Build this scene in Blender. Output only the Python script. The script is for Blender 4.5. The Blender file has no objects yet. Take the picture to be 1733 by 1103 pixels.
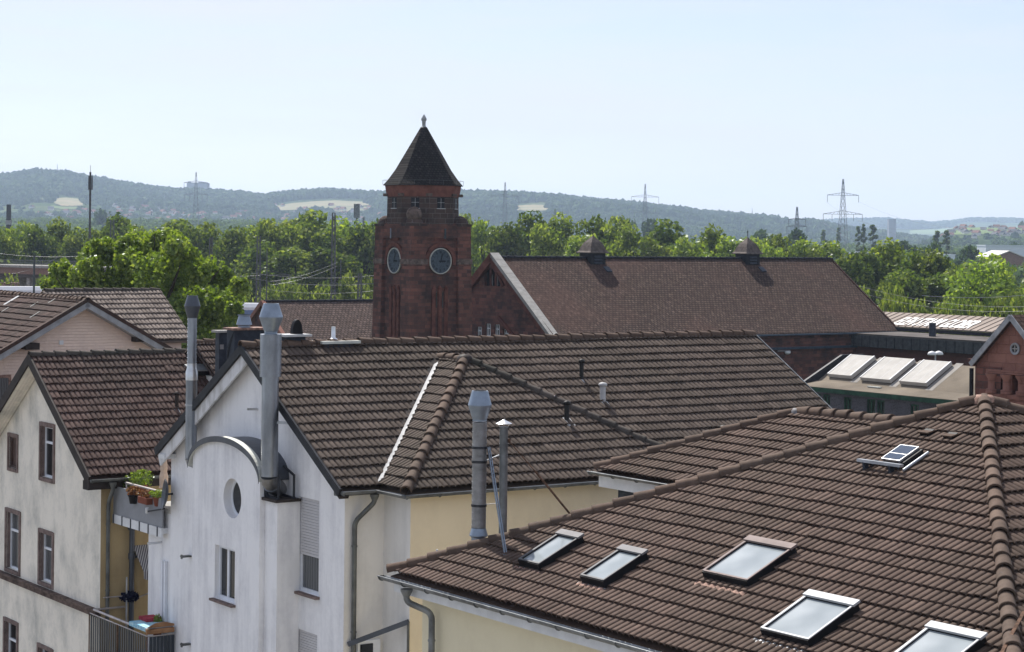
import bpy, bmesh, math, random
import numpy as np
from mathutils import Vector, Matrix, noise as mnoise
random.seed(7); rng = np.random.default_rng(7)
SC = bpy.context.scene
COL = SC.collection
# ------------------------------------------------------------------ camera, sky, sun, exposure
F_ = 3400.; CX = 866.5; H0 = 408.; RHO = 0.01; CZ = 17.
cam_d = bpy.data.cameras.new('camera'); cam = bpy.data.objects.new('camera', cam_d); COL.objects.link(cam)
cam_d.sensor_width = 36.; cam_d.sensor_fit = 'HORIZONTAL'; cam_d.lens = F_/1733*36; cam_d.shift_y = -(551.5-H0)/1733
cam_d.clip_start = .5; cam_d.clip_end = 40000
cam.matrix_world = Matrix.Translation((0, 0, CZ)) @ Matrix.Rotation(math.radians(90), 4, 'X') @ Matrix.Rotation(RHO, 4, 'Z')
SC.camera = cam
SUN_EL = math.radians(51.5); SAZ = math.radians(-23.5)          # azimuth from +Y, negative = left
W_ = bpy.data.worlds.new("World"); SC.world = W_; W_.use_nodes = True
nt = W_.node_tree; nt.nodes.clear()
o_ = nt.nodes.new('ShaderNodeOutputWorld'); bg = nt.nodes.new('ShaderNodeBackground')
sky = nt.nodes.new('ShaderNodeTexSky'); sky.sky_type = 'NISHITA'; sky.sun_disc = False
sky.sun_elevation = SUN_EL; sky.sun_rotation = SAZ; sky.air_density = 1.0; sky.dust_density = .6; sky.ozone_density = 2.2
tc = nt.nodes.new('ShaderNodeTexCoord'); mp = nt.nodes.new('ShaderNodeMapping'); mp.inputs['Scale'].default_value = (1.2, 1.2, 9)
nz = nt.nodes.new('ShaderNodeTexNoise'); nz.inputs['Scale'].default_value = 2.6; nz.inputs['Detail'].default_value = 7; nz.inputs['Roughness'].default_value = .6
rp = nt.nodes.new('ShaderNodeValToRGB'); rp.color_ramp.elements[0].position = .42; rp.color_ramp.elements[1].position = .70
rp.color_ramp.elements[0].color = (.40, .40, .40, 1); rp.color_ramp.elements[1].color = (1, 1, 1, 1)
mx = nt.nodes.new('ShaderNodeMix'); mx.data_type = 'RGBA'; mx.inputs[7].default_value = (5.75, 5.95, 6.5, 1)
nt.links.new(tc.outputs['Generated'], mp.inputs[0]); nt.links.new(mp.outputs[0], nz.inputs[0]); nt.links.new(nz.outputs[0], rp.inputs[0])
nt.links.new(rp.outputs[0], mx.inputs[0]); tn_ = nt.nodes.new('ShaderNodeVectorMath'); tn_.operation = 'MULTIPLY'; tn_.inputs[1].default_value = (.84, .82, .96); nt.links.new(sky.outputs[0], tn_.inputs[0]); nt.links.new(tn_.outputs[0], mx.inputs[6]); nt.links.new(mx.outputs[2], bg.inputs[0])
bg.inputs[1].default_value = .092
nt.links.new(bg.outputs[0], o_.inputs[0])
sd = bpy.data.lights.new('sun', 'SUN'); sd.energy = 5.0; sd.angle = math.radians(.53); sd.color = (1, .95, .88)
sun = bpy.data.objects.new('sun', sd); COL.objects.link(sun)
sdir = Vector((math.sin(SAZ)*math.cos(SUN_EL), math.cos(SAZ)*math.cos(SUN_EL), math.sin(SUN_EL)))
sun.rotation_euler = sdir.to_track_quat('Z', 'Y').to_euler(); sun.location = (0, 0, 300)
SC.view_settings.view_transform = 'Standard'; SC.view_settings.look = 'None'; SC.view_settings.gamma = 1
SC.view_settings.exposure = 0.66
SC.cycles.volume_bounces = 1; SC.cycles.max_bounces = 8

# ------------------------------------------------------------------ measuring helpers
def A(*v): return np.array(v, float)
def ray(px, py):
    qx, qy = px-CX, H0-py; s, c = math.sin(RHO), math.cos(RHO)
    return A((qx*c-qy*s)/F_, 1., (qx*s+qy*c)/F_)
def at(px, py, Y): return ray(px, py)*Y+A(0, 0, CZ)
def hit(px, py, P, n):
    r = ray(px, py); o = A(0, 0, CZ); P = A(*P); n = A(*n)
    return o+r*(np.dot(P-o, n)/np.dot(r, n))
class Fr:
    def __init__(s, th, O):
        t = math.radians(th); s.th = t; s.e1 = A(math.cos(t), math.sin(t), 0); s.e2 = A(-math.sin(t), math.cos(t), 0); s.O = A(O[0], O[1], 0); s.up = A(0, 0, 1.)
    def w(s, a, b, z): return s.O+s.e1*a+s.e2*b+s.up*z
    def l(s, p): d = p-s.O; return A(d@s.e1, d@s.e2, p[2])
    def h1(s, px, py, a): return s.l(hit(px, py, s.w(a, 0, 0), s.e1))
    def h2(s, px, py, b): return s.l(hit(px, py, s.w(0, b, 0), s.e2))
    def hz(s, px, py, z): return s.l(hit(px, py, (0, 0, z), s.up))

# ------------------------------------------------------------------ materials
MATS = {}
TH = math.radians(34.2)
def newmat(name):
    m = bpy.data.materials.new(name); m.use_nodes = True; MATS[name] = m
    return m, m.node_tree, m.node_tree.nodes, m.node_tree.links, m.node_tree.nodes['Principled BSDF']
def N(n, t, **k):
    x = n.new(t)
    for a, b in k.items():
        if a.startswith('i_'): x.inputs[int(a[2:]) if a[2:].isdigit() else a[2:]].default_value = b
        else: setattr(x, a, b)
    return x
def ramp(n, stops):
    r = n.new('ShaderNodeValToRGB'); e = r.color_ramp.elements
    e[0].position, e[0].color = stops[0][0], (*stops[0][1], 1); e[1].position, e[1].color = stops[-1][0], (*stops[-1][1], 1)
    for p, c in stops[1:-1]: q = e.new(p); q.color = (*c, 1)
    return r
def simple(name, col, rough=.7, metal=0, var=.15, scale=3., bump=0., bscale=20., spec=.5, stretch=(1, 1, 1), col2=None, lo=.35, hi=.7):
    m, t, n, l, p = newmat(name)
    tc = N(n, 'ShaderNodeTexCoord'); mp = N(n, 'ShaderNodeMapping'); mp.inputs['Scale'].default_value = stretch
    l.new(tc.outputs['Object'], mp.inputs[0])
    nz = N(n, 'ShaderNodeTexNoise'); nz.inputs['Scale'].default_value = scale; nz.inputs['Detail'].default_value = 6; nz.inputs['Roughness'].default_value = .62
    l.new(mp.outputs[0], nz.inputs[0])
    c2 = col2 if col2 else tuple(c*(1-2*var) for c in col)
    c1 = col if col2 else tuple(min(1, c*(1+var)) for c in col)
    r = ramp(n, [(lo, c2), (hi, c1)]); l.new(nz.outputs[0], r.inputs[0]); l.new(r.outputs[0], p.inputs['Base Color'])
    p.inputs['Roughness'].default_value = rough; p.inputs['Metallic'].default_value = metal; p.inputs['Specular IOR Level'].default_value = spec if (metal > .1 or rough < .45) else .1
    if bump:
        b = N(n, 'ShaderNodeBump'); b.inputs['Strength'].default_value = 1; b.inputs['Distance'].default_value = bump
        n2 = N(n, 'ShaderNodeTexNoise'); n2.inputs['Scale'].default_value = bscale; n2.inputs['Detail'].default_value = 4
        l.new(mp.outputs[0], n2.inputs[0]); l.new(n2.outputs[0], b.inputs['Height']); l.new(b.outputs[0], p.inputs['Normal'])
    return m
def plaster(name, col, grime, amt=.5, st=.10):
    """render with vertical weather streaks and blotches"""
    m, t, n, l, p = newmat(name)
    tc = N(n, 'ShaderNodeTexCoord')
    def noise(scale, st, det=6, ro=.6):
        mp = N(n, 'ShaderNodeMapping'); mp.inputs['Scale'].default_value = st; l.new(tc.outputs['Object'], mp.inputs[0])
        q = N(n, 'ShaderNodeTexNoise'); q.inputs['Scale'].default_value = scale; q.inputs['Detail'].default_value = det; q.inputs['Roughness'].default_value = ro
        l.new(mp.outputs[0], q.inputs[0]); return q
    a = noise(3.2 if st < .3 else 1.6, (1, 1, st)); b = noise(.9, (1, 1, .8)); c = noise(9, (1, 1, 1), 8, .7)
    mul = N(n, 'ShaderNodeMath', operation='MULTIPLY'); l.new(a.outputs[0], mul.inputs[0]); l.new(b.outputs[0], mul.inputs[1])
    ad = N(n, 'ShaderNodeMath', operation='MULTIPLY_ADD'); ad.inputs[1].default_value = .22; l.new(c.outputs[0], ad.inputs[0]); l.new(mul.outputs[0], ad.inputs[2])
    r = ramp(n, [(.30, (0, 0, 0)), (.60, (amt, amt, amt))]); l.new(ad.outputs[0], r.inputs[0])
    mx = N(n, 'ShaderNodeMix', data_type='RGBA'); mx.inputs[6].default_value = (*col, 1); mx.inputs[7].default_value = (*grime, 1)
    l.new(r.outputs[0], mx.inputs[0]); l.new(mx.outputs[2], p.inputs['Base Color'])
    bp = N(n, 'ShaderNodeBump'); bp.inputs['Distance'].default_value = .008; bp.inputs['Strength'].default_value = .5
    q = noise(55, (1, 1, 1), 3); l.new(q.outputs[0], bp.inputs['Height']); l.new(bp.outputs[0], p.inputs['Normal'])
    p.inputs['Roughness'].default_value = .9; p.inputs['Specular IOR Level'].default_value = .2
    return m
def wallcoord(n, l, theta=TH):
    """(along wall, up) coordinates for walls square to the street grid"""
    tc = N(n, 'ShaderNodeTexCoord'); ge = N(n, 'ShaderNodeNewGeometry')
    mp = N(n, 'ShaderNodeMapping'); mp.inputs['Rotation'].default_value = (0, 0, -theta); l.new(tc.outputs['Object'], mp.inputs[0])
    mn = N(n, 'ShaderNodeMapping'); mn.inputs['Rotation'].default_value = (0, 0, -theta); mn.vector_type = 'NORMAL'; l.new(ge.outputs['Normal'], mn.inputs[0])
    s1 = N(n, 'ShaderNodeSeparateXYZ'); l.new(mp.outputs[0], s1.inputs[0]); s2 = N(n, 'ShaderNodeSeparateXYZ'); l.new(mn.outputs[0], s2.inputs[0])
    ax = N(n, 'ShaderNodeMath', operation='ABSOLUTE'); l.new(s2.outputs[0], ax.inputs[0])
    g = N(n, 'ShaderNodeMath', operation='GREATER_THAN'); g.inputs[1].default_value = .7; l.new(ax.outputs[0], g.inputs[0])
    mm = N(n, 'ShaderNodeMix', data_type='FLOAT'); l.new(g.outputs[0], mm.inputs[0]); l.new(s1.outputs[0], mm.inputs[2]); l.new(s1.outputs[1], mm.inputs[3])
    cb = N(n, 'ShaderNodeCombineXYZ'); l.new(mm.outputs[0], cb.inputs[0]); l.new(s1.outputs[2], cb.inputs[1])
    return cb, tc, s1
def stone(name, c1, c2, mortar, bw, bh, msize=.012, dark=(.03, .025, .025), darkamt=.6):
    m, t, n, l, p = newmat(name); cb, tc, _ = wallcoord(n, l)
    br = N(n, 'ShaderNodeTexBrick'); br.inputs['Color1'].default_value = (*c1, 1); br.inputs['Color2'].default_value = (*c2, 1); br.inputs['Mortar'].default_value = (*mortar, 1)
    br.inputs['Scale'].default_value = 1; br.inputs['Brick Width'].default_value = bw; br.inputs['Row Height'].default_value = bh; br.inputs['Mortar Size'].default_value = msize
    br.offset_frequency = 2; br.squash = .7; br.squash_frequency = 3; br.inputs['Mortar Smooth'].default_value = .2
    nd = N(n, 'ShaderNodeTexNoise'); nd.inputs['Scale'].default_value = .8; nd.inputs['Detail'].default_value = 2; l.new(tc.outputs['Object'], nd.inputs[0])
    va = N(n, 'ShaderNodeVectorMath', operation='MULTIPLY_ADD'); va.inputs[1].default_value = (.12, .05, 0); l.new(nd.outputs[1], va.inputs[0]); l.new(cb.outputs[0], va.inputs[2])
    l.new(va.outputs[0], br.inputs[0])
    n1 = N(n, 'ShaderNodeTexNoise'); n1.inputs['Scale'].default_value = .55; n1.inputs['Detail'].default_value = 7; n1.inputs['Roughness'].default_value = .65; l.new(tc.outputs['Object'], n1.inputs[0])
    r = ramp(n, [(.42, (0, 0, 0)), (.66, (darkamt,)*3)]); l.new(n1.outputs[0], r.inputs[0])
    mx = N(n, 'ShaderNodeMix', data_type='RGBA'); l.new(r.outputs[0], mx.inputs[0]); l.new(br.outputs[0], mx.inputs[6]); mx.inputs[7].default_value = (*dark, 1)
    l.new(mx.outputs[2], p.inputs['Base Color'])
    n2 = N(n, 'ShaderNodeTexNoise'); n2.inputs['Scale'].default_value = 5; n2.inputs['Detail'].default_value = 5; l.new(tc.outputs['Object'], n2.inputs[0])
    sb = N(n, 'ShaderNodeMath', operation='SUBTRACT'); l.new(n2.outputs[0], sb.inputs[0]); l.new(br.outputs[1], sb.inputs[1])
    b = N(n, 'ShaderNodeBump'); b.inputs['Distance'].default_value = .06; l.new(sb.outputs[0], b.inputs['Height']); l.new(b.outputs[0], p.inputs['Normal'])
    p.inputs['Roughness'].default_value = .92; p.inputs['Specular IOR Level'].default_value = .15
    return m
def tilemat(name, c_lo, c_hi, moss=(.05, .05, .04), mossamt=.35, lichen=.5, rough=.85):
    m, t, n, l, p = newmat(name)
    tc = N(n, 'ShaderNodeTexCoord'); at_ = N(n, 'ShaderNodeAttribute'); at_.attribute_name = 'tone'
    r = ramp(n, [(0, c_lo), (1, c_hi)]); l.new(at_.outputs['Fac'], r.inputs[0])
    def noise(s, d=6, ro=.6):
        q = N(n, 'ShaderNodeTexNoise'); q.inputs['Scale'].default_value = s; q.inputs['Detail'].default_value = d; q.inputs['Roughness'].default_value = ro; l.new(tc.outputs['Object'], q.inputs[0]); return q
    a = noise(.35, 5); ra = ramp(n, [(.42, (0, 0, 0)), (.7, (mossamt,)*3)]); l.new(a.outputs[0], ra.inputs[0])
    m1 = N(n, 'ShaderNodeMix', data_type='RGBA'); l.new(ra.outputs[0], m1.inputs[0]); l.new(r.outputs[0], m1.inputs[6]); m1.inputs[7].default_value = (*moss, 1)
    b = noise(16, 5, .7); rb = ramp(n, [(.64, (0, 0, 0)), (.76, (lichen,)*3)]); l.new(b.outputs[0], rb.inputs[0])
    m2 = N(n, 'ShaderNodeMix', data_type='RGBA'); l.new(rb.outputs[0], m2.inputs[0]); l.new(m1.outputs[2], m2.inputs[6]); m2.inputs[7].default_value = (.3, .28, .25, 1)
    d = noise(5, 6, .7); rd = ramp(n, [(.3, (.72,)*3), (.7, (1.2,)*3)]); l.new(d.outputs[0], rd.inputs[0])
    m3 = N(n, 'ShaderNodeMix', data_type='RGBA', blend_type='MULTIPLY'); m3.inputs[0].default_value = 1; l.new(m2.outputs[2], m3.inputs[6]); l.new(rd.outputs[0], m3.inputs[7])
    l.new(m3.outputs[2], p.inputs['Base Color']); p.inputs['Roughness'].default_value = rough; p.inputs['Specular IOR Level'].default_value = .12
    e = noise(90, 3); bp = N(n, 'ShaderNodeBump'); bp.inputs['Distance'].default_value = .004; bp.inputs['Strength'].default_value = .6; l.new(e.outputs[0], bp.inputs['Height']); l.new(bp.outputs[0], p.inputs['Normal'])
    return m
def leafmat(name, c1, c2, c3, trans=.35, gloss=.02):
    m, t, n, l, p = newmat(name); n.remove(p); out = n['Material Output']
    at_ = N(n, 'ShaderNodeAttribute'); at_.attribute_name = 'tone'
    r = ramp(n, [(0, c1), (.55, c2), (1, c3)]); l.new(at_.outputs['Fac'], r.inputs[0])
    oi = N(n, 'ShaderNodeObjectInfo'); hs = N(n, 'ShaderNodeHueSaturation'); mr = N(n, 'ShaderNodeMapRange'); mr.inputs[3].default_value = .8; mr.inputs[4].default_value = 1.2
    l.new(oi.outputs['Random'], mr.inputs[0]); l.new(mr.outputs[0], hs.inputs['Value']); l.new(r.outputs[0], hs.inputs['Color'])
    d = N(n, 'ShaderNodeBsdfDiffuse'); tr = N(n, 'ShaderNodeBsdfTranslucent'); gl = N(n, 'ShaderNodeBsdfGlossy'); gl.inputs['Roughness'].default_value = .38; gl.inputs['Color'].default_value = (.8, .85, .8, 1)
    l.new(hs.outputs[0], d.inputs[0])
    br = N(n, 'ShaderNodeMix', data_type='RGBA', blend_type='MULTIPLY'); br.inputs[0].default_value = 1; br.inputs[7].default_value = (1.25, 1.3, .45, 1); l.new(hs.outputs[0], br.inputs[6]); l.new(br.outputs[2], tr.inputs[0])
    m1 = N(n, 'ShaderNodeMixShader'); m1.inputs[0].default_value = trans; l.new(d.outputs[0], m1.inputs[1]); l.new(tr.outputs[0], m1.inputs[2])
    m2 = N(n, 'ShaderNodeMixShader'); m2.inputs[0].default_value = gloss; l.new(m1.outputs[0], m2.inputs[1]); l.new(gl.outputs[0], m2.inputs[2])
    l.new(m2.outputs[0], out.inputs[0]); return m
def slate_roof(name, c1, c2, gap, bw, rh, theta, pitch, red=None):
    """small flat tiles: rows run along the eave"""
    m, t, n, l, p = newmat(name)
    tc = N(n, 'ShaderNodeTexCoord'); mp = N(n, 'ShaderNodeMapping'); mp.inputs['Rotation'].default_value = (0, 0, -theta); l.new(tc.outputs['Object'], mp.inputs[0])
    s = N(n, 'ShaderNodeSeparateXYZ'); l.new(mp.outputs[0], s.inputs[0])
    dv = N(n, 'ShaderNodeMath', operation='DIVIDE'); dv.inputs[1].default_value = math.sin(pitch); l.new(s.outputs[2], dv.inputs[0])
    cb = N(n, 'ShaderNodeCombineXYZ'); l.new(s.outputs[0], cb.inputs[0]); l.new(dv.outputs[0], cb.inputs[1])
    br = N(n, 'ShaderNodeTexBrick'); br.inputs['Color1'].default_value = (*c1, 1); br.inputs['Color2'].default_value = (*c2, 1); br.inputs['Mortar'].default_value = (*gap, 1)
    br.inputs['Scale'].default_value = 1; br.inputs['Brick Width'].default_value = bw; br.inputs['Row Height'].default_value = rh; br.inputs['Mortar Size'].default_value = .04; br.inputs['Mortar Smooth'].default_value = .3
    l.new(cb.outputs[0], br.inputs[0])
    n1 = N(n, 'ShaderNodeTexNoise'); n1.inputs['Scale'].default_value = .12; n1.inputs['Detail'].default_value = 5; l.new(tc.outputs['Object'], n1.inputs[0])
    r = ramp(n, [(.46, (0, 0, 0)), (.66, (.75,)*3)]); l.new(n1.outputs[0], r.inputs[0])
    mx = N(n, 'ShaderNodeMix', data_type='RGBA'); l.new(r.outputs[0], mx.inputs[0]); l.new(br.outputs[0], mx.inputs[6]); mx.inputs[7].default_value = (*(red or c2), 1)
    wn = N(n, 'ShaderNodeTexWhiteNoise', noise_dimensions='3D'); sn = N(n, 'ShaderNodeVectorMath', operation='SNAP'); sn.inputs[1].default_value = (bw*.5, rh, 1); l.new(cb.outputs[0], sn.inputs[0]); l.new(sn.outputs[0], wn.inputs[0])
    rw = ramp(n, [(0, (.72,)*3), (.9, (1.06,)*3), (1, (1.45,)*3)]); l.new(wn.outputs[0], rw.inputs[0])
    m3 = N(n, 'ShaderNodeMix', data_type='RGBA', blend_type='MULTIPLY'); m3.inputs[0].default_value = 1; l.new(mx.outputs[2], m3.inputs[6]); l.new(rw.outputs[0], m3.inputs[7])
    l.new(m3.outputs[2], p.inputs['Base Color']); p.inputs['Roughness'].default_value = .9; p.inputs['Specular IOR Level'].default_value = .06
    fr = N(n, 'ShaderNodeMath', operation='FRACT'); d2 = N(n, 'ShaderNodeMath', operation='DIVIDE'); d2.inputs[1].default_value = rh; l.new(dv.outputs[0], d2.inputs[0]); l.new(d2.outputs[0], fr.inputs[0])
    iv = N(n, 'ShaderNodeMath', operation='MULTIPLY_ADD'); iv.inputs[1].default_value = -.35; l.new(fr.outputs[0], iv.inputs[0]); sb = N(n, 'ShaderNodeMath', operation='MULTIPLY'); sb.inputs[1].default_value = -.6; l.new(br.outputs[1], sb.inputs[0]); l.new(sb.outputs[0], iv.inputs[2])
    b = N(n, 'ShaderNodeBump'); b.inputs['Distance'].default_value = .05; l.new(iv.outputs[0], b.inputs['Height']); l.new(b.outputs[0], p.inputs['Normal'])
    return m

simple('tile_grey', (.2, .2, .2)); simple('asphalt', (.22, .21, .19), .95, bump=.01)
tilemat('roof_tile_warm', (.076, .052, .042), (.120, .083, .067), (.066, .051, .038), .5, .35)
tilemat('roof_tile_brown', (.076, .058, .048), (.116, .090, .075), (.062, .054, .042), .45, .3)
tilemat('roof_tile_old', (.066, .042, .036), (.118, .078, .067), (.045, .042, .036), .6, 1.)
tilemat('roof_tile_pale', (.17, .140, .120), (.27, .225, .195), (.11, .095, .085), .35, .5)
tilemat('ridge_tile', (.088, .060, .046), (.135, .095, .074), (.07, .06, .05), .4, .7)
tilemat('ridge_tile_old', (.06, .052, .047), (.10, .085, .075), (.035, .036, .028), .8, .5)
plaster('plaster_white', (.80, .795, .80), (.44, .44, .47), .75)
plaster('plaster_grey', (.45, .435, .43), (.29, .28, .275), .7)
plaster('plaster_offwhite', (.72, .70, .67), (.45, .44, .42), .6)
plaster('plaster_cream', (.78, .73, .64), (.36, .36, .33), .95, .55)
plaster('plaster_yellow', (.80, .69, .50), (.55, .46, .34), .45, .5)
plaster('plaster_pale_yellow', (.70, .635, .46), (.50, .43, .30), .4, .5)
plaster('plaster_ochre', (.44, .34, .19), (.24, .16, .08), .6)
plaster('plaster_pink', (.66, .53, .46), (.52, .41, .36), .55)
simple('paint_white', (.66, .67, .68), .5, var=.06)
simple('bargeboard', (.62, .62, .63), .6, col2=(.34, .33, .31), lo=.3, hi=.55, scale=4, stretch=(1, 1, .3))
simple('board_dark', (.045, .037, .034), .6, var=.2)
simple('verge_metal', (.032, .034, .040), .45, var=.2)
simple('frame_white', (.72, .74, .78), .5, var=.04)
simple('frame_brown', (.10, .065, .055), .5)
simple('stone_surround', (.20, .150, .135), .85, var=.18, scale=5)
simple('stone_cornice', (.155, .115, .098), .9, var=.3, scale=3, bump=.02, bscale=9)
simple('shutter', (.52, .51, .52), .55, var=.04)
simple('gutter_zinc', (.20, .21, .215), .45, .5, var=.25, scale=2.5)
simple('gutter_dark', (.12, .125, .12), .5, .3, var=.25, scale=2.5)
simple('metal_sheet_dark', (.075, .085, .105), .42, .35, var=.15, scale=2)
simple('coping_bright', (.56, .57, .52), .4, .2, var=.1)
simple('steel', (.33, .355, .395), .36, .9, var=.18, scale=2.2, stretch=(1, 1, .35))
simple('steel_dull', (.28, .28, .285), .45, .75, var=.2, scale=3)
simple('steel_cap', (.27, .32, .385), .42, .7, var=.12, scale=3)
simple('steel_bright', (.66, .67, .68), .3, .8, var=.1)
simple('galv', (.40, .42, .45), .4, .6, var=.15)
simple('rust', (.13, .075, .05), .8, var=.35, scale=14)
simple('black_rubber', (.016, .016, .018), .5)
simple('slate_clad', (.042, .050, .066), .45, var=.2, scale=6)
simple('lead', (.30, .31, .32), .55, .2, var=.15)
simple('lead_brown', (.30, .19, .15), .7, .1, var=.3, scale=9)
simple('frame_grey', (.10, .10, .105), .5, var=.1); simple('hood_grey', (.20, .195, .20), .6, var=.1); simple('frame_mauve', (.20, .155, .145), .6, var=.15); simple('alu_pale', (.42, .43, .44), .45, var=.06)
simple('flash_white', (.36, .365, .37), .5, var=.1)
simple('concrete', (.34, .33, .31), .9, var=.2, scale=2, bump=.01)
simple('pvc_dark', (.035, .035, .035), .45)
simple('pvc_grey', (.50, .50, .50), .5, var=.1)
simple('flat_roof', (.165, .14, .11), .95, var=.16, scale=.35, bump=.02, bscale=6)
simple('felt_pale', (.27, .255, .235), .9, var=.12, scale=.8)
simple('rooflight', (.40, .385, .36), .8, var=.06, scale=1.5)
simple('shed_metal', (.235, .192, .162), .6, var=.08, scale=.3)
simple('shed_dark', (.10, .088, .082), .8, var=.2, scale=.5)
simple('panel_dark', (.065, .068, .072), .6, var=.2)
simple('green_paint', (.022, .062, .040), .6, var=.25, scale=2)
simple('coping_stone', (.34, .33, .31), .8, var=.1, scale=2)
simple('red_sand', (.15, .060, .045), .9, var=.25, scale=1.5, bump=.02, bscale=6)
simple('dial_ring', (.50, .48, .44), .6); simple('dial_face', (.085, .105, .13), .6, var=.35, scale=6, col2=(.045, .06, .075)); simple('dial_mark', (.012, .015, .02), .5)
simple('dark_slate', (.020, .021, .025), .5, var=.2, scale=3)
simple('blue_metal', (.045, .065, .095), .4, .2, var=.2)
simple('steel_mast', (.085, .092, .095), .6, .2, var=.2)
simple('pylon_steel', (.16, .175, .18), .6, .2)
simple('wood', (.30, .16, .08), .6, var=.2, scale=5); simple('fabric_cream', (.52, .40, .32), .9, var=.1); simple('terracotta', (.20, .07, .045), .8)
simple('fabric_blue', (.06, .32, .50), .8, col2=(.45, .6, .65), scale=14); simple('fabric_red', (.34, .05, .07), .8, var=.2); simple('fabric_dark', (.02, .022, .05), .9)
simple('railing_panel', (.020, .028, .038), .35, var=.2); simple('rail_steel', (.50, .46, .45), .35, .6)
simple('parapet_panel', (.26, .27, .29), .6, var=.05)
simple('train_white', (.62, .63, .66), .4, var=.05); simple('train_red', (.35, .05, .04), .5); simple('train_blue', (.12, .18, .32), .4)
simple('ballast', (.19, .14, .11), .95, var=.3, scale=.5)
simple('bark', (.07, .055, .042), .95, var=.3, scale=6, bump=.03, bscale=14)
simple('rooftop_red', (.20, .075, .055), .9, var=.2)
simple('house_white', (.62, .60, .57), .8, var=.15, scale=.02)
simple('roof_far_red', (.25, .13, .10), .9, var=.3, scale=.02); simple('roof_far_grey', (.15, .15, .16), .8, var=.3, scale=.02)
simple('hall_white', (.62, .66, .70), .6, var=.05, scale=.02); simple('tower_block', (.30, .32, .36), .8, var=.05)
simple('wheat', (.25, .20, .12), .95, col2=(.13, .145, .075), scale=.03, stretch=(.25, 1, 1)); simple('meadow', (.12, .17, .06), .95, var=.2, scale=.004)
simple('solar', (.03, .05, .085), .12, .2, var=.1, scale=9)
stone('sandstone', (.225, .094, .070), (.080, .042, .036), (.11, .072, .060), .75, .31, .02, (.035, .028, .027), .75)
stone('sandstone_dark', (.090, .058, .048), (.060, .042, .037), (.17, .15, .14), 1.05, .42, .022, (.02, .02, .02), .6)
stone('sandstone_fresh', (.29, .145, .11), (.235, .115, .088), (.19, .095, .075), 1.1, .42, .01, (.12, .05, .04), .5)
stone('brick_grey', (.085, .085, .10), (.05, .05, .062), (.12, .12, .13), .26, .09, .012, (.04, .04, .05), .5)
stone('brick_red', (.16, .06, .045), (.11, .045, .035), (.10, .07, .06), .26, .09, .01, (.06, .035, .03), .5)
stone('brick_pink', (.80, .64, .54), (.77, .615, .52), (.76, .605, .51), .28, .10, .006, (.5, .4, .36), .5)
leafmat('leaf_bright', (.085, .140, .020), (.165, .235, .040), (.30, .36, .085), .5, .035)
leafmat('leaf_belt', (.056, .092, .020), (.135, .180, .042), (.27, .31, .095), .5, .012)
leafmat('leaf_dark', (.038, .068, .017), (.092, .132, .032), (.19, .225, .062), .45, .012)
leafmat('leaf_far', (.034, .062, .030), (.060, .098, .044), (.10, .14, .07), .3, .0)
leafmat('leaf_plain', (.055, .088, .040), (.090, .135, .062), (.14, .19, .095), .3, .0)
leafmat('leaf_flower', (.09, .05, .025), (.20, .07, .035), (.5, .36, .25), .3)
m, t, n, l, p = newmat('glass_dark'); p.inputs['Base Color'].default_value = (.012, .014, .016, 1); p.inputs['Roughness'].default_value = .06
m, t, n, l, p = newmat('glass_curtain'); p.inputs['Base Color'].default_value = (.10, .105, .11, 1); p.inputs['Roughness'].default_value = .12
w_ = N(n, 'ShaderNodeTexWave'); w_.inputs['Scale'].default_value = 5; tcx = N(n, 'ShaderNodeTexCoord'); l.new(tcx.outputs['Object'], w_.inputs[0]); w_.inputs['Distortion'].default_value = 2
rr = ramp(n, [(0, (.055, .06, .065)), (1, (.12, .125, .13))]); l.new(w_.outputs[0], rr.inputs[0]); l.new(rr.outputs[0], p.inputs['Base Color'])
m, t, n, l, p = newmat('roof_glass'); p.inputs['Roughness'].default_value = .08
nz = N(n, 'ShaderNodeTexNoise'); nz.inputs['Scale'].default_value = 1.3; tcx = N(n, 'ShaderNodeTexCoord'); l.new(tcx.outputs['Object'], nz.inputs[0])
rr = ramp(n, [(.3, (.20, .23, .245)), (.7, (.34, .37, .385))]); l.new(nz.outputs[0], rr.inputs[0]); l.new(rr.outputs[0], p.inputs['Base Color'])
# striped awning
m, t, n, l, p = newmat('awning_stripe'); tcx = N(n, 'ShaderNodeTexCoord'); w_ = N(n, 'ShaderNodeTexWave'); w_.inputs['Scale'].default_value = 5.5; l.new(tcx.outputs['Object'], w_.inputs[0])
rr = ramp(n, [(.45, (.10, .10, .13)), (.55, (.5, .5, .52))]); l.new(w_.outputs[0], rr.inputs[0]); l.new(rr.outputs[0], p.inputs['Base Color'])

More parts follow.
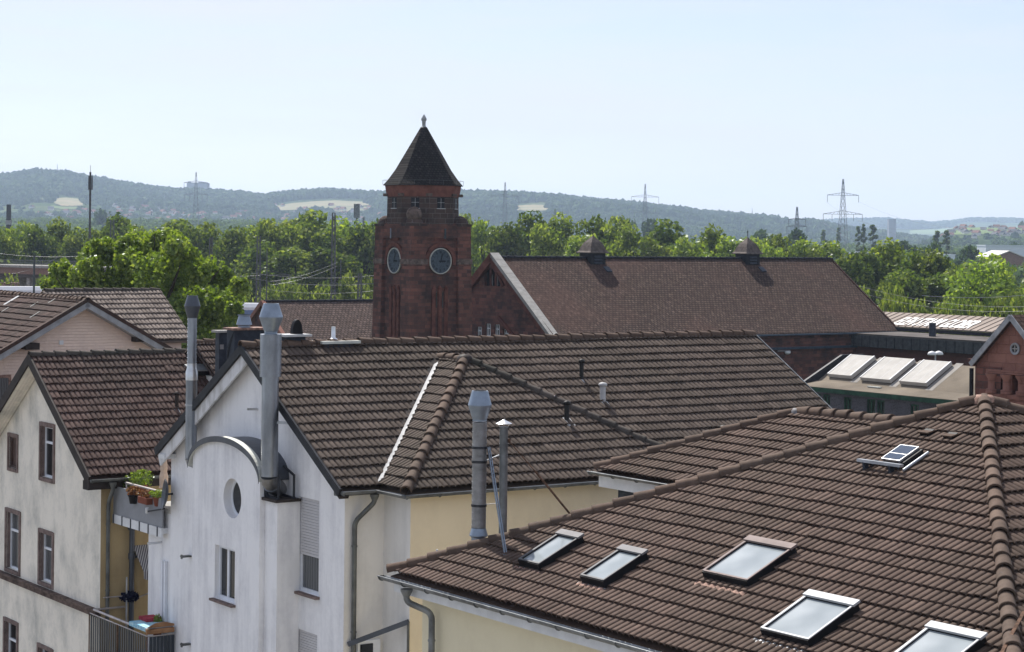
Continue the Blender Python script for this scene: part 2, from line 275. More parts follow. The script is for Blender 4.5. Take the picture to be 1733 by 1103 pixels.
# ------------------------------------------------------------------ mesh + object helpers
LOC = {}
class MB:
    def __init__(s): s.v = []; s.f = []; s.m = []; s.sm = []
    def add(s, V, Fc, mi=0, smooth=False):
        k = len(s.v); s.v += [tuple(map(float, p)) for p in V]; s.f += [tuple(i+k for i in f) for f in Fc]; s.m += [mi]*len(Fc); s.sm += [smooth]*len(Fc); return s
    def hexa(s, P, mi=0):
        return s.add(P, [(0, 3, 2, 1), (4, 5, 6, 7), (0, 1, 5, 4), (1, 2, 6, 5), (2, 3, 7, 6), (3, 0, 4, 7)], mi)
    def box(s, F, a0, a1, b0, b1, z0, z1, mi=0):
        return s.hexa([F.w(a0, b0, z0), F.w(a1, b0, z0), F.w(a1, b1, z0), F.w(a0, b1, z0), F.w(a0, b0, z1), F.w(a1, b0, z1), F.w(a1, b1, z1), F.w(a0, b1, z1)], mi)
    def ob(s, c, x, y, z, mi=0):
        c, x, y, z = A(*c), A(*x), A(*y), A(*z)
        return s.hexa([c-x-y-z, c+x-y-z, c+x+y-z, c-x+y-z, c-x-y+z, c+x-y+z, c+x+y+z, c-x+y+z], mi)
    def bar(s, P, Q, w, h=None, up=(0, 0, 1), mi=0):
        P, Q = A(*P), A(*Q); h = h or w; d = Q-P; L = np.linalg.norm(d); d = d/L; u = A(*up)
        x = np.cross(d, u)
        if np.linalg.norm(x) < 1e-4: x = np.cross(d, A(1, 0, 0))
        x /= np.linalg.norm(x); y = np.cross(x, d); return s.ob((P+Q)/2, x*w/2, y*h/2, d*L/2, mi)
    def poly(s, P, mi=0): return s.add(P, [tuple(range(len(P)))], mi)
    def prism(s, P, vec, mi=0):
        n = len(P); V = [A(*p) for p in P]+[A(*p)+A(*vec) for p in P]
        return s.add(V, [tuple(range(n))[::-1], tuple(range(n, 2*n))]+[(i, (i+1) % n, n+(i+1) % n, n+i) for i in range(n)], mi)
    def tube(s, pts, r, n=12, mi=0, caps=True, smooth=True):
        pts = [A(*p) for p in pts]; R = r if isinstance(r, (list, tuple)) else [r]*len(pts); V = []; Fc = []
        prev = None
        for i, p in enumerate(pts):
            d = pts[min(i+1, len(pts)-1)]-pts[max(i-1, 0)]; d = d/np.linalg.norm(d)
            if prev is None:
                x = np.cross(d, A(0, 0, 1)); x = np.cross(d, A(1, 0, 0)) if np.linalg.norm(x) < 1e-3 else x
            else: x = prev-d*np.dot(prev, d)
            x = x/np.linalg.norm(x); prev = x; y = np.cross(d, x)
            for k in range(n): t = 2*math.pi*k/n; V.append(p+R[i]*(x*math.cos(t)+y*math.sin(t)))
        for i in range(len(pts)-1):
            for k in range(n): Fc.append((i*n+k, i*n+(k+1) % n, (i+1)*n+(k+1) % n, (i+1)*n+k))
        s.add(V, Fc, mi, smooth)
        if caps: s.add([V[k] for k in range(n)], [tuple(range(n))[::-1]], mi); s.add(V[-n:], [tuple(range(n))], mi)
        return s
    def lathe(s, c, prof, n=20, mi=0, smooth=True, ax=None, rot=0, caps=True, crisp=False):
        if crisp:
            for a, b in zip(prof[:-1], prof[1:]): s.lathe(c, [a, b], n, mi, smooth, ax, rot, False)
            return s.lathe(c, [prof[-1], (max(.001, prof[-1][0]*.5), prof[-1][1])], n, mi, False, ax, rot, True)
        c = A(*c); V = []; Fc = []
        X, Y, Z = (A(1, 0, 0), A(0, 1, 0), A(0, 0, 1)) if ax is None else ax
        for r, z in prof:
            for k in range(n): t = 2*math.pi*k/n+rot; V.append(c+X*r*math.cos(t)+Y*r*math.sin(t)+Z*z)
        for i in range(len(prof)-1):
            for k in range(n): Fc.append((i*n+k, i*n+(k+1) % n, (i+1)*n+(k+1) % n, (i+1)*n+k))
        s.add(V, Fc, mi, smooth)
        if caps: s.add(V[:n], [tuple(range(n))[::-1]], mi); s.add(V[-n:], [tuple(range(n))], mi)
        return s
    def clip(s, co, no):
        """keep the side the normal points away from"""
        me = bpy.data.meshes.new('tmp'); me.from_pydata(s.v, [], s.f); me.polygons.foreach_set('material_index', s.m)
        b = bmesh.new(); b.from_mesh(me); bpy.data.meshes.remove(me)
        bmesh.ops.bisect_plane(b, geom=b.verts[:]+b.edges[:]+b.faces[:], plane_co=Vector(co), plane_no=Vector(no), clear_outer=True, dist=1e-5)
        b.verts.index_update(); s.v = [tuple(v.co) for v in b.verts]; s.f = [tuple(v.index for v in f.verts) for f in b.faces]; s.m = [f.material_index for f in b.faces]; s.sm = [False]*len(s.f); b.free(); return s
    def build(s, name, mats, parent=None, smooth=None):
        if isinstance(mats, str): mats = [mats]
        o0 = LOC.get(parent.name, A(0, 0, 0)) if parent else A(0, 0, 0)
        me = bpy.data.meshes.new(name); V = np.array(s.v).reshape(-1, 3)-o0
        me.from_pydata([tuple(x) for x in V], [], s.f)
        for q in mats: me.materials.append(MATS[q])
        me.polygons.foreach_set('material_index', s.m); me.polygons.foreach_set('use_smooth', s.sm if smooth is None else [smooth]*len(s.f))
        me.update(); o = bpy.data.objects.new(name, me); COL.objects.link(o)
        if parent: o.parent = parent; LOC[o.name] = o0
        else:
            # a single-mesh thing: origin at its base
            c = A((V[:, 0].min()+V[:, 0].max())/2, (V[:, 1].min()+V[:, 1].max())/2, V[:, 2].min())
            me.transform(Matrix.Translation(-Vector(c))); o.location = c; LOC[o.name] = c
        return o
def thing(name, label, cat, loc, group=None):
    o = bpy.data.objects.new(name, None); COL.objects.link(o); o.location = Vector([float(x) for x in loc]); o.empty_display_size = .3
    o['label'] = label; o['category'] = cat
    if group: o['group'] = group
    LOC[o.name] = A(*loc); return o
def tag(o, label, cat, group=None):
    o['label'] = label; o['category'] = cat
    if group: o['group'] = group
    return o
def struct(o, kind='structure'): o['kind'] = kind; return o
def copy_tree(o, parent=None):
    c = o.copy(); COL.objects.link(c); c.parent = parent
    for ch in list(o.children): copy_tree(ch, c)
    return c
def npmesh(name, V, Q, mat, parent=None, tone=None, smooth=False, mats=None, mi=None):
    """quads from numpy arrays"""
    o0 = LOC.get(parent.name, A(0, 0, 0)) if parent else A(0, 0, 0)
    me = bpy.data.meshes.new(name); V = np.asarray(V, np.float32)-o0.astype(np.float32); Q = np.asarray(Q, np.int32); k = Q.shape[1]
    me.vertices.add(len(V)); me.vertices.foreach_set('co', V.ravel()); me.loops.add(Q.size); me.loops.foreach_set('vertex_index', Q.ravel())
    me.polygons.add(len(Q)); me.polygons.foreach_set('loop_start', np.arange(0, Q.size, k, dtype=np.int32)); me.polygons.foreach_set('loop_total', np.full(len(Q), k, np.int32))
    for q in (mats or [mat]): me.materials.append(MATS[q])
    if mi is not None: me.polygons.foreach_set('material_index', np.asarray(mi, np.int32))
    me.polygons.foreach_set('use_smooth', np.full(len(Q), smooth)); me.update(calc_edges=True)
    if tone is not None: at_ = me.attributes.new('tone', 'FLOAT', 'FACE'); at_.data.foreach_set('value', np.asarray(tone, np.float32))
    o = bpy.data.objects.new(name, me); COL.objects.link(o)
    if parent: o.parent = parent; LOC[o.name] = o0
    return o

def tiles(parent, O, U, V, s0, s1, t1, clips, mat, name='roof_tiles', roll=.15, L=.34, amp=.052, lift=.040, K=9, deck=True, seed=1):
    """interlocking roll tiles laid in rows on the plane O + U*s + V*t; clips = [(ns, nt, d)] keep ns*s+nt*t <= d"""
    r = np.random.default_rng(seed); O, U, V = A(*O), A(*U), A(*V); U = U/np.linalg.norm(U); V = V/np.linalg.norm(V)
    Nn = np.cross(U, V); Nn = -Nn if Nn[2] < 0 else Nn; W2 = 2*roll
    i0, i1 = math.floor(s0/W2)-1, math.ceil(s1/W2)+1; jn = math.ceil(t1/L)+1
    ii, jj = np.meshgrid(np.arange(i0, i1), np.arange(0, jn)); ii = ii.ravel(); jj = jj.ravel()
    cs, ct = (ii+.5)*W2, (jj+.5)*L; keep = np.ones(len(ii), bool)
    for a, b, d in clips+[(-1, 0, -s0), (1, 0, s1), (0, 1, t1)]: keep &= (a*cs+b*ct <= d+.32*(abs(a)+abs(b)))
    ii, jj = ii[keep], jj[keep]; n = len(ii); k = 2*K+1
    u = np.linspace(0, W2, k); ph = (u/roll) % 1.0; ph[-1] = 0
    dd = np.minimum(ph, 1-ph); h = amp*(.86*np.clip(dd/.20, 0, 1)**.85+.14*np.sin(np.pi*ph))
    dz = (r.normal(0, .0028, n)+.010*np.sin(ii*W2*.8+seed)*np.sin(jj*L*.9+seed*2)+.012*(r.random(n) > .992))[:, None]; ds = r.normal(0, .003, (n, 1)); dt = r.normal(0, .006, (n, 1))+(r.normal(0, .006, jn+1)[jj]+.010*np.sin(ii*W2*.55+jj*.9+seed))[:, None]
    S = ii[:, None]*W2+u[None]+ds
    rows = [(.004, lift-.022, 0), (0, lift-.005, 0), (.018, lift, 0), (L+.09, -.012, 0)]
    P = []
    for dt_, hz_, _ in rows:
        T = jj[:, None]*L+dt_+dt+0*u[None]; Hh = h[None]+hz_+dz
        P.append(O+S[..., None]*U+T[..., None]*V+Hh[..., None]*Nn)
    P = np.stack(P, 1)                     # n,4,k,3
    base = (np.arange(n)*4*k)[:, None]; q = np.arange(k-1)[None]
    Q = []
    for w in range(3): Q.append(np.stack([base+w*k+q, base+w*k+q+1, base+(w+1)*k+q+1, base+(w+1)*k+q], -1).reshape(-1, 4))
    Q = np.concatenate(Q); tn = np.clip(r.beta(1.7, 1.9, n)+.3*(r.random(n) > .965)-.3*(r.random(n) > .97), 0, 1); tone = np.tile(np.repeat(tn, k-1), 3)
    ob = npmesh(name, P.reshape(-1, 3), Q, mat, parent, tone, smooth=False)
    me = ob.data; o0 = LOC[parent.name]
    b = bmesh.new(); b.from_mesh(me)
    for a, bb, d in clips+[(-1, 0, -s0), (1, 0, s1), (0, 1, t1)]:
        nn = U*a+V*bb; ln = math.hypot(a, bb); co = O+nn*d/ln**2-o0
        bmesh.ops.bisect_plane(b, geom=b.verts[:]+b.edges[:]+b.faces[:], plane_co=Vector(co), plane_no=Vector(nn), clear_outer=True, dist=1e-5)
    for f in b.faces: f.smooth = abs(f.normal.dot(Vector(Nn))) > .45
    if deck:   # boarding under the tiles
        pts = [(s0, 0), (s1, 0), (s1, t1), (s0, t1)]
        for a, bb, d in clips:
            out = []
            for i in range(len(pts)):
                p, q = pts[i], pts[(i+1) % len(pts)]; fp, fq = a*p[0]+bb*p[1]-d, a*q[0]+bb*q[1]-d
                if fp <= 0: out.append(p)
                if fp*fq < 0: w = fp/(fp-fq); out.append((p[0]+(q[0]-p[0])*w, p[1]+(q[1]-p[1])*w))
            pts = out
        if len(pts) >= 3:
            top = [b.verts.new(O+U*s+V*t-Nn*.055-o0) for s, t in pts]; bot = [b.verts.new(O+U*s+V*t-Nn*.13-o0) for s, t in pts]
            b.faces.new(top); b.faces.new(bot[::-1])
            for i in range(len(pts)): j = (i+1) % len(pts); b.faces.new((bot[i], bot[j], top[j], top[i]))
    b.to_mesh(me); b.free(); me.update(); return ob
def ridge(parent, P, Q, mat, name='ridge_tiles', r=.115, L=.40, up=(0, 0, 1), seed=3, drop=.0, arc=100):
    g = np.random.default_rng(seed); P, Q = A(*P), A(*Q); d = Q-P; LL = np.linalg.norm(d); d /= LL; up = A(*up); up = up-d*np.dot(up, d); up /= np.linalg.norm(up); x = np.cross(d, up)
    n = max(1, round(LL/L)); L = LL/n; K = 11; V = []; Fq = []; tone = []
    for i in range(n):
        c0, c1 = P+d*(i*L-.02), P+d*((i+1)*L+.03); j = g.normal(0, .006, 3); tn = np.clip(g.beta(2, 2), 0, 1)
        rings = [(c0, r*.86, .016), (c0, r*1.09, .016), (c0+d*.05, r*1.06, .014), (c1, r*.92, -.012)]
        k0 = len(V)
        for c, rad, dz in rings:
            for k in range(K):
                t = math.radians(-arc+2*arc*k/(K-1)); V.append(c+j+up*(dz-drop)+rad*(x*math.sin(t)+up*math.cos(t)))
        for w in range(3):
            for k in range(K-1): Fq.append((k0+w*K+k, k0+w*K+k+1, k0+(w+1)*K+k+1, k0+(w+1)*K+k)); tone.append(tn)
    o = npmesh(name, V, Fq, mat, parent, tone); me = o.data
    me.polygons.foreach_set('use_smooth', [(i//(K-1)) % 3 != 0 for i in range(len(me.polygons))]); return o
def wb(mb, F, ax, d0, d1, s0, s1, z0, z1, mi=0):
    return mb.box(F, d0, d1, s0, s1, z0, z1, mi) if ax == 1 else mb.box(F, s0, s1, d0, d1, z0, z1, mi)
def wp(F, ax, d, s, z): return F.w(d, s, z) if ax == 1 else F.w(s, d, z)
def wallh(mb, F, ax, d, s0, s1, z0, z1, holes=(), depth=.18, mi=0, clips=()):
    """wall face with rectangular openings and their reveals; clips = world planes (co,no)"""
    t = MB(); S = sorted({s0, s1, *[h[0] for h in holes], *[h[1] for h in holes]}); Z = sorted({z0, z1, *[h[2] for h in holes], *[h[3] for h in holes]})
    for i in range(len(S)-1):
        for j in range(len(Z)-1):
            cs, cz = (S[i]+S[i+1])/2, (Z[j]+Z[j+1])/2
            if any(h[0] < cs < h[1] and h[2] < cz < h[3] for h in holes): continue
            t.poly([wp(F, ax, d, S[i], Z[j]), wp(F, ax, d, S[i+1], Z[j]), wp(F, ax, d, S[i+1], Z[j+1]), wp(F, ax, d, S[i], Z[j+1])], mi)
    for co, no in clips: t.clip(co, no)
    for h in holes:
        a, b, c, e = h[:4]; q = [(a, c), (b, c), (b, e), (a, e)]
        for i in range(4):
            (p1, r1), (p2, r2) = q[i], q[(i+1) % 4]
            t.poly([wp(F, ax, d, p1, r1), wp(F, ax, d, p2, r2), wp(F, ax, d+depth, p2, r2), wp(F, ax, d+depth, p1, r1)], mi)
    k = len(mb.v); mb.v += t.v; mb.f += [tuple(i+k for i in f) for f in t.f]; mb.m += t.m; mb.sm += [False]*len(t.f); return mb
def window(parent, F, ax, d, s0, s1, z0, z1, rec=.14, fmat='frame_white', gmat='glass_dark', fw=.07, mull=(), trans=(), surround=None, sill=None, label=None, sw=.13, tilt=False):
    """window set into an opening: frame (the part) > glass, mullions inside it, sill, surround"""
    m = MB(); D = d+rec
    for (a, b, c, e) in ((s0, s1, z0, z0+fw), (s0, s1, z1-fw, z1), (s0, s0+fw, z0+fw, z1-fw), (s1-fw, s1, z0+fw, z1-fw)): wb(m, F, ax, D-.05, D+.03, a, b, c, e)
    for q in mull: c = s0+(s1-s0)*q; wb(m, F, ax, D-.045, D+.02, c-fw*.6, c+fw*.6, z0+fw, z1-fw)
    for q in trans: c = z0+(z1-z0)*q; wb(m, F, ax, D-.055, D+.02, s0+fw, s1-fw, c-fw*.55, c+fw*.55)
    if tilt:      # casement tilted inwards at the top
        zt = z0+(z1-z0)*(trans[0] if trans else 1)-fw; c = (s0+s1)/2
        m.bar(wp(F, ax, D-.04, s0+fw*1.5, z0+fw), wp(F, ax, D+.12, s0+fw*1.5+.25*(s1-s0), zt), .035)
    w = m.build('window', fmat, parent)
    if label: w['label'] = label
    g = MB(); wb(g, F, ax, D-.01, D, s0+fw*.5, s1-fw*.5, z0+fw*.5, z1-fw*.5); g.build('glass', gmat, w)
    if surround:
        q = MB(); wb(q, F, ax, d-.035, d+.01, s0-sw, s0, z0-sw, z1+sw); wb(q, F, ax, d-.035, d+.01, s1, s1+sw, z0-sw, z1+sw); wb(q, F, ax, d-.035, d+.01, s0, s1, z1, z1+sw*1.1); wb(q, F, ax, d-.055, d+.02, s0, s1, z0-sw, z0)
        # the stone lines the opening as well
        wb(q, F, ax, d+.01, D-.06, s0-.002, s0+.02, z0, z1); wb(q, F, ax, d+.01, D-.06, s1-.02, s1+.002, z0, z1); wb(q, F, ax, d+.01, D-.06, s0+.02, s1-.02, z1-.02, z1+.002)
        q.build('surround', surround, w)
    if sill:
        q = MB(); wb(q, F, ax, d-.12, D-.05, s0-.06, s1+.06, z0-.06, z0-.004); q.build('sill', sill, w)
    return w
def gutter(parent, P, Q, out, r=.075, mat='gutter_zinc', n=8, brackets=True, name='gutter'):
    """half-round gutter from P to Q, 'out' = horizontal direction away from the wall"""
    P, Q, out = A(*P), A(*Q), A(*out); m = MB(); up = A(0, 0, 1); V = []; Fc = []
    for p in (P, Q):
        for rr_ in (r, r-.008):
            for k in range(n+1): t = math.pi*k/n; V.append(p+out*(rr_*math.cos(t))-up*(rr_*math.sin(t)))
    k1 = n+1
    for k in range(n): Fc += [(k, k+1, 2*k1+k+1, 2*k1+k), (k1+k+1, k1+k, 3*k1+k, 3*k1+k+1)]
    Fc += [(0, 2*k1, 3*k1, k1), (n, k1+n, 3*k1+n, 2*k1+n)]
    m.add(V, Fc, 0, True)
    for p in (P, Q): m.add([p+out*(r*math.cos(math.pi*k/n))-up*(r*math.sin(math.pi*k/n)) for k in range(k1)], [tuple(range(k1))])
    m.tube([P+out*r, Q+out*r], .012, 6)
    if brackets:
        L = np.linalg.norm(Q-P); c = max(1, int(L/.8)); d = (Q-P)/L
        for i in range(c+1):
            p = P+d*(.05+(L-.1)*i/c); pr = [p+out*((r+.006)*math.cos(math.pi*k/6))-up*((r+.006)*math.sin(math.pi*k/6)) for k in range(7)]
            for a, b in zip(pr[:-1], pr[1:]): m.bar(a, b, .008, .03, up=tuple(np.cross(b-a, d)))
    return m.build(name, mat, parent)
def downpipe(parent, pts, r=.05, mat='gutter_zinc', clamps=(), name='downpipe'):
    P = [A(*p) for p in pts]; out = [P[0]]
    for i in range(1, len(P)-1):   # round the bends
        a, b, c = P[i-1], P[i], P[i+1]; u = (a-b)/np.linalg.norm(a-b); v = (c-b)/np.linalg.norm(c-b); q = min(.14, np.linalg.norm(a-b)*.45, np.linalg.norm(c-b)*.45)
        for t in np.linspace(0, 1, 5): out.append((1-t)**2*(b+u*q)+2*t*(1-t)*b+t*t*(b+v*q))
    out.append(P[-1]); m = MB(); m.tube(out, r, 12)
    m.lathe(P[0]-A(0, 0, .12), [(r*1.05, 0), (r*1.9, .1), (r*1.9, .14)], 12)
    for z in clamps: m.lathe(A(P[-1][0], P[-1][1], z), [(r+.012, 0), (r+.012, .035)], 12)
    return m.build(name, mat, parent)
def ventpipe(nm, label, base, h, r, mat, cap=True, cat='vent pipe', group='vent pipes on the roofs', foot=None):
    """roof vent: pipe, hood and flashing plate lying on the slope (normal = foot)"""
    t = thing(nm, label, cat, base, group); b = A(*base)
    MB().lathe(b-A(0, 0, .12), [(r*1.25, 0), (r*1.15, .16), (r, .22), (r, h+.12)], 14).build('pipe', mat, t)
    MB().lathe(b+A(0, 0, h), [(r*1.05, 0), (r*1.45, .01), (r*1.5, .05), (r*1.1, .085), (r*.3, .1)], 14).build('hood', mat, t)
    if foot is not None:
        Nn, U, V = foot; MB().ob(b+Nn*.035-V*.06, U*r*1.9, V*.17, Nn*.012).build('flashing', 'lead' if mat != 'pvc_dark' else 'pvc_grey', t)
    return t

# ================================================================== WHITE HOUSE
Wf = Fr(34.2, at(575, 828, 44)); ZE = 11.53; MP = .598; HB = 4.8; ZR = ZE+MP*HB; AL = 16.07; SL = math.hypot(HB, HB*MP); CP, SP = HB/SL, HB*MP/SL
wh = thing('apartment_house', 'white plastered gable house with an arched bay and a brown tiled roof', 'house', Wf.w(6, 4.8, 0))
UP = Wf.up
gab = [(Wf.w(0, HB, ZR-.14), -Wf.e2*SP/1+UP*CP), (Wf.w(0, HB, ZR-.14), Wf.e2*SP+UP*CP)]
# front gable wall (faces the street on the left), wall plane a = .3
m = MB()
sh = [(1.46, 2.44, 8.93, 11.09, 'shutter'), (1.50, 2.48, 5.9, 8.05, 'shutter2')]
wallh(m, Wf, 1, .3, .3, 9.4, 0, 14.6, sh, .16, 0, gab)
m.build('gable_wall', 'plaster_white', wh)
m = MB(); wallh(m, Wf, 2, .3, .3, 1.3, 0, 11.45); m.build('front_wall', 'plaster_offwhite', wh)
m = MB(); wallh(m, Wf, 1, 15.8, .3, 9.3, 0, 14.6, clips=gab); wallh(m, Wf, 2, 9.3, .3, 15.8, 0, 11.45); m.build('rear_wall', 'plaster_offwhite', wh)
m = MB(); wallh(m, Wf, 1, 1.3, -.85, .3, 0, 11.45); m.build('wing_side_wall', 'plaster_offwhite', wh)
m = MB(); wallh(m, Wf, 2, -.85, 1.3, 9.2, 0, 11.45); wallh(m, Wf, 1, 9.2, -.85, .3, 0, 11.45); m.build('wing_wall', 'plaster_yellow', wh)['label'] = 'warm yellow plastered wall of the projecting wing'
# eaves box under the wing gutter
m = MB(); m.box(Wf, .02, 1.05, .06, .3, 11.36, 11.50); m.build('eaves_board', 'gutter_dark', wh)
# shuttered windows
for (b0, b1, z0, z1, nm), zs in zip(sh, (9.78, 6.9)):
    w = window(wh, Wf, 1, .3, b0, b1, z0, z1, .10, gmat='glass_curtain', trans=(), mull=(), sill='stone_surround', fw=.08)
    q = MB(); nsl = 20
    for i in range(nsl): z = zs+(z1-zs)*i/nsl; q.box(Wf, .33, .352, b0+.05, b1-.05, z, z+(z1-zs)/nsl*.86)
    q.box(Wf, .354, .36, b0+.04, b1-.04, zs, z1); q.build('roller_shutter', 'shutter', w)
# arched bay, front at a = -.4
bayL, bayR, bz, bt = 6.62, 3.02, 11.52, 12.17; bc = (bayL+bayR)/2
def arch_z(b): u = (b-bc)/((bayL-bayR)/2); return bz+(bt-bz)*math.sqrt(max(0, 1-u*u*.93))*1.0-(bt-bz)*.0
archpts = [bayR+(bayL-bayR)*(.5-.5*math.cos(math.pi*i/24)) for i in range(25)]
cb, cz, cr = 4.44, 10.86, .47
m = MB(); hole = (cb-.7, cb+.7, cz-.7, cz+.7); wn = (4.27, 5.34, 8.38, 9.66)
t_ = MB(); wallh(t_, Wf, 1, -.4, bayR, bayL, 0, 11.60, [hole, wn], .18)
# take the reveal of the square hole away again, fill square-to-circle instead
t2 = MB(); S_ = sorted({bayR, bayL, hole[0], hole[1], wn[0], wn[1]}); Z_ = sorted({0, 11.60, hole[2], hole[3], wn[2], wn[3]})
for i in range(len(S_)-1):
    for j in range(len(Z_)-1):
        c1, c2 = (S_[i]+S_[i+1])/2, (Z_[j]+Z_[j+1])/2
        if (hole[0] < c1 < hole[1] and hole[2] < c2 < hole[3]) or (wn[0] < c1 < wn[1] and wn[2] < c2 < wn[3]): continue
        t2.poly([Wf.w(-.4, S_[i], Z_[j]), Wf.w(-.4, S_[i+1], Z_[j]), Wf.w(-.4, S_[i+1], Z_[j+1]), Wf.w(-.4, S_[i], Z_[j+1])])
q = [(wn[0], wn[2]), (wn[1], wn[2]), (wn[1], wn[3]), (wn[0], wn[3])]
for i in range(4): (p1, r1), (p2, r2) = q[i], q[(i+1) % 4]; t2.poly([Wf.w(-.4, p1, r1), Wf.w(-.4, p2, r2), Wf.w(-.12, p2, r2), Wf.w(-.12, p1, r1)])
NC = 48
for k in range(NC):
    a0, a1 = 2*math.pi*k/NC+math.pi/4, 2*math.pi*(k+1)/NC+math.pi/4
    def sq(a): c, s = math.cos(a), math.sin(a); f = .7/max(abs(c), abs(s)); return cb+c*f, cz+s*f
    def ci(a): return cb+math.cos(a)*cr, cz+math.sin(a)*cr
    t2.poly([Wf.w(-.4, *sq(a0)), Wf.w(-.4, *sq(a1)), Wf.w(-.4, *ci(a1)), Wf.w(-.4, *ci(a0))])
    t2.poly([Wf.w(-.4, *ci(a0)), Wf.w(-.4, *ci(a1)), Wf.w(-.16, *ci(a1)), Wf.w(-.16, *ci(a0))])
top = [Wf.w(-.4, b, arch_z(b)) for b in archpts]
for i in range(24): t2.poly([Wf.w(-.4, archpts[i], 11.60), Wf.w(-.4, archpts[i+1], 11.60), top[i+1], top[i]] if arch_z(archpts[i]) > 11.60 or arch_z(archpts[i+1]) > 11.6 else [top[i], top[i+1], Wf.w(-.4, archpts[i+1], 11.60)])
t2.poly([Wf.w(-.4, bayR, 0), Wf.w(.32, bayR, 0), Wf.w(.32, bayR, bz), Wf.w(-.4, bayR, bz)]); t2.poly([Wf.w(-.4, bayL, 0), Wf.w(.32, bayL, 0), Wf.w(.32, bayL, bz), Wf.w(-.4, bayL, bz)])
bay = t2.build('arched_bay', 'plaster_white', wh)
# curved sheet-metal roof of the bay: bright front hem, dark sheet behind
m = MB(); V = []; ov = [bayR-.10+(bayL-bayR+.2)*(.5-.5*math.cos(math.pi*i/28)) for i in range(29)]
def oz(b): u = (b-bc)/((bayL-bayR+.2)/2); return bz-.10+(bt-bz+.13)*math.sqrt(max(0, 1-u*u))
def band(a0, a1, h0, h1, mi):
    for i in range(28):
        b0, b1 = ov[i], ov[i+1]; z0, z1 = oz(b0), oz(b1)
        m.hexa([Wf.w(a0, b0, z0+h0), Wf.w(a1, b0, z0+h0), Wf.w(a1, b1, z1+h0), Wf.w(a0, b1, z1+h0), Wf.w(a0, b0, z0+h1), Wf.w(a1, b0, z0+h1), Wf.w(a1, b1, z1+h1), Wf.w(a0, b1, z1+h1)], mi)
band(-.33, .30, .0, .045, 0); band(-.485, -.33, -.01, .085, 1); band(-.50, -.487, -.05, .088, 0)
m.build('curved_roof', ['metal_sheet_dark', 'coping_bright'], bay)
w = window(bay, Wf, 1, -.4, *wn, .16, gmat='glass_dark', mull=(.55,), sill='stone_surround', fw=.075)
m = MB(); ax = (Wf.e2, UP, Wf.e1)
m.lathe(Wf.w(-.2, cb, cz), [(cr, 0), (cr-.06, 0), (cr-.06, .04), (cr, .04)], 40, ax=ax, caps=False); rw = m.build('round_window', 'frame_white', bay)
MB().lathe(Wf.w(-.175, cb, cz), [(cr-.03, 0), (cr-.03, .02)], 40, ax=ax, smooth=False).build('glass', 'glass_dark', rw)
# chimney pier
m = MB(); m.box(Wf, -.27, .31, 2.40, bayR-.002, 0, 10.98); pier = m.build('pier', 'plaster_white', wh)
m = MB(); m.box(Wf, -.36, .30, 2.32, 3.10, 10.985, 11.05); m.build('pier_cap', 'board_dark', pier)
# roofs
WO = Wf.w(0, 0, ZE); WV = Wf.e2*HB+UP*(HB*MP)
rf = tiles(wh, WO, Wf.e1, WV, 0, AL, SL-.02, [], 'roof_tile_brown', name='roof', seed=11)
rb_ = tiles(wh, Wf.w(0, 2*HB, ZE), Wf.e1, -Wf.e2*HB+UP*(HB*MP), 0, AL, SL-.02, [], 'roof_tile_brown', name='rear_roof', seed=12, K=4)
WH_ = 4.2; xa = 1.0; wb0 = -1.15; q_ = WH_/math.hypot(WH_, WH_*MP)
WLs = math.hypot(WH_, WH_*MP)
# wing: front slope (triangle), left slope (strip between valley and hip), right slope
tiles(wh, Wf.w(0, wb0, ZE), Wf.e1, WV, xa, xa+2*WH_, WLs, [(-CP*0-1, CP, -xa), (1, CP, xa+2*WH_)], 'roof_tile_brown', name='wing_roof', seed=13)
# left slope: s along e2 from b=wb0, t upslope along +e1 ; hip: b-wb0 >= t*CP ; valley: b <= t*CP
tiles(wh, Wf.w(xa, 0, ZE), Wf.e2, Wf.e1*HB+UP*(HB*MP), wb0, 4.4, WLs, [(-1, CP, -wb0), (1, -CP, .06)], 'roof_tile_brown', name='wing_side_roof', seed=14)
tiles(wh, Wf.w(xa+2*WH_, 0, ZE), Wf.e2, -Wf.e1*HB+UP*(HB*MP), wb0, 4.4, WLs, [(-1, CP, -wb0), (1, -CP, .06)], 'roof_tile_brown', name='wing_side_roof', seed=15, K=4)
zA = ZE+MP*WH_; apx = Wf.w(xa+WH_, wb0+WH_, zA)
ridge(wh, Wf.w(-.03, HB, ZR+.035), Wf.w(AL, HB, ZR+.035), 'ridge_tile', r=.115, L=.40, seed=5)
ridge(wh, Wf.w(xa-.03, wb0-.03, ZE+.03), apx+UP*.045, 'ridge_tile', r=.125, L=.41, seed=6)
ridge(wh, Wf.w(xa+2*WH_, wb0, ZE+.03), apx+UP*.045, 'ridge_tile_old', r=.115, L=.41, seed=7)
ridge(wh, apx+UP*.035, Wf.w(xa+WH_, WH_+.1, zA+.035), 'ridge_tile', r=.11, L=.42, seed=8)
MB().lathe(apx+UP*-.02, [(.22, 0), (.2, .1), (.13, .17), (.03, .19)], 12).build('ridge_mortar', 'board_dark', wh)
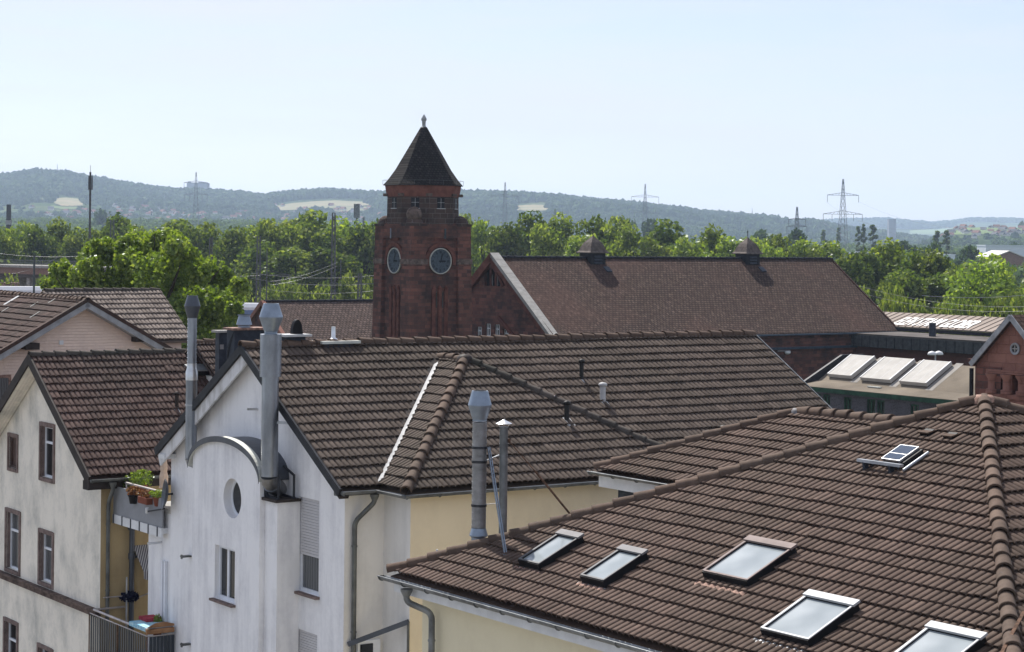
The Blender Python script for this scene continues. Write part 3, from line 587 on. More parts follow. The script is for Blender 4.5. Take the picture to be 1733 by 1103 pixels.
# valley flashing: crinkled white strip with a dark channel beside it
m = MB(); vp = Wf.w(xa-.02, .02, ZE+.02); vq = Wf.w(xa+WH_-.1, WH_-.1, zA-.01); d = (vq-vp); n_ = 56
for i in range(n_):
    p0, p1 = vp+d*i/n_*.93, vp+d*(i+1)/n_*.93; wv = .045+.045*abs(math.sin(i*1.3))+.02*random.random()
    s_ = Wf.e1*.8-Wf.e2*.35
    m.add([p0-s_*.03+UP*.07, p1-s_*.03+UP*.07, p1+s_*wv+UP*.135, p0+s_*(wv+.02)+UP*.125], [(0, 1, 2, 3)])
m.build('valley_flashing', 'flash_white', wh)
m = MB(); m.prism([vp-Wf.e1*.16+UP*.0, vp+Wf.e1*.02, vq+Wf.e1*.02, vq-Wf.e1*.16], UP*.038); m.build('valley_channel', 'board_dark', wh)
# verges: dark metal edge tiles and a white bargeboard
for sgn, b0 in ((1, 0.), (-1, 2*HB)):
    lo = Wf.w(-.06, b0-.06*sgn, ZE-.05); hi = Wf.w(-.06, HB, ZR-.01); sl = hi-lo; nn = np.cross(sl, Wf.e1); nn /= np.linalg.norm(nn); nn = nn if nn[2] > 0 else -nn
    m = MB(); m.prism([lo-nn*.12, lo+nn*.075, hi+nn*.075, hi-nn*.12], Wf.e1*.05); m.build('verge', 'verge_metal', wh)
    if sgn == -1:
        m = MB(); m.prism([lo+Wf.e1*.07-nn*.42, lo+Wf.e1*.07-nn*.125, hi+Wf.e1*.07-nn*.125, hi+Wf.e1*.07-nn*.42], Wf.e1*.05)
        m.prism([lo+Wf.e1*.13-nn*.24, lo+Wf.e1*.13-nn*.20, hi+Wf.e1*.13-nn*.20, hi+Wf.e1*.13-nn*.24], Wf.e1*.2)
        m.build('bargeboard', 'bargeboard', wh)
    else:
        m = MB(); m.prism([lo+Wf.e1*.07-nn*.20, lo+Wf.e1*.07-nn*.125, hi+Wf.e1*.07-nn*.125, hi+Wf.e1*.07-nn*.20], Wf.e1*.23); m.build('bargeboard', 'board_dark', wh)
m = MB(); m.box(Wf, -.02, .32, 9.12, 9.45, 11.32, 11.44); m.build('purlin_end', 'paint_white', wh)
vg = Wf.w(AL+.02, 0, ZE-.1); m = MB(); m.prism([vg, vg+UP*.17, Wf.w(AL+.02, HB, ZR+.07), Wf.w(AL+.02, HB, ZR-.1)], Wf.e1*.04); m.build('verge', 'roof_glass' if 0 else 'gutter_zinc', wh)
# gutters and the downpipe in the corner
gz = ZE-.05
gutter(wh, Wf.w(0, -.09, gz), Wf.w(xa-.09, -.09, gz-.01), -Wf.e2); gutter(wh, Wf.w(xa-.09, -.09, gz-.01), Wf.w(xa-.09, wb0-.09, gz-.01), -Wf.e1, brackets=False)
gutter(wh, Wf.w(xa-.09, wb0-.09, gz-.01), Wf.w(xa+2*WH_+.05, wb0-.09, gz), -Wf.e2)
downpipe(wh, [Wf.w(.83, -.09, gz-.12), Wf.w(.83, -.09, gz-.28), Wf.w(.50, .20, gz-.72), Wf.w(.50, .20, 0)], .055, 'gutter_dark', (10.2, 8.3, 6.9, 5.2))
# conduit, vent box and brackets on the gable wall
m = MB(); m.box(Wf, .24, .3, 6.83, 6.87, 6.2, 11.0); m.build('conduit', 'gutter_zinc', wh)
m = MB(); m.box(Wf, .17, .3, 6.72, 6.98, 10.95, 11.20); m.build('vent_box', 'lead', wh)
for (x, y) in ((316, 941), (316, 1090)): p = Wf.h1(x, y, .2); m = MB(); m.box(Wf, .05, .3, p[1]-.08, p[1]+.08, p[2]-.02, p[2]+.02); m.box(Wf, .02, .05, p[1]-.08, p[1]-.02, p[2]-.05, p[2]+.06); m.build('wall_bracket', 'gutter_dark', wh)
# lean-to canopy against the front wall, with a window and a corner pipe
m = MB(); c0 = Wf.h2(590, 1090, .27); c1 = Wf.h1(691, 1052, 1.27)
pA, pB = Wf.w(c0[0], .27, c0[2]), Wf.w(1.27, c1[1], c1[2]); m.bar(pA, pB, .09, .11); m.build('canopy_rail', 'metal_sheet_dark', wh)
m = MB(); m.tube([pB, pB-UP*3], .03, 8); m.build('canopy_post', 'gutter_dark', wh)
cwn = Wf.h2(612, 1095, .3); m = MB(); m.box(Wf, .62, 1.2, .22, .29, 3.9, cwn[2]+.15); m.box(Wf, .68, 1.0, .20, .22, 4.0, cwn[2]+.08, 1); m.build('lower_window', ['frame_white', 'glass_dark'], wh)
# block with flat roof beside the gable (terrace wall)
m = MB(); m.box(Wf, .34, 2.4, 9.42, 10.86, 0, 9.86); blk = m.build('side_block', 'plaster_white', wh)
m = MB(); m.box(Wf, .28, 2.45, 9.42, 10.93, 9.86, 9.98); m.build('slab', 'concrete', blk)
m = MB()
for b in (9.62, 9.80): m.box(Wf, .26, .335, b, b+.09, 5.9, 8.6)
m.build('door_frame', 'frame_white', blk)
# ---- flues standing on the gable
def flue(label, base, segs, extra=None, mat='steel'):
    t = thing('flue_pipe', label, 'flue pipe', base, 'steel flue pipes'); b = A(*base); return t, b
scl = lambda x, y, a: Wf.l(hit(x, y, Wf.w(a, 0, 0), Wf.e1))
# flue A (slim, left)
pb = Wf.h1(323, 775, -.02); zt = Wf.h1(325, 500, -.02)[2]; fb = Wf.w(-.02, pb[1], 0); zA0 = pb[2]
tA, _ = flue('slim galvanised flue pipe with double-cone cowl on the left of the white gable', Wf.w(-.02, pb[1], zA0), None)
c = lambda z: A(fb[0], fb[1], z)
MB().tube([c(zA0), c(zA0+1.95)], .145, 20).tube([c(zA0+.35), c(zA0+.37)], .150, 20).tube([c(zA0+1.05), c(zA0+1.07)], .150, 20).build('lower_pipe', 'steel', tA)
MB().lathe(c(zA0+1.95), [(.155, 0), (.155, .20), (.125, .30), (.125, .42)], 20).build('collar', 'steel_bright', tA)
m = MB(); m.tube([c(zA0+2.25), c(zt-.50)], .118, 20)
for k in range(11): z = zA0+2.42+k*.105; m.tube([c(z)+A(.118*math.cos(t), .118*math.sin(t), .03*math.sin(t)) for t in np.linspace(0, 2*math.pi, 17)], .006, 4)
m.build('upper_pipe', 'steel', tA)
MB().lathe(c(zt-.56), [(.12, 0), (.13, .03), (.20, .28), (.205, .30), (.125, .56), (.11, .56)], 22, crisp=True).build('cowl', 'metal_sheet_dark', tA)
MB().tube([c(zA0), c(zA0-.10)+Wf.e1*.02, c(zA0-.18)+Wf.e1*.12-Wf.e2*.10, c(zA0-.22)+Wf.e1*.3-Wf.e2*.22], [.145, .14, .10, .06], 16).build('elbow', 'steel', tA)
m = MB(); m.bar(c(zA0+1.33), c(zA0+1.33)+Wf.e1*.34-Wf.e2*.40, .04); m.tube([c(zA0+1.31), c(zA0+1.35)], .155, 16); m.build('bracket', 'galv', tA)
# flue B (thick, with insulated sleeve)
PA = -.29; pb = Wf.h1(456, 806, PA); zt = Wf.h1(456, 513, PA)[2]; fb = Wf.w(PA, pb[1], 0); zB = pb[2]
tB, _ = flue('thick galvanised flue pipe with wide sleeve standing on the pier of the white gable', Wf.w(-.1, pb[1], 11.05), None)
px2z = lambda y: Wf.h1(456, y, PA)[2]
MB().tube([c(zB), c(px2z(637))], .196, 24).tube([c(px2z(713)), c(px2z(711))], .202, 24).tube([c(px2z(790)), c(px2z(788.5))], .202, 24).build('lower_pipe', 'steel', tB)
m = MB(); m.tube([c(px2z(637)), c(px2z(565))], .245, 26)
for k in range(9): z = px2z(632)+k*.11; m.tube([c(z)+A(.245*math.cos(t), .245*math.sin(t), .03*math.cos(t)) for t in np.linspace(0, 2*math.pi, 21)], .006, 4)
m.build('sleeve', 'steel', tB)
MB().lathe(c(px2z(570)), [(.15, 0), (.15, .13), (.16, .14), (.27, px2z(538)-px2z(560)+.14), (.275, px2z(537)-px2z(560)+.15), (.175, px2z(513)-px2z(570)), (.15, px2z(513)-px2z(570))], 26, crisp=True).build('cowl', 'steel_cap', tB)
eb = Wf.hz(478, 832, 11.09); ef = Wf.w(eb[0], eb[1], 11.06); c0_ = c(zB); dz_ = c0_[2]-11.06; hv_ = A(ef[0]-c0_[0], ef[1]-c0_[1], 0)
MB().tube([c0_, c0_-UP*dz_*.22+hv_*.04, c0_-UP*dz_*.48+hv_*.30, c0_-UP*dz_*.78+hv_*.74, ef], [.196, .2, .205, .21, .215], 22).build('elbow', 'steel_dull', tB)
m = MB(); m.tube([c0_-UP*dz_*.36+hv_*.17, c0_-UP*dz_*.39+hv_*.20], .214, 22); m.build('elbow_seam', 'steel', tB)
m = MB()
for a in (-.24, .16): m.bar(Wf.w(a, 2.42, 11.05), Wf.w(a, 2.42, 11.6), .05); m.bar(Wf.w(a, 2.42, 11.05), Wf.w(a, 3.05, 11.08), .05)
m.bar(Wf.w(.16, 2.42, 11.58), Wf.w(.16, 2.95, 11.75), .04); m.bar(Wf.w(-.24, 3.02, 11.05), Wf.w(-.24, 3.02, 11.25), .09)
m.build('bracket', 'verge_metal', tB)
m = MB(); m.bar(c(px2z(714)), c(px2z(714))+Wf.e1*.35-Wf.e2*.52, .04, .06); m.build('bracket', 'galv', tB)
m = MB(); q = Wf.h1(436, 692, .3); m.tube([Wf.w(.3, q[1], q[2]), Wf.w(.05, q[1]+.05, q[2])], .03, 10); m.build('wall_spout', 'steel_bright', wh)
q = Wf.h1(272, 918, .3); MB().tube([Wf.w(.34, q[1]+.02, q[2]), Wf.w(-.02, q[1]+.12, q[2]-.02)], .03, 10).build('wall_spout', 'steel_bright', wh)
# ---- vents on the white house roof
mainN = np.cross(Wf.e1, WV); mainN /= np.linalg.norm(mainN); mainN = mainN if mainN[2] > 0 else -mainN; vu = WV/np.linalg.norm(WV)
wingO = Wf.w(0, wb0, ZE)
for (x, y, O_, h, r, mt, lb) in ((984, 643, WO, .44, .055, 'pvc_dark', 'short black vent pipe nearest the ridge on the white house roof'), (1020, 680, WO, .40, .075, 'pvc_grey', 'pale grey vent pipe with mushroom hood on the white house roof'),
                                (959, 713, wingO, .40, .06, 'pvc_dark', 'short dark vent pipe on the wing roof below the dark hip tiles')):
    b = hit(x, y, O_, mainN); ventpipe('vent_pipe', lb, b, h, r, mt, foot=(mainN, Wf.e1, vu))
b = hit(1200, 742, WO, mainN); ventpipe('vent_pipe', 'small dark vent hood just above the rear wing ridge tiles', b, .12, .10, 'pvc_dark', foot=None)
b = hit(1225, 729, WO, mainN); ventpipe('vent_pipe', 'tiny flat vent hood behind the rear wing ridge tiles', b, .05, .09, 'pvc_dark', foot=None)
# ---- chimneys behind the ridge
def chimney(label, xc, ytop, a0, wa, db, slabm='concrete', ov=.08, hgt=2.2):
    q = Wf.h1(xc, ytop, a0); b0 = q[1]; z1 = q[2]; t = thing('chimney', label, 'chimney', Wf.w(a0+wa/2, b0+db/2, z1-hgt), 'chimneys behind the white house ridge')
    MB().box(Wf, a0, a0+wa, b0, b0+db, z1-hgt, z1).build('shaft', 'slate_clad', t)
    MB().box(Wf, a0-ov, a0+wa+ov, b0-ov, b0+db+ov, z1+.003, z1+.06).build('slab', slabm, t); return t, A(a0, b0, z1), wa, db, z1
tC, a, wa, db, z1 = chimney('big dark slate-clad chimney with a steel cowl behind the white gable peak', 397, 559, .55, .82, .42, 'lead_brown')
m = MB()
for k in range(6): m.bar(Wf.w(a[0]-.004, a[1]+.02+.06*k, z1-.02-.1*k), Wf.w(a[0]-.004, a[1]+.40, z1-.45-.12*k), .012)
m.build('slate_seam', 'verge_metal', tC)
cc = Wf.w(a[0]+.36, a[1]+.2, z1+.06)
MB().lathe(cc, [(.15, 0), (.15, .05), (.20, .07), (.14, .28), (.165, .30), (.165, .32)], 22, crisp=True).build('cowl', 'steel_cap', tC)
tC2, a2, wa2, db2, z2 = chimney('narrow dark slate-clad chimney left of the big slate chimney', 371, 563, .95, .5, .22, 'concrete')
m = MB(); m.box(Wf, a2[0]+.02, a2[0]+.12, a2[1]-.02, a2[1]-.003, z2-.42, z2-.3); m.build('soot_door', 'steel_dull', tC2)
q = Wf.l(at(486, 570, 48.6))
tC3, a3, wa3, db3, z3 = chimney('low dark chimney with pale slab and black oval cowl behind the ridge', 486, 570, q[0], .5, .3, 'pvc_grey', .12)
m = MB(); cc = Wf.w(a3[0]+.34, a3[1]+.1, z3+.06)
m.prism([cc+(Wf.e1*.8-Wf.e2*.2)*.155*math.cos(t)+UP*max(0, .35*math.sin(t)) for t in np.linspace(0, math.pi, 17)], Wf.e2*.12); m.build('cowl', 'black_rubber', tC3)
a4 = Wf.l(at(530, 577, 49.5)); t4 = thing('roof_platform', 'flat pale sheet-metal cover with a thin upright pipe behind the white house ridge', 'roof cover', Wf.w(a4[0], a4[1], 10.5))
m = MB(); m.box(Wf, a4[0], a4[0]+.85, a4[1]-.55, a4[1]-.05, 10.5, a4[2]-.05); m.build('base', 'slate_clad', t4)
m = MB(); m.box(Wf, a4[0]-.08, a4[0]+1.0, a4[1]-.62, a4[1]+.05, a4[2]-.047, a4[2]+.02); m.build('cover', 'coping_bright', t4)
m = MB(); cc = Wf.w(a4[0]+.40, a4[1]-.3, a4[2]); m.lathe(cc, [(.16, .02), (.07, .08), (.05, .10), (.05, .36)], 14); m.build('pipe', 'steel_bright', t4)

# ================================================================== RIGHT HOUSE (big hipped roof, foreground)
Rf = Fr(34.5, at(660, 970, 38)); RE = 10.70; RD = 7.72; RM = (14.20-RE)/RD; RSL = math.hypot(RD, 14.20-RE); RC, RS = RD/RSL, (14.20-RE)/RSL
rh = thing('hip_roof_house', 'pale yellow house under the large hipped tile roof with roof windows', 'house', Rf.w(RD, -RD, 0))
Rv = Rf.e1*RC+UP*RS
rA = tiles(rh, Rf.w(0, 0, RE), -Rf.e2, Rv, 0, 2*RD, RSL-.01, [(-1, RC, 0), (1, RC, 2*RD)], 'roof_tile_warm', name='roof', seed=21, L=.345, amp=.054, lift=.036)
tiles(rh, Rf.w(0, -2*RD, RE), Rf.e1, Rf.e2*RC+UP*RS, 0, 2*RD, RSL-.01, [(-1, RC, 0), (1, RC, 2*RD)], 'roof_tile_warm', name='right_roof', seed=22, L=.345, amp=.05, lift=.046)
tiles(rh, Rf.w(0, 0, RE), Rf.e1, -Rf.e2*RC+UP*RS, 0, 2*RD, RSL-.01, [(-1, RC, 0), (1, RC, 2*RD)], 'roof_tile_warm', name='rear_roof', seed=23, K=4)
tiles(rh, Rf.w(2*RD, 0, RE), -Rf.e2, -Rf.e1*RC+UP*RS, 0, 2*RD, RSL-.01, [(-1, RC, 0), (1, RC, 2*RD)], 'roof_tile_warm', name='rear_roof', seed=24, K=4)
rap = Rf.w(RD, -RD, 14.20+.05)
ridge(rh, Rf.w(0, 0, RE+.03), rap, 'ridge_tile', r=.12, L=.41, seed=31)
ridge(rh, Rf.w(0, -2*RD, RE+.03), rap, 'ridge_tile', r=.125, L=.39, seed=32)
ridge(rh, Rf.w(2*RD, 0, RE+.03), rap, 'ridge_tile', r=.12, L=.41, seed=33); ridge(rh, Rf.w(2*RD, -2*RD, RE+.03), rap, 'ridge_tile', r=.12, L=.41, seed=34)
MB().lathe(rap-UP*.08, [(.22, 0), (.21, .10), (.14, .16), (.03, .175)], 12).build('ridge_mortar', 'lead_brown', rh)
m = MB(); I = .45
wallh(m, Rf, 1, I, -2*RD+I, -I, 0, RE-.1); wallh(m, Rf, 2, -I, I, 2*RD-I, 0, RE-.1); wallh(m, Rf, 2, -2*RD+I, I, 2*RD-I, 0, RE-.1); wallh(m, Rf, 1, 2*RD-I, -2*RD+I, -I, 0, RE-.1)
m.build('wall', 'plaster_pale_yellow', rh)
m = MB()
for (a0, a1, b0, b1) in ((.06, .10, -2*RD+.06, -.06), (.10, 2*RD-.1, -.10, -.06), (.10, 2*RD-.1, -2*RD+.06, -2*RD+.10)): m.box(Rf, a0, a1, b0, b1, RE-.34, RE-.10)
m.box(Rf, .10, I+.02, -2*RD+.1, -.10, RE-.33, RE-.30); m.box(Rf, I+.02, 2*RD-.1, -I-.02, -.10, RE-.33, RE-.30)
m.build('fascia', 'paint_white', rh)
gutter(rh, Rf.w(-.09, .18, RE-.06), Rf.w(-.09, -2*RD, RE-.06), -Rf.e1, r=.08)
dp = Rf.w(-.09, -.75, RE-.20)
downpipe(rh, [dp, dp-UP*.22, Rf.w(.30, -1.02, RE-.62), Rf.w(.30, -1.02, 0)], .06, 'gutter_zinc', (9.55, 8.6, 7.2))
rN = np.cross(-Rf.e2, Rv); rN /= np.linalg.norm(rN); rN = rN if rN[2] > 0 else -rN; RO = Rf.w(0, 0, RE)
def onR(x, y, h=0): p = hit(x, y, RO+rN*h, rN); d = p-RO-rN*h; return np.dot(d, -Rf.e2), np.dot(d, Rv)
def roofwin(corn, label, fm, hm):
    """corn: pixel corners TL TR BL BR of the raised frame"""
    P = [onR(x, y, .19) for x, y in corn]; s0 = (P[0][0]+P[2][0])/2; s1 = (P[1][0]+P[3][0])/2; t1 = (P[0][1]+P[1][1])/2; t0 = (P[2][1]+P[3][1])/2
    g = lambda s, t, h: RO-Rf.e2*s+Rv*t+rN*h
    b = g((s0+s1)/2, t0, 0); T = thing('roof_window', label, 'roof window', b, 'roof windows on the big hipped roof')
    def bx(m, a, c, d, e, h0, h1, mi=0): m.hexa([g(a, d, h0), g(c, d, h0), g(c, e, h0), g(a, e, h0), g(a, d, h1), g(c, d, h1), g(c, e, h1), g(a, e, h1)], mi)
    m = MB(); f = .045
    bx(m, s0, s0+f, t0, t1, -.03, .175); bx(m, s1-f, s1, t0, t1, -.03, .175); bx(m, s0+f, s1-f, t0, t0+f, -.03, .175); bx(m, s0+f, s1-f, t1-f, t1, -.03, .175); m.build('casing', 'black_rubber', T)
    m = MB(); bx(m, s0-.005, s0+f, t0+.02, t1-.12, .178, .193); bx(m, s1-f*.7, s1+.005, t0+.02, t1-.12, .178, .193); bx(m, s0+f, s1-f*.7, t0+.015, t0+.05, .178, .193)
    m.build('sash', fm, T)
    m = MB(); bx(m, s0-.03, s1+.03, t1-.12, t1+.03, .178, .215); m.build('hood', hm, T)
    m = MB(); bx(m, s0+f, s1-f, t0+f, t1-.12, .140, .155); m.build('glass', 'roof_glass', T)
    m = MB(); bx(m, s0-.09, s1+.02, t0-.045, t0, .03, .045); m.build('sill_flashing', 'lead', T)
    # dressed apron following the rolls of the tiles
    V = []; n = 40
    for i in range(n+1):
        s = s0-.06+(s1-s0+.12)*i/n; ph = (s/.15) % 1; h = .030*(.5-.5*math.cos(2*math.pi*ph))**.75+.043
        V += [g(s, t0-.04, h+.004), g(s, t0-.19-.02*math.sin(i), h-.010)]
    m = MB(); m.add(V, [(2*i, 2*i+2, 2*i+3, 2*i+1) for i in range(n)], 0, True); m.build('apron', 'lead_brown' if hm != 'alu_pale' else 'lead', T)
    return T
roofwin([(952, 897), (986, 907), (877, 945), (906, 955)], 'narrow roof window with mid-grey hood nearest the flues', 'frame_grey', 'hood_grey')
roofwin([(1057, 923), (1096, 935), (980, 972), (1014, 982)], 'narrow roof window second from the left corner of the hipped roof', 'frame_grey', 'hood_grey')
roofwin([(1267, 906), (1341, 925), (1194, 965), (1262, 984)], 'square roof window with reddish brown frame in the middle of the hipped roof', 'frame_mauve', 'frame_mauve')
roofwin([(1372, 999), (1447, 1020), (1290, 1060), (1364, 1086)], 'roof window with bright aluminium frame, fully in view low on the hipped roof', 'alu_pale', 'alu_pale')
roofwin([(1578, 1052), (1663, 1076), (1497, 1118), (1578, 1146)], 'roof window with bright aluminium frame cut by the bottom edge of the photo', 'alu_pale', 'alu_pale')
# solar collector on a bracket
g = lambda s, t, h: RO-Rf.e2*s+Rv*t+rN*h
P = [onR(x, y, .22) for x, y in ((1527, 751), (1555, 755), (1489, 773), (1520, 779))]
s0 = (P[0][0]+P[2][0])/2; s1 = (P[1][0]+P[3][0])/2; t1 = (P[0][1]+P[1][1])/2; t0 = (P[2][1]+P[3][1])/2
T = thing('solar_panel', 'small two-cell solar panel on a grey bracket on the hipped roof', 'solar panel', g((s0+s1)/2, t0, 0))
def bx(m, a, c, d, e, h0, h1, mi=0): m.hexa([g(a, d, h0), g(c, d, h0), g(c, e, h0), g(a, e, h0), g(a, d, h1), g(c, d, h1), g(c, e, h1), g(a, e, h1)], mi)
m = MB(); bx(m, s0, s1, t0, t1, .17, .21); m.build('frame', 'steel_bright', T)
m = MB(); tm = t0+(t1-t0)*.42; bx(m, s0+.02, s1-.02, t0+.02, tm-.012, .211, .216); bx(m, s0+.02, s1-.02, tm+.012, t1-.02, .211, .216); m.build('cell', 'solar', T)
m = MB(); bx(m, s0+.02, s1+.07, t0+.02, t1, .05, .165); m.build('housing', 'black_rubber', T)
m = MB(); m.tube([g(s1+.16, t0-.12, .10), g(s1+.16, t1+.02, .10)], .028, 8); m.build('side_rail', 'galv', T)
m = MB(); m.bar(g(s0-.42, t0-.14, .20), g(s1+.18, t0-.14, .20), .09, .05); m.build('front_rail', 'galv', T)
for s in (s0-.26, s1-.08):
    m = MB(); m.bar(g(s, t0-.14, .19), g(s, t0-.20, .0), .05, .10); m.bar(g(s, t0-.14, .17), g(s, t0+.16, .0), .04, .05)
    m.tube([g(s+.05, t0+.02, .07)+Rv*.075*math.cos(q)+rN*.06*math.sin(q) for q in np.linspace(0, 2*math.pi, 13)], .012, 6); m.build('foot', 'slate_clad', T)
for (x, y, lb) in ((1563, 738, 'left one of two dark vent tiles near the hipped roof peak'), (1603, 744, 'right one of two dark vent tiles near the hipped roof peak')):
    s, t_v = onR(x, y, .05); T = thing('vent_tile', lb, 'vent tile', g(s, t_v, 0), 'vent tiles near the roof peak')
    m = MB(); m.add([g(s-.12, t_v, .10), g(s+.12, t_v, .10), g(s+.11, t_v+.26, .045), g(s-.11, t_v+.26, .045), g(s-.12, t_v, .13), g(s+.12, t_v, .13), g(s+.11, t_v+.28, .06), g(s-.11, t_v+.28, .06)], [(0, 1, 5, 4), (4, 5, 6, 7), (0, 4, 7, 3), (1, 2, 6, 5), (0, 3, 2, 1)]); m.build('hood', 'ridge_tile', T)
    m = MB(); bx(m, s-.10, s+.10, t_v+.02, t_v+.2, .0, .095); m.build('opening', 'black_rubber', T)
# flue C with band cladding, flue D with rain cap, both just behind the hip
def rear_pt(x, y, k): # point on the rear slope, k metres behind the hip line (along +e1 from the hip)
    hn = Rf.e2*RS+UP*RC; return hit(x, y, Rf.w(0, 0, RE), hn)
YC = None
hipdir = rap-Rf.w(0, 0, RE); Yc = None
def behind_hip(x, back):
    r = ray(x, 900); best = None
    for t in np.linspace(0, 1, 400):
        p = Rf.w(0, 0, RE)+hipdir*t+A(0, back, 0)
        e = abs(p[0]/p[1]-r[0]); best = min(best, (e, t)) if best else (e, t)
    p = Rf.w(0, 0, RE)+hipdir*best[1]+A(0, back, 0); return p
pc = behind_hip(810, .34); YY = pc[1]; zz = lambda y, x=810: CZ+ray(x, y)[2]*YY
tCf = thing('flue_pipe', 'thick banded steel flue pipe with light conical cowl behind the corner of the hipped roof', 'flue pipe', A(pc[0], pc[1], RE-.2), 'steel flue pipes')
c = lambda z: A(pc[0], pc[1], z); zb = zz(905); R1 = 12.2*YY/F_
m = MB(); m.tube([c(zb), c(zz(714))], R1, 24)
for k in range(17):
    z = zb+.10+k*(zz(718)-zb-.1)/17; m.tube([c(z)+A(R1*math.cos(t), R1*math.sin(t), .025*math.cos(t-.6)) for t in np.linspace(0, 2*math.pi, 21)], .0055, 4)
m.build('pipe', 'steel_dull', tCf)
MB().lathe(c(zb-.9), [(R1, 0), (R1*1.0, .86), (R1*1.28, .88), (R1*1.28, .90), (R1, 1.03), (R1, 1.05)], 24, crisp=True).build('storm_collar', 'steel_cap', tCf)
MB().lathe(c(zz(712)), [(R1, 0), (R1, .03), (R1*1.62, zz(687)-zz(712)), (R1*1.66, zz(685)-zz(712)), (R1*1.12, zz(661)-zz(712)), (R1*1.0, zz(661)-zz(712))], 26, crisp=True).build('cowl', 'steel_cap', tCf)
m = MB()
for y in (756, 780, 854):
    for dy in (0, 2.2): m.tube([c(zz(y+dy))+A(0, 0, -.006), c(zz(y+dy))+A(0, 0, .012)], R1+.012, 22)
m.build('clamp', 'verge_metal', tCf)
pd_ = behind_hip(852, .40); YY2 = pd_[1]; z2_ = lambda y: CZ+ray(852, y)[2]*YY2; cD = lambda z: A(pd_[0], pd_[1], z); R2 = 7*YY2/F_
tD = thing('flue_pipe', 'thinner grey flue pipe with a small rain cap beside the banded flue', 'flue pipe', A(pd_[0], pd_[1], RE-.2), 'steel flue pipes')
MB().tube([cD(RE-.2), cD(z2_(722))], R2, 20).tube([cD(z2_(752)), cD(z2_(750.5))], R2+.008, 20).tube([cD(z2_(772)), cD(z2_(770.5))], R2+.008, 20).build('pipe', 'gutter_zinc', tD)
m = MB(); m.lathe(cD(z2_(717)), [(R2*2, 0), (R2*2, .008), (R2*.5, .065), (.01, .085)], 22, smooth=False)
for q in range(4): m.bar(cD(z2_(723))+A(R2*.9*math.cos(q*1.57), R2*.9*math.sin(q*1.57), 0), cD(z2_(716))+A(R2*1.5*math.cos(q*1.57), R2*1.5*math.sin(q*1.57), 0), .008)
m.build('rain_cap', 'steel_bright', tD)
s, tt = onR(855, 941); foot = g(s, tt, .03); topb = c(zz(757))+A(R1+.02, 0, 0)
m = MB(); dd = foot-topb; k_ = 26
side = A(.5, -.86, 0)*.0; m.bar(topb, foot, .016, .05)
xx = np.cross(dd/np.linalg.norm(dd), A(0, 1, 0)); xx /= np.linalg.norm(xx)
m.bar(topb+xx*.035, foot+xx*.035, .016, .05)
for i in range(k_): p = topb+dd*(i+.5)/k_; m.bar(p, p+xx*.035, .03, .012)
m.ob(foot, Rf.e1*.06, Rf.e2*.06, UP*.02)
m.build('strut', 'blue_metal' if 0 else 'steel_cap', tCf)
m = MB(); m.tube([c(zz(779))+A(R1, 0, 0), cD(z2_(770))-A(R2, 0, 0)], .014, 8); m.tube([c(zz(853))+A(R1, 0, 0), cD(z2_(851))], .006, 6); m.build('tie_rod', 'steel_bright', tCf)
hp = behind_hip(972, 0)+UP*.05; hp = at(972, 874, hp[1]); tp = cD(z2_(746))+A(R2+.02, 0, 0)
m = MB(); mid_ = tp+(hp-tp)*.42; m.tube([tp, mid_], .012, 8); m.tube([mid_, hp+UP*-.05], .022, 8); m.lathe(tp-UP*.03, [(.02, 0), (.035, .02), (.035, .05), (.02, .07)], 10); m.build('brace', 'rust', tD)
q = at(739, 935, behind_hip(739, .3)[1]); MB().tube([q-UP*.3, q, q+A(.01, 0, .06)], .02, 8).build('vent_stub', 'paint_white', rh)
# perforated strap running over the right hip at the bottom right
pS = onR(1731, 1040); pE = onR(1690, 1103, .0)
m = MB(); m.bar(hit(1733, 1035, RO+rN*.16, rN), hit(1692, 1110, RO+rN*.16, rN), .05, .012); m.build('strap', 'rust', rh)

# ================================================================== REAR WING (smaller hipped roof between the two)
Sf = Fr(34.7, at(1008, 795, 43.5)); SE = 12.07; SDp = 3.06; SZ = 13.40; ssl = math.hypot(SDp, SZ-SE); sc_, ss_ = SDp/ssl, (SZ-SE)/ssl; SLn = 8.2
rw_ = thing('rear_wing', 'dark-walled rear wing with smaller hipped tile roof behind the roof windows', 'house', Sf.w(SDp, -4, 0))
tiles(rw_, Sf.w(0, 0, SE), -Sf.e2, Sf.e1*sc_+UP*ss_, 0, SLn, ssl-.01, [(-1, sc_, 0)], 'roof_tile_warm', name='roof', seed=41)
tiles(rw_, Sf.w(2*SDp, 0, SE), -Sf.e2, -Sf.e1*sc_+UP*ss_, 0, SLn, ssl-.01, [(-1, sc_, 0)], 'roof_tile_warm', name='rear_roof', seed=42, K=4)
tiles(rw_, Sf.w(0, 0, SE), Sf.e1, -Sf.e2*sc_+UP*ss_, 0, 2*SDp, ssl-.01, [(-1, sc_, 0), (1, sc_, 2*SDp)], 'roof_tile_warm', name='rear_roof', seed=43, K=4)
sap = Sf.w(SDp, -SDp, SZ+.04)
ridge(rw_, Sf.w(0, 0, SE+.03), sap, 'ridge_tile', r=.115, L=.41, seed=44); ridge(rw_, Sf.w(2*SDp, 0, SE+.03), sap, 'ridge_tile', r=.115, L=.41, seed=45); ridge(rw_, Sf.w(SDp, -SLn+1.2, SZ+.04), sap, 'ridge_tile', r=.13, L=.40, seed=46)
MB().lathe(sap-UP*.06, [(.18, 0), (.17, .08), (.11, .13), (.02, .145)], 12).build('ridge_mortar', 'hood_grey', rw_)
m = MB(); m.box(Sf, .35, 2*SDp-.35, -SLn+.3, -.35, 0, SE-.1); m.build('wall', 'slate_clad', rw_)
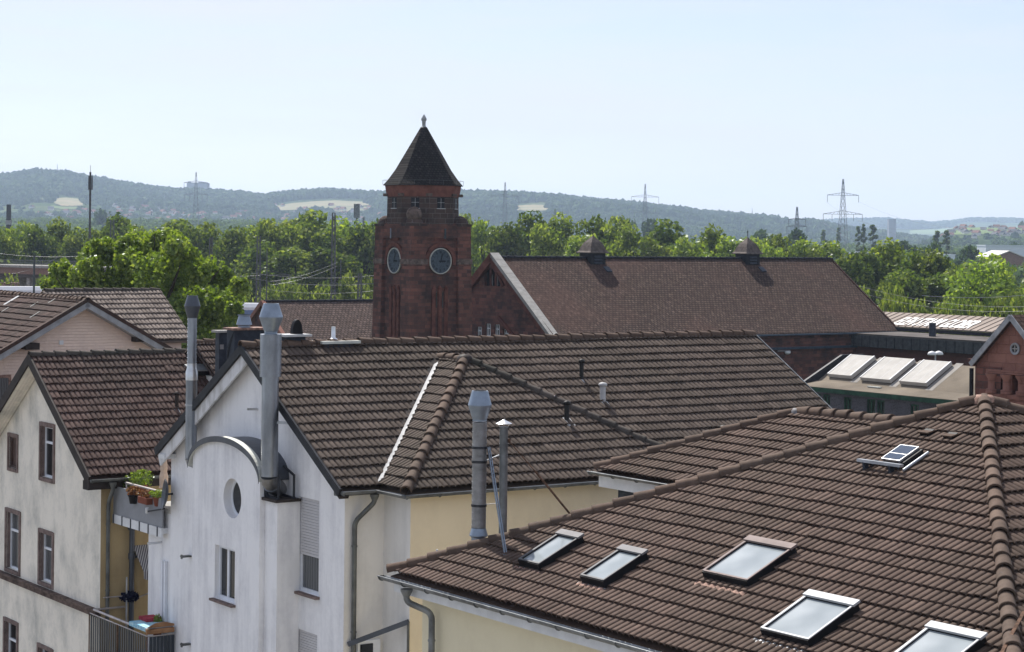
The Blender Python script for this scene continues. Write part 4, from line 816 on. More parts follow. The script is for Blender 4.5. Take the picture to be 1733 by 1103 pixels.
m = MB(); m.box(Sf, .05, .09, -SLn, -.05, SE-.36, SE-.08); m.box(Sf, .09, .36, -SLn, -.09, SE-.34, SE-.30); m.box(Sf, .09, 2*SDp, -.09, -.05, SE-.36, SE-.08); m.build('fascia', 'paint_white', rw_)
gutter(rw_, Sf.w(-.07, .14, SE-.04), Sf.w(-.07, -3.2, SE-.04), -Sf.e1, r=.06)

# ================================================================== LEFT HOUSE (cream gable, ochre side)
Lf = Fr(34.2, at(152, 808, 54)); LE, LR, LB = 10.53, 13.55, 4.54; lsl = math.hypot(LB, LR-LE); lc, ls = LB/lsl, (LR-LE)/lsl; LAL = 9.5
lh = thing('corner_house', 'cream plastered gable house with ochre side and mossy brown roof at the left edge', 'house', Lf.w(4, LB, 0))
lv = Lf.e2*lc+UP*ls
lgab = [(Lf.w(0, LB, LR-.12), -Lf.e2*ls+UP*lc), (Lf.w(0, LB, LR-.12), Lf.e2*ls+UP*lc)]
wins = []
def lw(x0, y0, x1, y1):     # outer surround top-left and bottom-left/right pixels
    p = Lf.h1(x0, y0, .40); q = Lf.h1(x1, y0+(x1-x0)*.3, .40); r_ = Lf.h1(x0, y1, .40); sw = .11
    return (q[1]+sw, p[1]-sw, r_[2]+sw, p[2]-sw)
wins = [lw(65, 713, 91, 812), lw(7, 858, 33, 966), lw(63, 893, 89, 988), lw(4, 1043, 29, 1150), lw(61, 1087, 88, 1190)]
blind = lw(11, 731, 29, 796)
m = MB(); wallh(m, Lf, 1, .45, .3, 2*LB-.3, 0, 14, wins+[blind], .2, 0, lgab); m.build('gable_wall', 'plaster_cream', lh)
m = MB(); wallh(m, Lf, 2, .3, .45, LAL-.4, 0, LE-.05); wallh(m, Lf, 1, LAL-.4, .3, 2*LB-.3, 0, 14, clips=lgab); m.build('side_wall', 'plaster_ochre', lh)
for i, h in enumerate(wins): window(lh, Lf, 1, .45, *h, .16, trans=(.68,), surround='stone_surround', sw=.11, fw=.06, gmat='glass_curtain' if i in (1, 2) else 'glass_dark', tilt=i in (0, 1))
w = window(lh, Lf, 1, .45, *blind, .10, fmat='frame_brown', gmat='frame_brown', surround='stone_surround', sw=.10, label='small blind attic opening with stone surround')
cz0 = Lf.h1(1, 967, .35)[2]
m = MB(); m.box(Lf, .33, .47, .28, 2*LB-.3, cz0-.20, cz0-.06); m.box(Lf, .27, .47, .22, 2*LB-.3, cz0-.057, cz0+.0); m.build('cornice', 'stone_cornice', lh)
tiles(lh, Lf.w(0, 0, LE), Lf.e1, lv, 0, LAL, lsl-.02, [], 'roof_tile_old', name='roof', seed=51)
tiles(lh, Lf.w(0, 2*LB, LE), Lf.e1, -Lf.e2*lc+UP*ls, 0, LAL, lsl-.02, [], 'roof_tile_old', name='rear_roof', seed=52, K=4)
ridge(lh, Lf.w(0, LB, LR+.02), Lf.w(LAL, LB, LR+.02), 'ridge_tile_old', r=.11, L=.38, seed=53)
for sgn, b0 in ((1, 0.), (-1, 2*LB)):
    lo = Lf.w(-.05, b0-.02*sgn, LE-.03); hi = Lf.w(-.05, LB, LR); sl = hi-lo; nn = np.cross(sl, Lf.e1); nn /= np.linalg.norm(nn); nn = nn if nn[2] > 0 else -nn
    m = MB(); m.prism([lo-nn*.20, lo+nn*.075, hi+nn*.075, hi-nn*.20], Lf.e1*.05); m.build('bargeboard', 'board_dark', lh)
    m = MB(); m.prism([lo+Lf.e1*.06-nn*.20, lo+Lf.e1*.06-nn*.14, hi+Lf.e1*.06-nn*.14, hi+Lf.e1*.06-nn*.20], Lf.e1*.42)
    for k in range(4): m.prism([lo+Lf.e1*(.08+k*.1)-nn*.215, lo+Lf.e1*(.08+k*.1)-nn*.202, hi+Lf.e1*(.08+k*.1)-nn*.202, hi+Lf.e1*(.08+k*.1)-nn*.215], Lf.e1*.09)
    m.build('soffit_board', 'plaster_cream', lh)
m = MB(); m.box(Lf, -.05, LAL, .02, .36, LE-.34, LE-.10); m.box(Lf, -.05, .40, -.04, .30, LE-.30, LE-.06); m.build('eaves_board', 'board_dark', lh)
gutter(lh, Lf.w(-.02, -.10, LE-.05), Lf.w(LAL, -.10, LE-.05), -Lf.e2, mat='gutter_dark')
gd = Lf.w(.62, -.10, LE-.17); downpipe(lh, [gd, gd-UP*.22, Lf.w(.62, .19, LE-.72), Lf.w(.62, .19, 0)], .055, 'gutter_dark', (9.2, 7.4, 5.5))
m = MB(); p = Lf.w(1.32, .2, 0); m.tube([p, p+UP*9.15], .075, 12); m.lathe(p+UP*9.0, [(.09, 0), (.12, .04), (.12, .16), (.09, .2)], 12); m.lathe(p+UP*8.2, [(.09, 0), (.1, .02), (.1, .16), (.09, .18)], 12); m.bar(p+UP*8.25, p+UP*8.45+Lf.e1*1.6, .06); m.build('soil_pipe', 'metal_sheet_dark', lh)
# awning at the side wall
m = MB(); w0 = Lf.w(1.38, .28, Lf.h2(240, 922, .28)[2]); V = []
for i in range(13):
    f = i/12; V += [w0+Lf.e1*1.5*f, w0+Lf.e1*1.5*f-Lf.e2*.75-UP*.62, w0+Lf.e1*1.5*f-Lf.e2*.76-UP*(.80+.05*(i % 2))]
m.add(V, [(3*i, 3*i+3, 3*i+4, 3*i+1) for i in range(12)]+[(3*i+1, 3*i+4, 3*i+5, 3*i+2) for i in range(12)]); m.build('awning', 'awning_stripe', lh)
# balconies
bu = MB(); pz0 = Lf.h1(196, 870, .80)[2]; pz1 = Lf.h1(196, 823, .80)[2]
bu.box(Lf, .80, .84, -2.9, .28, pz0, pz1); bu = bu.build('upper_balcony', 'parapet_panel', lh); bu['label'] = 'upper balcony with grey panelled parapet'
m = MB(); m.box(Lf, .84, 2.6, -2.9, .28, pz0-.16, pz0-.02); m.box(Lf, .78, .838, -2.9, .28, pz0-.25, pz0-.01); m.build('slab', 'paint_white', bu)
m = MB()
for k in range(6): b = .2-.57*k; m.box(Lf, .755, .778, b-.03, b, pz0-.25, pz0)
m.build('bracket', 'metal_sheet_dark', bu)
m = MB(); m.tube([Lf.w(.95, -.2, pz1+.12), Lf.w(.95, -2.9, pz1+.12)], .035, 10); m.bar(Lf.w(.95, -.25, pz0), Lf.w(.95, -.25, pz1+.12), .03); m.bar(Lf.w(.95, -1.6, pz0), Lf.w(.95, -1.6, pz1+.12), .03); m.build('handrail', 'rail_steel', bu)
lb0 = Lf.h1(176, 1047, .15); lz = lb0[2]; lend = Lf.h1(250, 1078, .15); bE = lend[1]; b0_ = .25
m = MB(); m.box(Lf, .2, 2.4, bE, b0_, lz-1.30, lz-1.12); lbal = m.build('lower_balcony', 'concrete', lh); lbal['label'] = 'lower balcony with dark slatted railing'
m = MB()
m.tube([Lf.w(.22, b0_-.1, lz+.10), Lf.w(.22, bE, lz+.10), Lf.w(.9, bE, lz+.10)], .035, 8); m.tube([Lf.w(.22, b0_-.1, lz+.10), Lf.w(1.1, b0_-.1, lz+.10)], .03, 8)
m.tube([Lf.w(.15, b0_, lz), Lf.w(.15, bE, lz), Lf.w(.9, bE, lz)], .016, 6); m.build('handrail', 'rail_steel', lbal)
m = MB(); nb = 26
for k in range(nb): b = b0_-(b0_-bE)*(k+.5)/nb; m.box(Lf, .15, .165, b-.045, b+.042, lz-1.25, lz-.02)
for k in range(7): a = .2+.1*k; m.box(Lf, a, a+.088, bE, bE+.015, lz-1.25, lz-.02)
m.build('slat', 'railing_panel', lbal)
m = MB()
for b in (b0_, (b0_+bE)/2, bE): m.bar(Lf.w(.13, b, lz-1.3), Lf.w(.13, b, lz+.0), .03)
m.build('post', 'rust', lbal)
# things kept on the balconies
def leafball(c, rx, ry, rz, n, size, mat, r=None, shell=.55):
    r = r or rng; d = r.normal(size=(n, 3)); d /= np.linalg.norm(d, axis=1)[:, None]; k = r.uniform(shell, 1, (n, 1)); P = d*k*A(rx, ry, rz)+A(*c); return P, d
def leaves_mesh(name, P, Nn, size, mat, parent=None, r=None, jit=.7, tone=None, asp=.62):
    r = r or rng; n = len(P); Nn = Nn+r.normal(0, jit, (n, 3)); Nn /= np.linalg.norm(Nn, axis=1)[:, None]+1e-9
    t = r.normal(size=(n, 3)); x = np.cross(Nn, t); x /= np.linalg.norm(x, axis=1)[:, None]+1e-9; y = np.cross(Nn, x); s = (np.asarray(size)*r.uniform(.6, 1.3, n))[:, None]
    V = np.stack([P-x*s*asp*.9, P-y*s*1.0, P+x*s*asp, P+y*s*.9], 1).reshape(-1, 3); Q = np.arange(4*n).reshape(-1, 4)
    tn = r.beta(2, 2.4, n) if tone is None else tone
    return npmesh(name, V, Q, mat, parent, tn)
def potplant(label, c, rx, rz, n, size, mat, pot='terracotta', longpot=0, gx=None):
    t = thing('potted_plant', label, 'potted plant', c, 'plants on the balconies'); c = A(*c)
    if longpot: MB().box(Lf, *gx).build('planter', pot, t)
    else: MB().lathe(c-UP*.22, [(.10, 0), (.14, .2), (.155, .2), (.155, .24)], 14).build('pot', pot, t)
    P, d = leafball(c+UP*rz*.8, rx, rx, rz, n, size, mat); leaves_mesh('foliage', P, d, size, mat, t); return t
pp = lambda x, y, a: Lf.w(*Lf.h1(x, y, a))
potplant('tall leafy green plant on the upper balcony behind the handrail', pp(240, 822, 1.25), .34, .26, 420, .045, 'leaf_bright')
potplant('small sprawling green plant at the left end of the upper balcony', pp(218, 826, 1.1), .20, .22, 200, .04, 'leaf_bright')
potplant('rust-red flowering plant hanging over the grey parapet', pp(226, 838, .74), .20, .14, 420, .035, 'leaf_flower', 'black_rubber')
b_ = Lf.h1(246, 845, .74)
potplant('pale flowering plants in a terracotta window box on the parapet', pp(247, 840, .74), .26, .10, 360, .035, 'leaf_flower', gx=(.62, .79, b_[1]-.35, b_[1]+.22, b_[2]-.10, b_[2]+.06), longpot=1)
potplant('low green plant near the satellite dish on the upper balcony', pp(268, 842, .85), .24, .12, 260, .04, 'leaf_bright')
potplant('small green pot plant on the lower balcony', Lf.w(.75, bE+.75, lz+.05), .14, .20, 260, .035, 'leaf_bright')
pu = Wf.h1(277, 825, .5); t = thing('parasol', 'closed cream parasol tied up beside the white gable', 'parasol', Wf.w(.5, pu[1], 9.6)); zt_ = Wf.h1(279, 762, .5)[2]
MB().lathe(Wf.w(.5, pu[1], pu[2]), [(.13, 0), (.11, .05), (.12, .30), (.085, .42), (.10, .5), (.07, .85), (.02, zt_-pu[2])], 9, smooth=False).build('canopy', 'fabric_cream', t); MB().tube([Wf.w(.5, pu[1], 9.9), Wf.w(.5, pu[1], zt_+.05)], .018, 8).build('pole', 'galv', t)
q = Wf.h1(283, 836, .15); t = thing('satellite_dish', 'dark grey satellite dish on an arm at the left corner of the white gable', 'satellite dish', Wf.w(.3, q[1], q[2]))
dn = A(-.96, -.27, .12); dn /= np.linalg.norm(dn); dx = np.cross(dn, UP); dx /= np.linalg.norm(dx); dy = np.cross(dx, dn)
MB().lathe(Wf.w(.08, q[1]+.02, q[2]), [(.02, -.09), (.2, -.075), (.33, -.03), (.40, .02), (.405, .025), (.39, .025), (.32, -.02), (.2, -.06), (.02, -.075)], 28, ax=(dx, dy, dn)).build('dish', 'metal_sheet_dark', t)
q2 = Wf.h1(252, 864, .1); m = MB(); m.bar(Wf.w(.1, q[1]+.05, q[2]-.38), Wf.w(.05, q2[1], q2[2]-.02), .035); m.build('arm', 'verge_metal', t); MB().tube([Wf.w(.05, q2[1], q2[2]-.05), Wf.w(.02, q2[1]-.06, q2[2]+.08)], .045, 10).build('receiver', 'paint_white', t); MB().tube([Wf.w(.31, q[1], q[2]), Wf.w(.1, q[1], q[2])], .03, 8).build('mount', 'verge_metal', t)
# load on the lower balcony: folded boards and cushions
t = thing('stacked_loungers', 'stacked wooden folding loungers on the lower balcony corner', 'lounger', Lf.w(.5, bE+.2, lz+.1))
m = MB(); m.box(Lf, .10, .86, bE-.06, bE+.02, lz+.06, lz+.18); m.build('lower_board', 'wood', t)
m = MB(); m.prism([Lf.w(.12, bE-.05, lz+.22), Lf.w(.86, bE-.05, lz+.22), Lf.w(.86, bE-.05, lz+.27), Lf.w(.6, bE-.05, lz+.34), Lf.w(.35, bE-.05, lz+.32)], Lf.e2*.06); m.build('upper_board', 'wood', t)
m = MB(); m.box(Lf, .12, .86, bE+.03, bE+.10, lz+.1, lz+.2); m.build('frame', 'galv', t)
o = MB().box(Lf, .14, .84, bE+.12, bE+1.15, lz+.10, lz+.21).build('cushion', 'fabric_blue'); tag(o, 'blue and white patterned cushion lying on the stacked loungers', 'cushion')
o = MB().box(Lf, .45, .86, bE+.75, bE+1.25, lz+.215, lz+.30).build('cushion', 'fabric_red'); tag(o, 'red cushion on top of the blue patterned cushion', 'cushion')
t = thing('drying_rack', 'drying rack with dark laundry at the house corner of the lower balcony', 'drying rack', Lf.w(1.1, .0, lz))
m = MB(); m.tube([Lf.w(.45, .05, lz+.42), Lf.w(1.0, .0, lz+.42)], .02, 6); m.tube([Lf.w(1.15, -.1, lz+.3), Lf.w(2.3, -.1, lz+.62)], .02, 6); m.build('rod', 'rail_steel', t)
P, d = leafball(Lf.w(1.15, -.05, lz+.40), .26, .15, .16, 260, .06, 'x'); leaves_mesh('laundry', P, d, .07, 'fabric_dark', t)
m = MB(); m.tube([Lf.w(1.05, -.1, lz-.6), Lf.w(1.05, -.1, lz+.95)], .025, 8); m.build('pole', 'galv', t)
# hatch and vent on the left house roof
lN = np.cross(Lf.e1, lv); lN = lN if lN[2] > 0 else -lN; LO = Lf.w(0, 0, LE)
gl = lambda s, t, h: LO+Lf.e1*s+lv*t+lN*h
hp_ = hit(337, 640, LO, lN)-LO; s_, t_h = hp_@Lf.e1, hp_@lv
T = thing('roof_hatch', 'grey raised roof hatch on the mossy roof behind the slim flue', 'roof hatch', gl(s_, t_h, 0))
m = MB(); m.hexa([gl(s_-.28, t_h, .10), gl(s_+.28, t_h, .10), gl(s_+.28, t_h+.5, .06), gl(s_-.28, t_h+.5, .06), gl(s_-.28, t_h, .30), gl(s_+.28, t_h, .30), gl(s_+.28, t_h+.5, .10), gl(s_-.28, t_h+.5, .10)]); m.build('casing', 'black_rubber', T)
m = MB(); m.hexa([gl(s_-.32, t_h-.05, .303), gl(s_+.32, t_h-.05, .303), gl(s_+.32, t_h+.52, .105), gl(s_-.32, t_h+.52, .105), gl(s_-.32, t_h-.05, .34), gl(s_+.32, t_h-.05, .34), gl(s_+.32, t_h+.52, .14), gl(s_-.32, t_h+.52, .14)]); m.build('lid', 'lead', T)
b = hit(299, 693, LO, lN); ventpipe('vent_pipe', 'leaning dark vent pipe on the mossy roof left of the slim flue', b, .42, .055, 'board_dark', foot=(lN, Lf.e1, lv))

# ================================================================== PINK HOUSE behind it
Kf = Fr(34.2, at(148, 510, 68)); KR = 14.82; kp = math.radians(29); kc, ks = math.cos(kp), math.sin(kp); KW = 5.2; KE = KR-KW*math.tan(kp); ksl = KW/kc; KL = 13.
kh = thing('cross_gable_house', 'pink brick house with a wide gable and weathered tile roof behind the cream house', 'house', Kf.w(0, 5, 0))
tiles(kh, Kf.w(-KW, 0, KE), Kf.e2, Kf.e1*kc+UP*ks, 0, KL, ksl-.02, [], 'roof_tile_old', name='wing_roof', seed=61, roll=.11, L=.34, amp=.035)
kU = Kf.w(KW, 0, KE)
tiles(kh, kU, Kf.e2, -Kf.e1*kc+UP*ks, 0, 3.6, ksl-.02, [], 'roof_tile_old', name='wing_roof', seed=62)
ridge(kh, Kf.w(0, -.02, KR+.02), Kf.w(0, KL, KR+.05), 'ridge_tile', r=.11, L=.36, seed=63)
mE = 13.35; mb = 4.7; mZ = 15.02; mp_ = math.radians(30); mw = (mZ-mE)/math.tan(mp_); msl = (mZ-mE)/math.sin(mp_); mA = 4.75
tiles(kh, Kf.w(.2, mb-mw, mE), Kf.e1, Kf.e2*math.cos(mp_)+UP*math.sin(mp_), 0, mA-.2, msl-.01, [], 'roof_tile_pale', name='main_roof', seed=64)
tiles(kh, Kf.w(.2, mb+mw, mE), Kf.e1, -Kf.e2*math.cos(mp_)+UP*math.sin(mp_), 0, mA-.2, msl-.01, [], 'roof_tile_pale', name='main_roof', seed=65, K=4)
ridge(kh, Kf.w(.3, mb, mZ+.02), Kf.w(mA, mb, mZ+.02), 'ridge_tile_old', r=.10, L=.38, seed=66)
kg = [(Kf.w(0, 0, KR-.12), -Kf.e1*ks+UP*kc), (Kf.w(0, 0, KR-.12), Kf.e1*ks+UP*kc)]
m = MB(); wallh(m, Kf, 2, .5, -KW+.4, KW-.4, 0, 15, clips=kg); m.build('gable_wall', 'brick_pink', kh)
m = MB(); wallh(m, Kf, 1, -KW+.4, .5, KL, 0, KE); wallh(m, Kf, 1, KW-.4, .5, mb-mw+.3, 0, KE); m.build('side_wall', 'brick_pink', kh)
m = MB(); m.box(Kf, .5, mA-.3, mb-mw+.3, mb+mw-.3, 0, mE-.02); mg = [(Kf.w(0, mb, mZ-.12), -Kf.e2*.5+UP*.866), (Kf.w(0, mb, mZ-.12), Kf.e2*.5+UP*.866)]; wallh(m, Kf, 1, mA-.3, mb-mw+.3, mb+mw-.3, mE, 15.2, clips=mg); m.build('rear_wall', 'plaster_pink', kh)
for sgn in (-1, 1):
    lo = Kf.w(KW*sgn, -.04, KE-.03); hi = Kf.w(0, -.04, KR); sl = hi-lo; nn = np.cross(sl, Kf.e2); nn /= np.linalg.norm(nn); nn = nn if nn[2] > 0 else -nn
    m = MB(); m.prism([lo+Kf.e2*.05-nn*.20, lo+Kf.e2*.05-nn*.10, hi+Kf.e2*.05-nn*.10, hi+Kf.e2*.05-nn*.20], Kf.e2*.46); m.prism([lo+Kf.e2*.02-nn*.20, lo+Kf.e2*.02-nn*.02, hi+Kf.e2*.02-nn*.02, hi+Kf.e2*.02-nn*.20], Kf.e2*.03, 0); m.build('bargeboard', 'lead', kh)
    m = MB(); m.prism([lo-nn*.02, lo+nn*.10, hi+nn*.10, hi-nn*.02], Kf.e2*.18); m.build('verge_tiles', 'roof_tile_old', kh)
for x, y in ((51, 586), (237, 573)):
    q = Kf.h2(x, y, .3); m = MB(); m.box(Kf, q[0]-.24, q[0]+.24, .05, .5, q[2]-.10, q[2]+.12); m.build('rafter_end', 'board_dark', kh)
q = Kf.h2(104, 580, .45); m = MB(); m.box(Kf, q[0]-.07, q[0]+.07, .44, .5, q[2]-.06, q[2]+.08); m.build('vent_grille', 'paint_white', kh)
q = Kf.h2(100, 597, .45); q2 = Kf.h2(174, 594, .45); m = MB(); m.box(Kf, q[0], q2[0], .46, .5, q[2]-.3, q[2]); m.build('lintel', 'terracotta', kh)
q = Kf.h2(-12, 640, .45); q2 = Kf.h2(14, 640, .45); m = MB(); m.box(Kf, q[0]-.1, q2[0]+.1, .44, .5, q[2]-1.2, q[2]+.1); w = m.build('window', 'lead_brown', kh); m = MB(); m.box(Kf, q[0], q2[0], .42, .44, q[2]-1.1, q[2]); m.build('glass', 'glass_curtain', w)
kN = A(*(-Kf.e1*ks+UP*kc)); KO = Kf.w(-KW, 0, KE); kv = Kf.e1*kc+UP*ks
for (x, y, ln, wd, lb) in ((8, 518, .75, .20, 1), (83, 515, .45, .03, 0), (50, 523, .4, .03, 0), (52, 540, .4, .03, 0), (4, 530, .3, .03, 0)):
    p = hit(x, y, KO, kN); m = MB(); m.bar(p+kN*.06, p+kv*ln+kN*.07, wd, .02, up=kN); m.build('snow_guard' if not lb else 'roof_light', 'lead' if lb else 'coping_bright', kh)
# small roof between the houses
sf = Fr(34.2, at(345, 580, 60)); t = thing('small_house', 'small tiled roof showing left of the dark slate chimneys', 'house', sf.w(1, 0, 0)); sz = sf.O[2]; sz = at(345, 580, 60)[2]
tiles(t, sf.w(-.35, -1.6, sz-.95), sf.e1, sf.e2*.86+UP*.51, 0, 3.5, 1.86, [], 'roof_tile_old', name='roof', seed=71, roll=.11); tiles(t, sf.w(-.35, 1.6, sz-.95), sf.e1, -sf.e2*.86+UP*.51, 0, 3.5, 1.86, [], 'roof_tile_old', name='roof', seed=72, K=4)
ridge(t, sf.w(-.35, 0, sz), sf.w(3.1, 0, sz), 'ridge_tile', r=.10, L=.36); MB().box(sf, -.1, 3, -1.4, 1.4, 0, sz-.95).build('wall', 'plaster_offwhite', t)

# ================================================================== STATION: hall
Hf = Fr(34.2, at(935, 570, 175)); HE, HRZ, HBB = 8.55, 15.5, 9.9; hsl = math.hypot(HBB, HRZ-HE); hp = math.atan2(HRZ-HE, HBB); hc, hs = math.cos(hp), math.sin(hp); HA = 42.3
slate_roof('hall_tiles', (.090, .063, .051), (.066, .044, .037), (.030, .022, .019), .36, .30, TH, hp, red=(.086, .052, .043))
hh = thing('station_hall', 'long red sandstone station hall with a huge brown tiled roof and two ridge turrets', 'station hall', Hf.w(21, HBB, 0))
def slab(m, O, U, V, su, sv, th, mi=0):
    O, U, V = A(*O), A(*U), A(*V); n = np.cross(U, V); n /= np.linalg.norm(n); n = n if n[2] > 0 else -n
    P = [O, O+U*su, O+U*su+V*sv, O+V*sv]; m.hexa([p-n*th for p in P]+P, mi); return m
hv = Hf.e2*hc+UP*hs; hv2 = -Hf.e2*hc+UP*hs
slab(MB(), Hf.w(.5, 0, HE), Hf.e1, hv, HA-.5, hsl, .25).build('roof', 'hall_tiles', hh); slab(MB(), Hf.w(.5, 2*HBB, HE), Hf.e1, hv2, HA-.5, hsl-.01, .25).build('rear_roof', 'hall_tiles', hh)
ridge(hh, Hf.w(1., HBB, HRZ), Hf.w(HA, HBB, HRZ), 'dark_slate', r=.16, L=.8)
hg = [(Hf.w(0, HBB, HRZ+.15), -Hf.e2*hs+UP*hc), (Hf.w(0, HBB, HRZ+.15), Hf.e2*hs+UP*hc)]
wp4 = [Hf.h1(x, 560, .3)[1] for x in (811, 826, 841, 856)]
ztop = Hf.h1(833, 548, .3)[2]; hz_ = [ztop-.35, ztop, ztop-.02, ztop-.4]
holes = [(b-.42, b+.42, ztop-2.9, z) for b, z in zip(wp4, hz_)]
q = Hf.h1(832, 470, .3); holes.append((q[1]-1.4, q[1]+1.2, q[2]-.75, q[2]+.85))
m = MB(); wallh(m, Hf, 1, .3, .35, 2*HBB-.35, 0, 16, holes, .35, 0, hg); m.build('gable_wall', 'sandstone', hh)
m = MB(); wallh(m, Hf, 2, .35, .3, HA-.35, 0, HE-.05); wallh(m, Hf, 1, HA-.35, .35, 2*HBB-.35, 0, 16, clips=hg); wallh(m, Hf, 2, 2*HBB-.35, .3, HA-.35, 0, HE-.05); m.build('side_wall', 'sandstone', hh)
for h in holes[:4]: window(hh, Hf, 1, .3, *h, .2, fw=.07, mull=(.33, .67), trans=(.30, .62, .85))
h = holes[4]; m = MB(); m.box(Hf, .60, .64, h[0], h[1], h[2], h[3]); w = m.build('louvre_opening', 'glass_dark', hh); m = MB()
for f in (.33, .66): m.box(Hf, .35, .5, h[0]+(h[1]-h[0])*f-.09, h[0]+(h[1]-h[0])*f+.09, h[2], h[3])
m.build('mullion', 'red_sand', w)
# moulded frame above the opening and stepped blind arch
m = MB(); qs = [Hf.h1(x, y, .2) for x, y in ((798, 483), (807, 470), (812, 467), (822, 452), (832, 449), (838, 458), (850, 480), (851, 484))]
for a_, b_ in zip(qs[:-1], qs[1:]): m.bar(Hf.w(.22, a_[1], a_[2]), Hf.w(.22, b_[1], b_[2]), .16, .22)
m.build('gable_moulding', 'red_sand', hh)
m = MB(); a_ = Hf.h1(843, 536, .2); b_ = Hf.h1(872, 572, .2); m.bar(Hf.w(.22, a_[1], a_[2]), Hf.w(.22, b_[1], b_[2]), .3, .3); m.build('buttress', 'red_sand', hh)
# light coping on the near gable slope, dark red on the far one
for sgn, b0, mt in ((1, -.15, 'coping_stone'), (-1, 2*HBB+.15, 'red_sand')):
    lo = Hf.w(-.05, b0, HE-.05); hi = Hf.w(-.05, HBB, HRZ+.45) ; sl = hi-lo; nn = np.cross(sl, Hf.e1); nn /= np.linalg.norm(nn); nn = nn if nn[2] > 0 else -nn
    for k in range(12):
        p, q = lo+sl*(k/12+.001), lo+sl*((k+1)/12-.001); 
        if k == 0: m = MB()
        m.prism([p-nn*.32, p, q, q-nn*.32], Hf.e1*.95)
    m.build('coping', mt, hh)
    m = MB(); m.prism([lo-nn*.75, lo-nn*.325, hi-nn*.325, hi-nn*.75], Hf.e1*.4); m.build('coping_band', 'red_sand', hh)
m = MB(); m.box(Hf, .5, HA+.1, -.32, -.05, HE-.22, HE-.08); m.build('gutter', 'blue_metal', hh)
m = MB(); m.box(Hf, .5, HA-.3, .08, .33, HE-1.55, HE-1.33); m.build('cornice', 'blue_metal', hh)
m = MB(); m.box(Hf, HA-2.0, HA+.25, -.12, .34, 0, HE-.5); m.box(Hf, HA-2.15, HA+.35, -.25, .34, HE-.49, HE-.3); m.build('pilaster', 'sandstone', hh)
m = MB(); q = Hf.h2(1330, 597, -.1); m.box(Hf, q[0]-.9, q[0]+.6, -.05, .06, q[2]+.16, q[2]+.22); lp = m.build('wall_lamp', 'steel_bright', hh); MB().lathe(Hf.w(q[0]+.3, 0, q[2]-.15), [(.08, 0), (.28, .10), (.30, .28), (.1, .30)], 14).build('globe', 'paint_white', lp)
simple('turret_slate', (.115, .095, .085), .75, var=.2, scale=3)
# ridge turrets
for ca in (11.6, 30.8):
    s = .86; zb_, ze_ = HRZ-1.3, 15.95
    m = MB(); m.box(Hf, ca-s, ca+s, HBB-s, HBB+s, zb_, ze_); tu = m.build('ridge_turret', 'dark_slate', hh)
    X, Y_, Z_a = Hf.e1, Hf.e2, UP
    k = math.sqrt(2); MB().lathe(Hf.w(ca, HBB, ze_), [((s+.26)*k, 0), ((s+.26)*k, .07), ((s+.10)*k, .22), ((s-.10)*k, .70), ((s-.28)*k, 1.02), (.08, 1.62), (.03, 1.68), (.03, 2.15)], 4, ax=(X, Y_, UP), rot=math.pi/4, smooth=False).build('turret_roof', 'turret_slate', tu)
    m = MB()
    for i in range(4): m.ob(Hf.w(ca, HBB-s-.04, ze_-.32-.28*i), Hf.e1*.45, UP*.085+Hf.e2*.05, UP*.01-Hf.e2*.02)
    m.build('louvre', 'slate_clad', tu)
    MB().lathe(Hf.w(ca, HBB, ze_+2.15), [(.02, 0), (.09, .06), (.02, .14), (.015, .3)], 10).build('finial', 'dark_slate', tu)
    so = Hf.w(ca+.6, 0, HE)+hv*(hsl-1.9); m = MB(); n_ = np.cross(Hf.e1, hv); n_ = n_ if n_[2] > 0 else -n_; m.ob(so+n_*.06, Hf.e1*.3, hv*.38, n_*.05); m.build('rooflight', 'slate_clad', hh)

simple('red_cornice', (.21, .085, .065), .9, var=.2, scale=1.2); simple('shed_seam', (.20, .155, .13), .6)
# ================================================================== CLOCK TOWER
Tf = Fr(34.2, at(694, 578, 168)); TS = 5.95; cxy = (TS/2, TS/2)
tw = thing('clock_tower', 'square red sandstone clock tower with a steep slate spire', 'tower', Tf.w(*cxy, 0))
m = MB(); m.box(Tf, .28, TS-.28, .28, TS-.28, 0, 18.45); m.build('shaft', 'sandstone', tw)
def pier(m, a0, a1, b0, b1, z1, dx=0, dy=0):
    o = .28; c = lambda a, b, z: Tf.w(a, b, z)
    m.hexa([c(a0+dx*o, b0+dy*o, 0), c(a1+dx*o, b0+dy*o, 0), c(a1+dx*o, b1+dy*o, 0), c(a0+dx*o, b1+dy*o, 0), c(a0, b0, z1), c(a1, b0, z1), c(a1, b1, z1), c(a0, b1, z1)])
for (a0, a1, b0, b1, dx, dy) in ((0, 1.5, 0, 1.5, -1, -1), (TS-1.35, TS, 0, 1.35, 1, -1), (0, 1.35, TS-1.35, TS, -1, 1), (TS-1.35, TS, TS-1.35, TS, 1, 1)):
    m = MB(); pier(m, a0, a1, b0, b1, 18.2, dx, dy); pr = m.build('corner_pier', 'sandstone', tw)
    m = MB(); m.box(Tf, a0-.06, a1+.06, b0-.06, b1+.06, 18.205, 18.4); m.lathe(Tf.w((a0+a1)/2, (b0+b1)/2, 18.4), [(.72, 0), (.70, .2), (.55, .45), (.32, .62), (.02, .70)], 14); m.build('pier_cap', 'sandstone_dark', pr)
m = MB(); m.box(Tf, .02, TS-.02, .02, TS-.02, 17.2, 18.35); m.build('upper_band', 'sandstone', tw)
# string course at clock height, wrapped round the front pier
m = MB(); zc = 15.25; m.box(Tf, -.10, 1.62, -.10, 1.62, zc-.28, zc+.16); m.box(Tf, TS-1.4, TS+.12, -.12, 1.4, zc-.28, zc+.16); m.box(Tf, -.12, 1.4, TS-1.4, TS+.12, zc-.28, zc+.16); m.build('string_course', 'stone_cornice', tw)
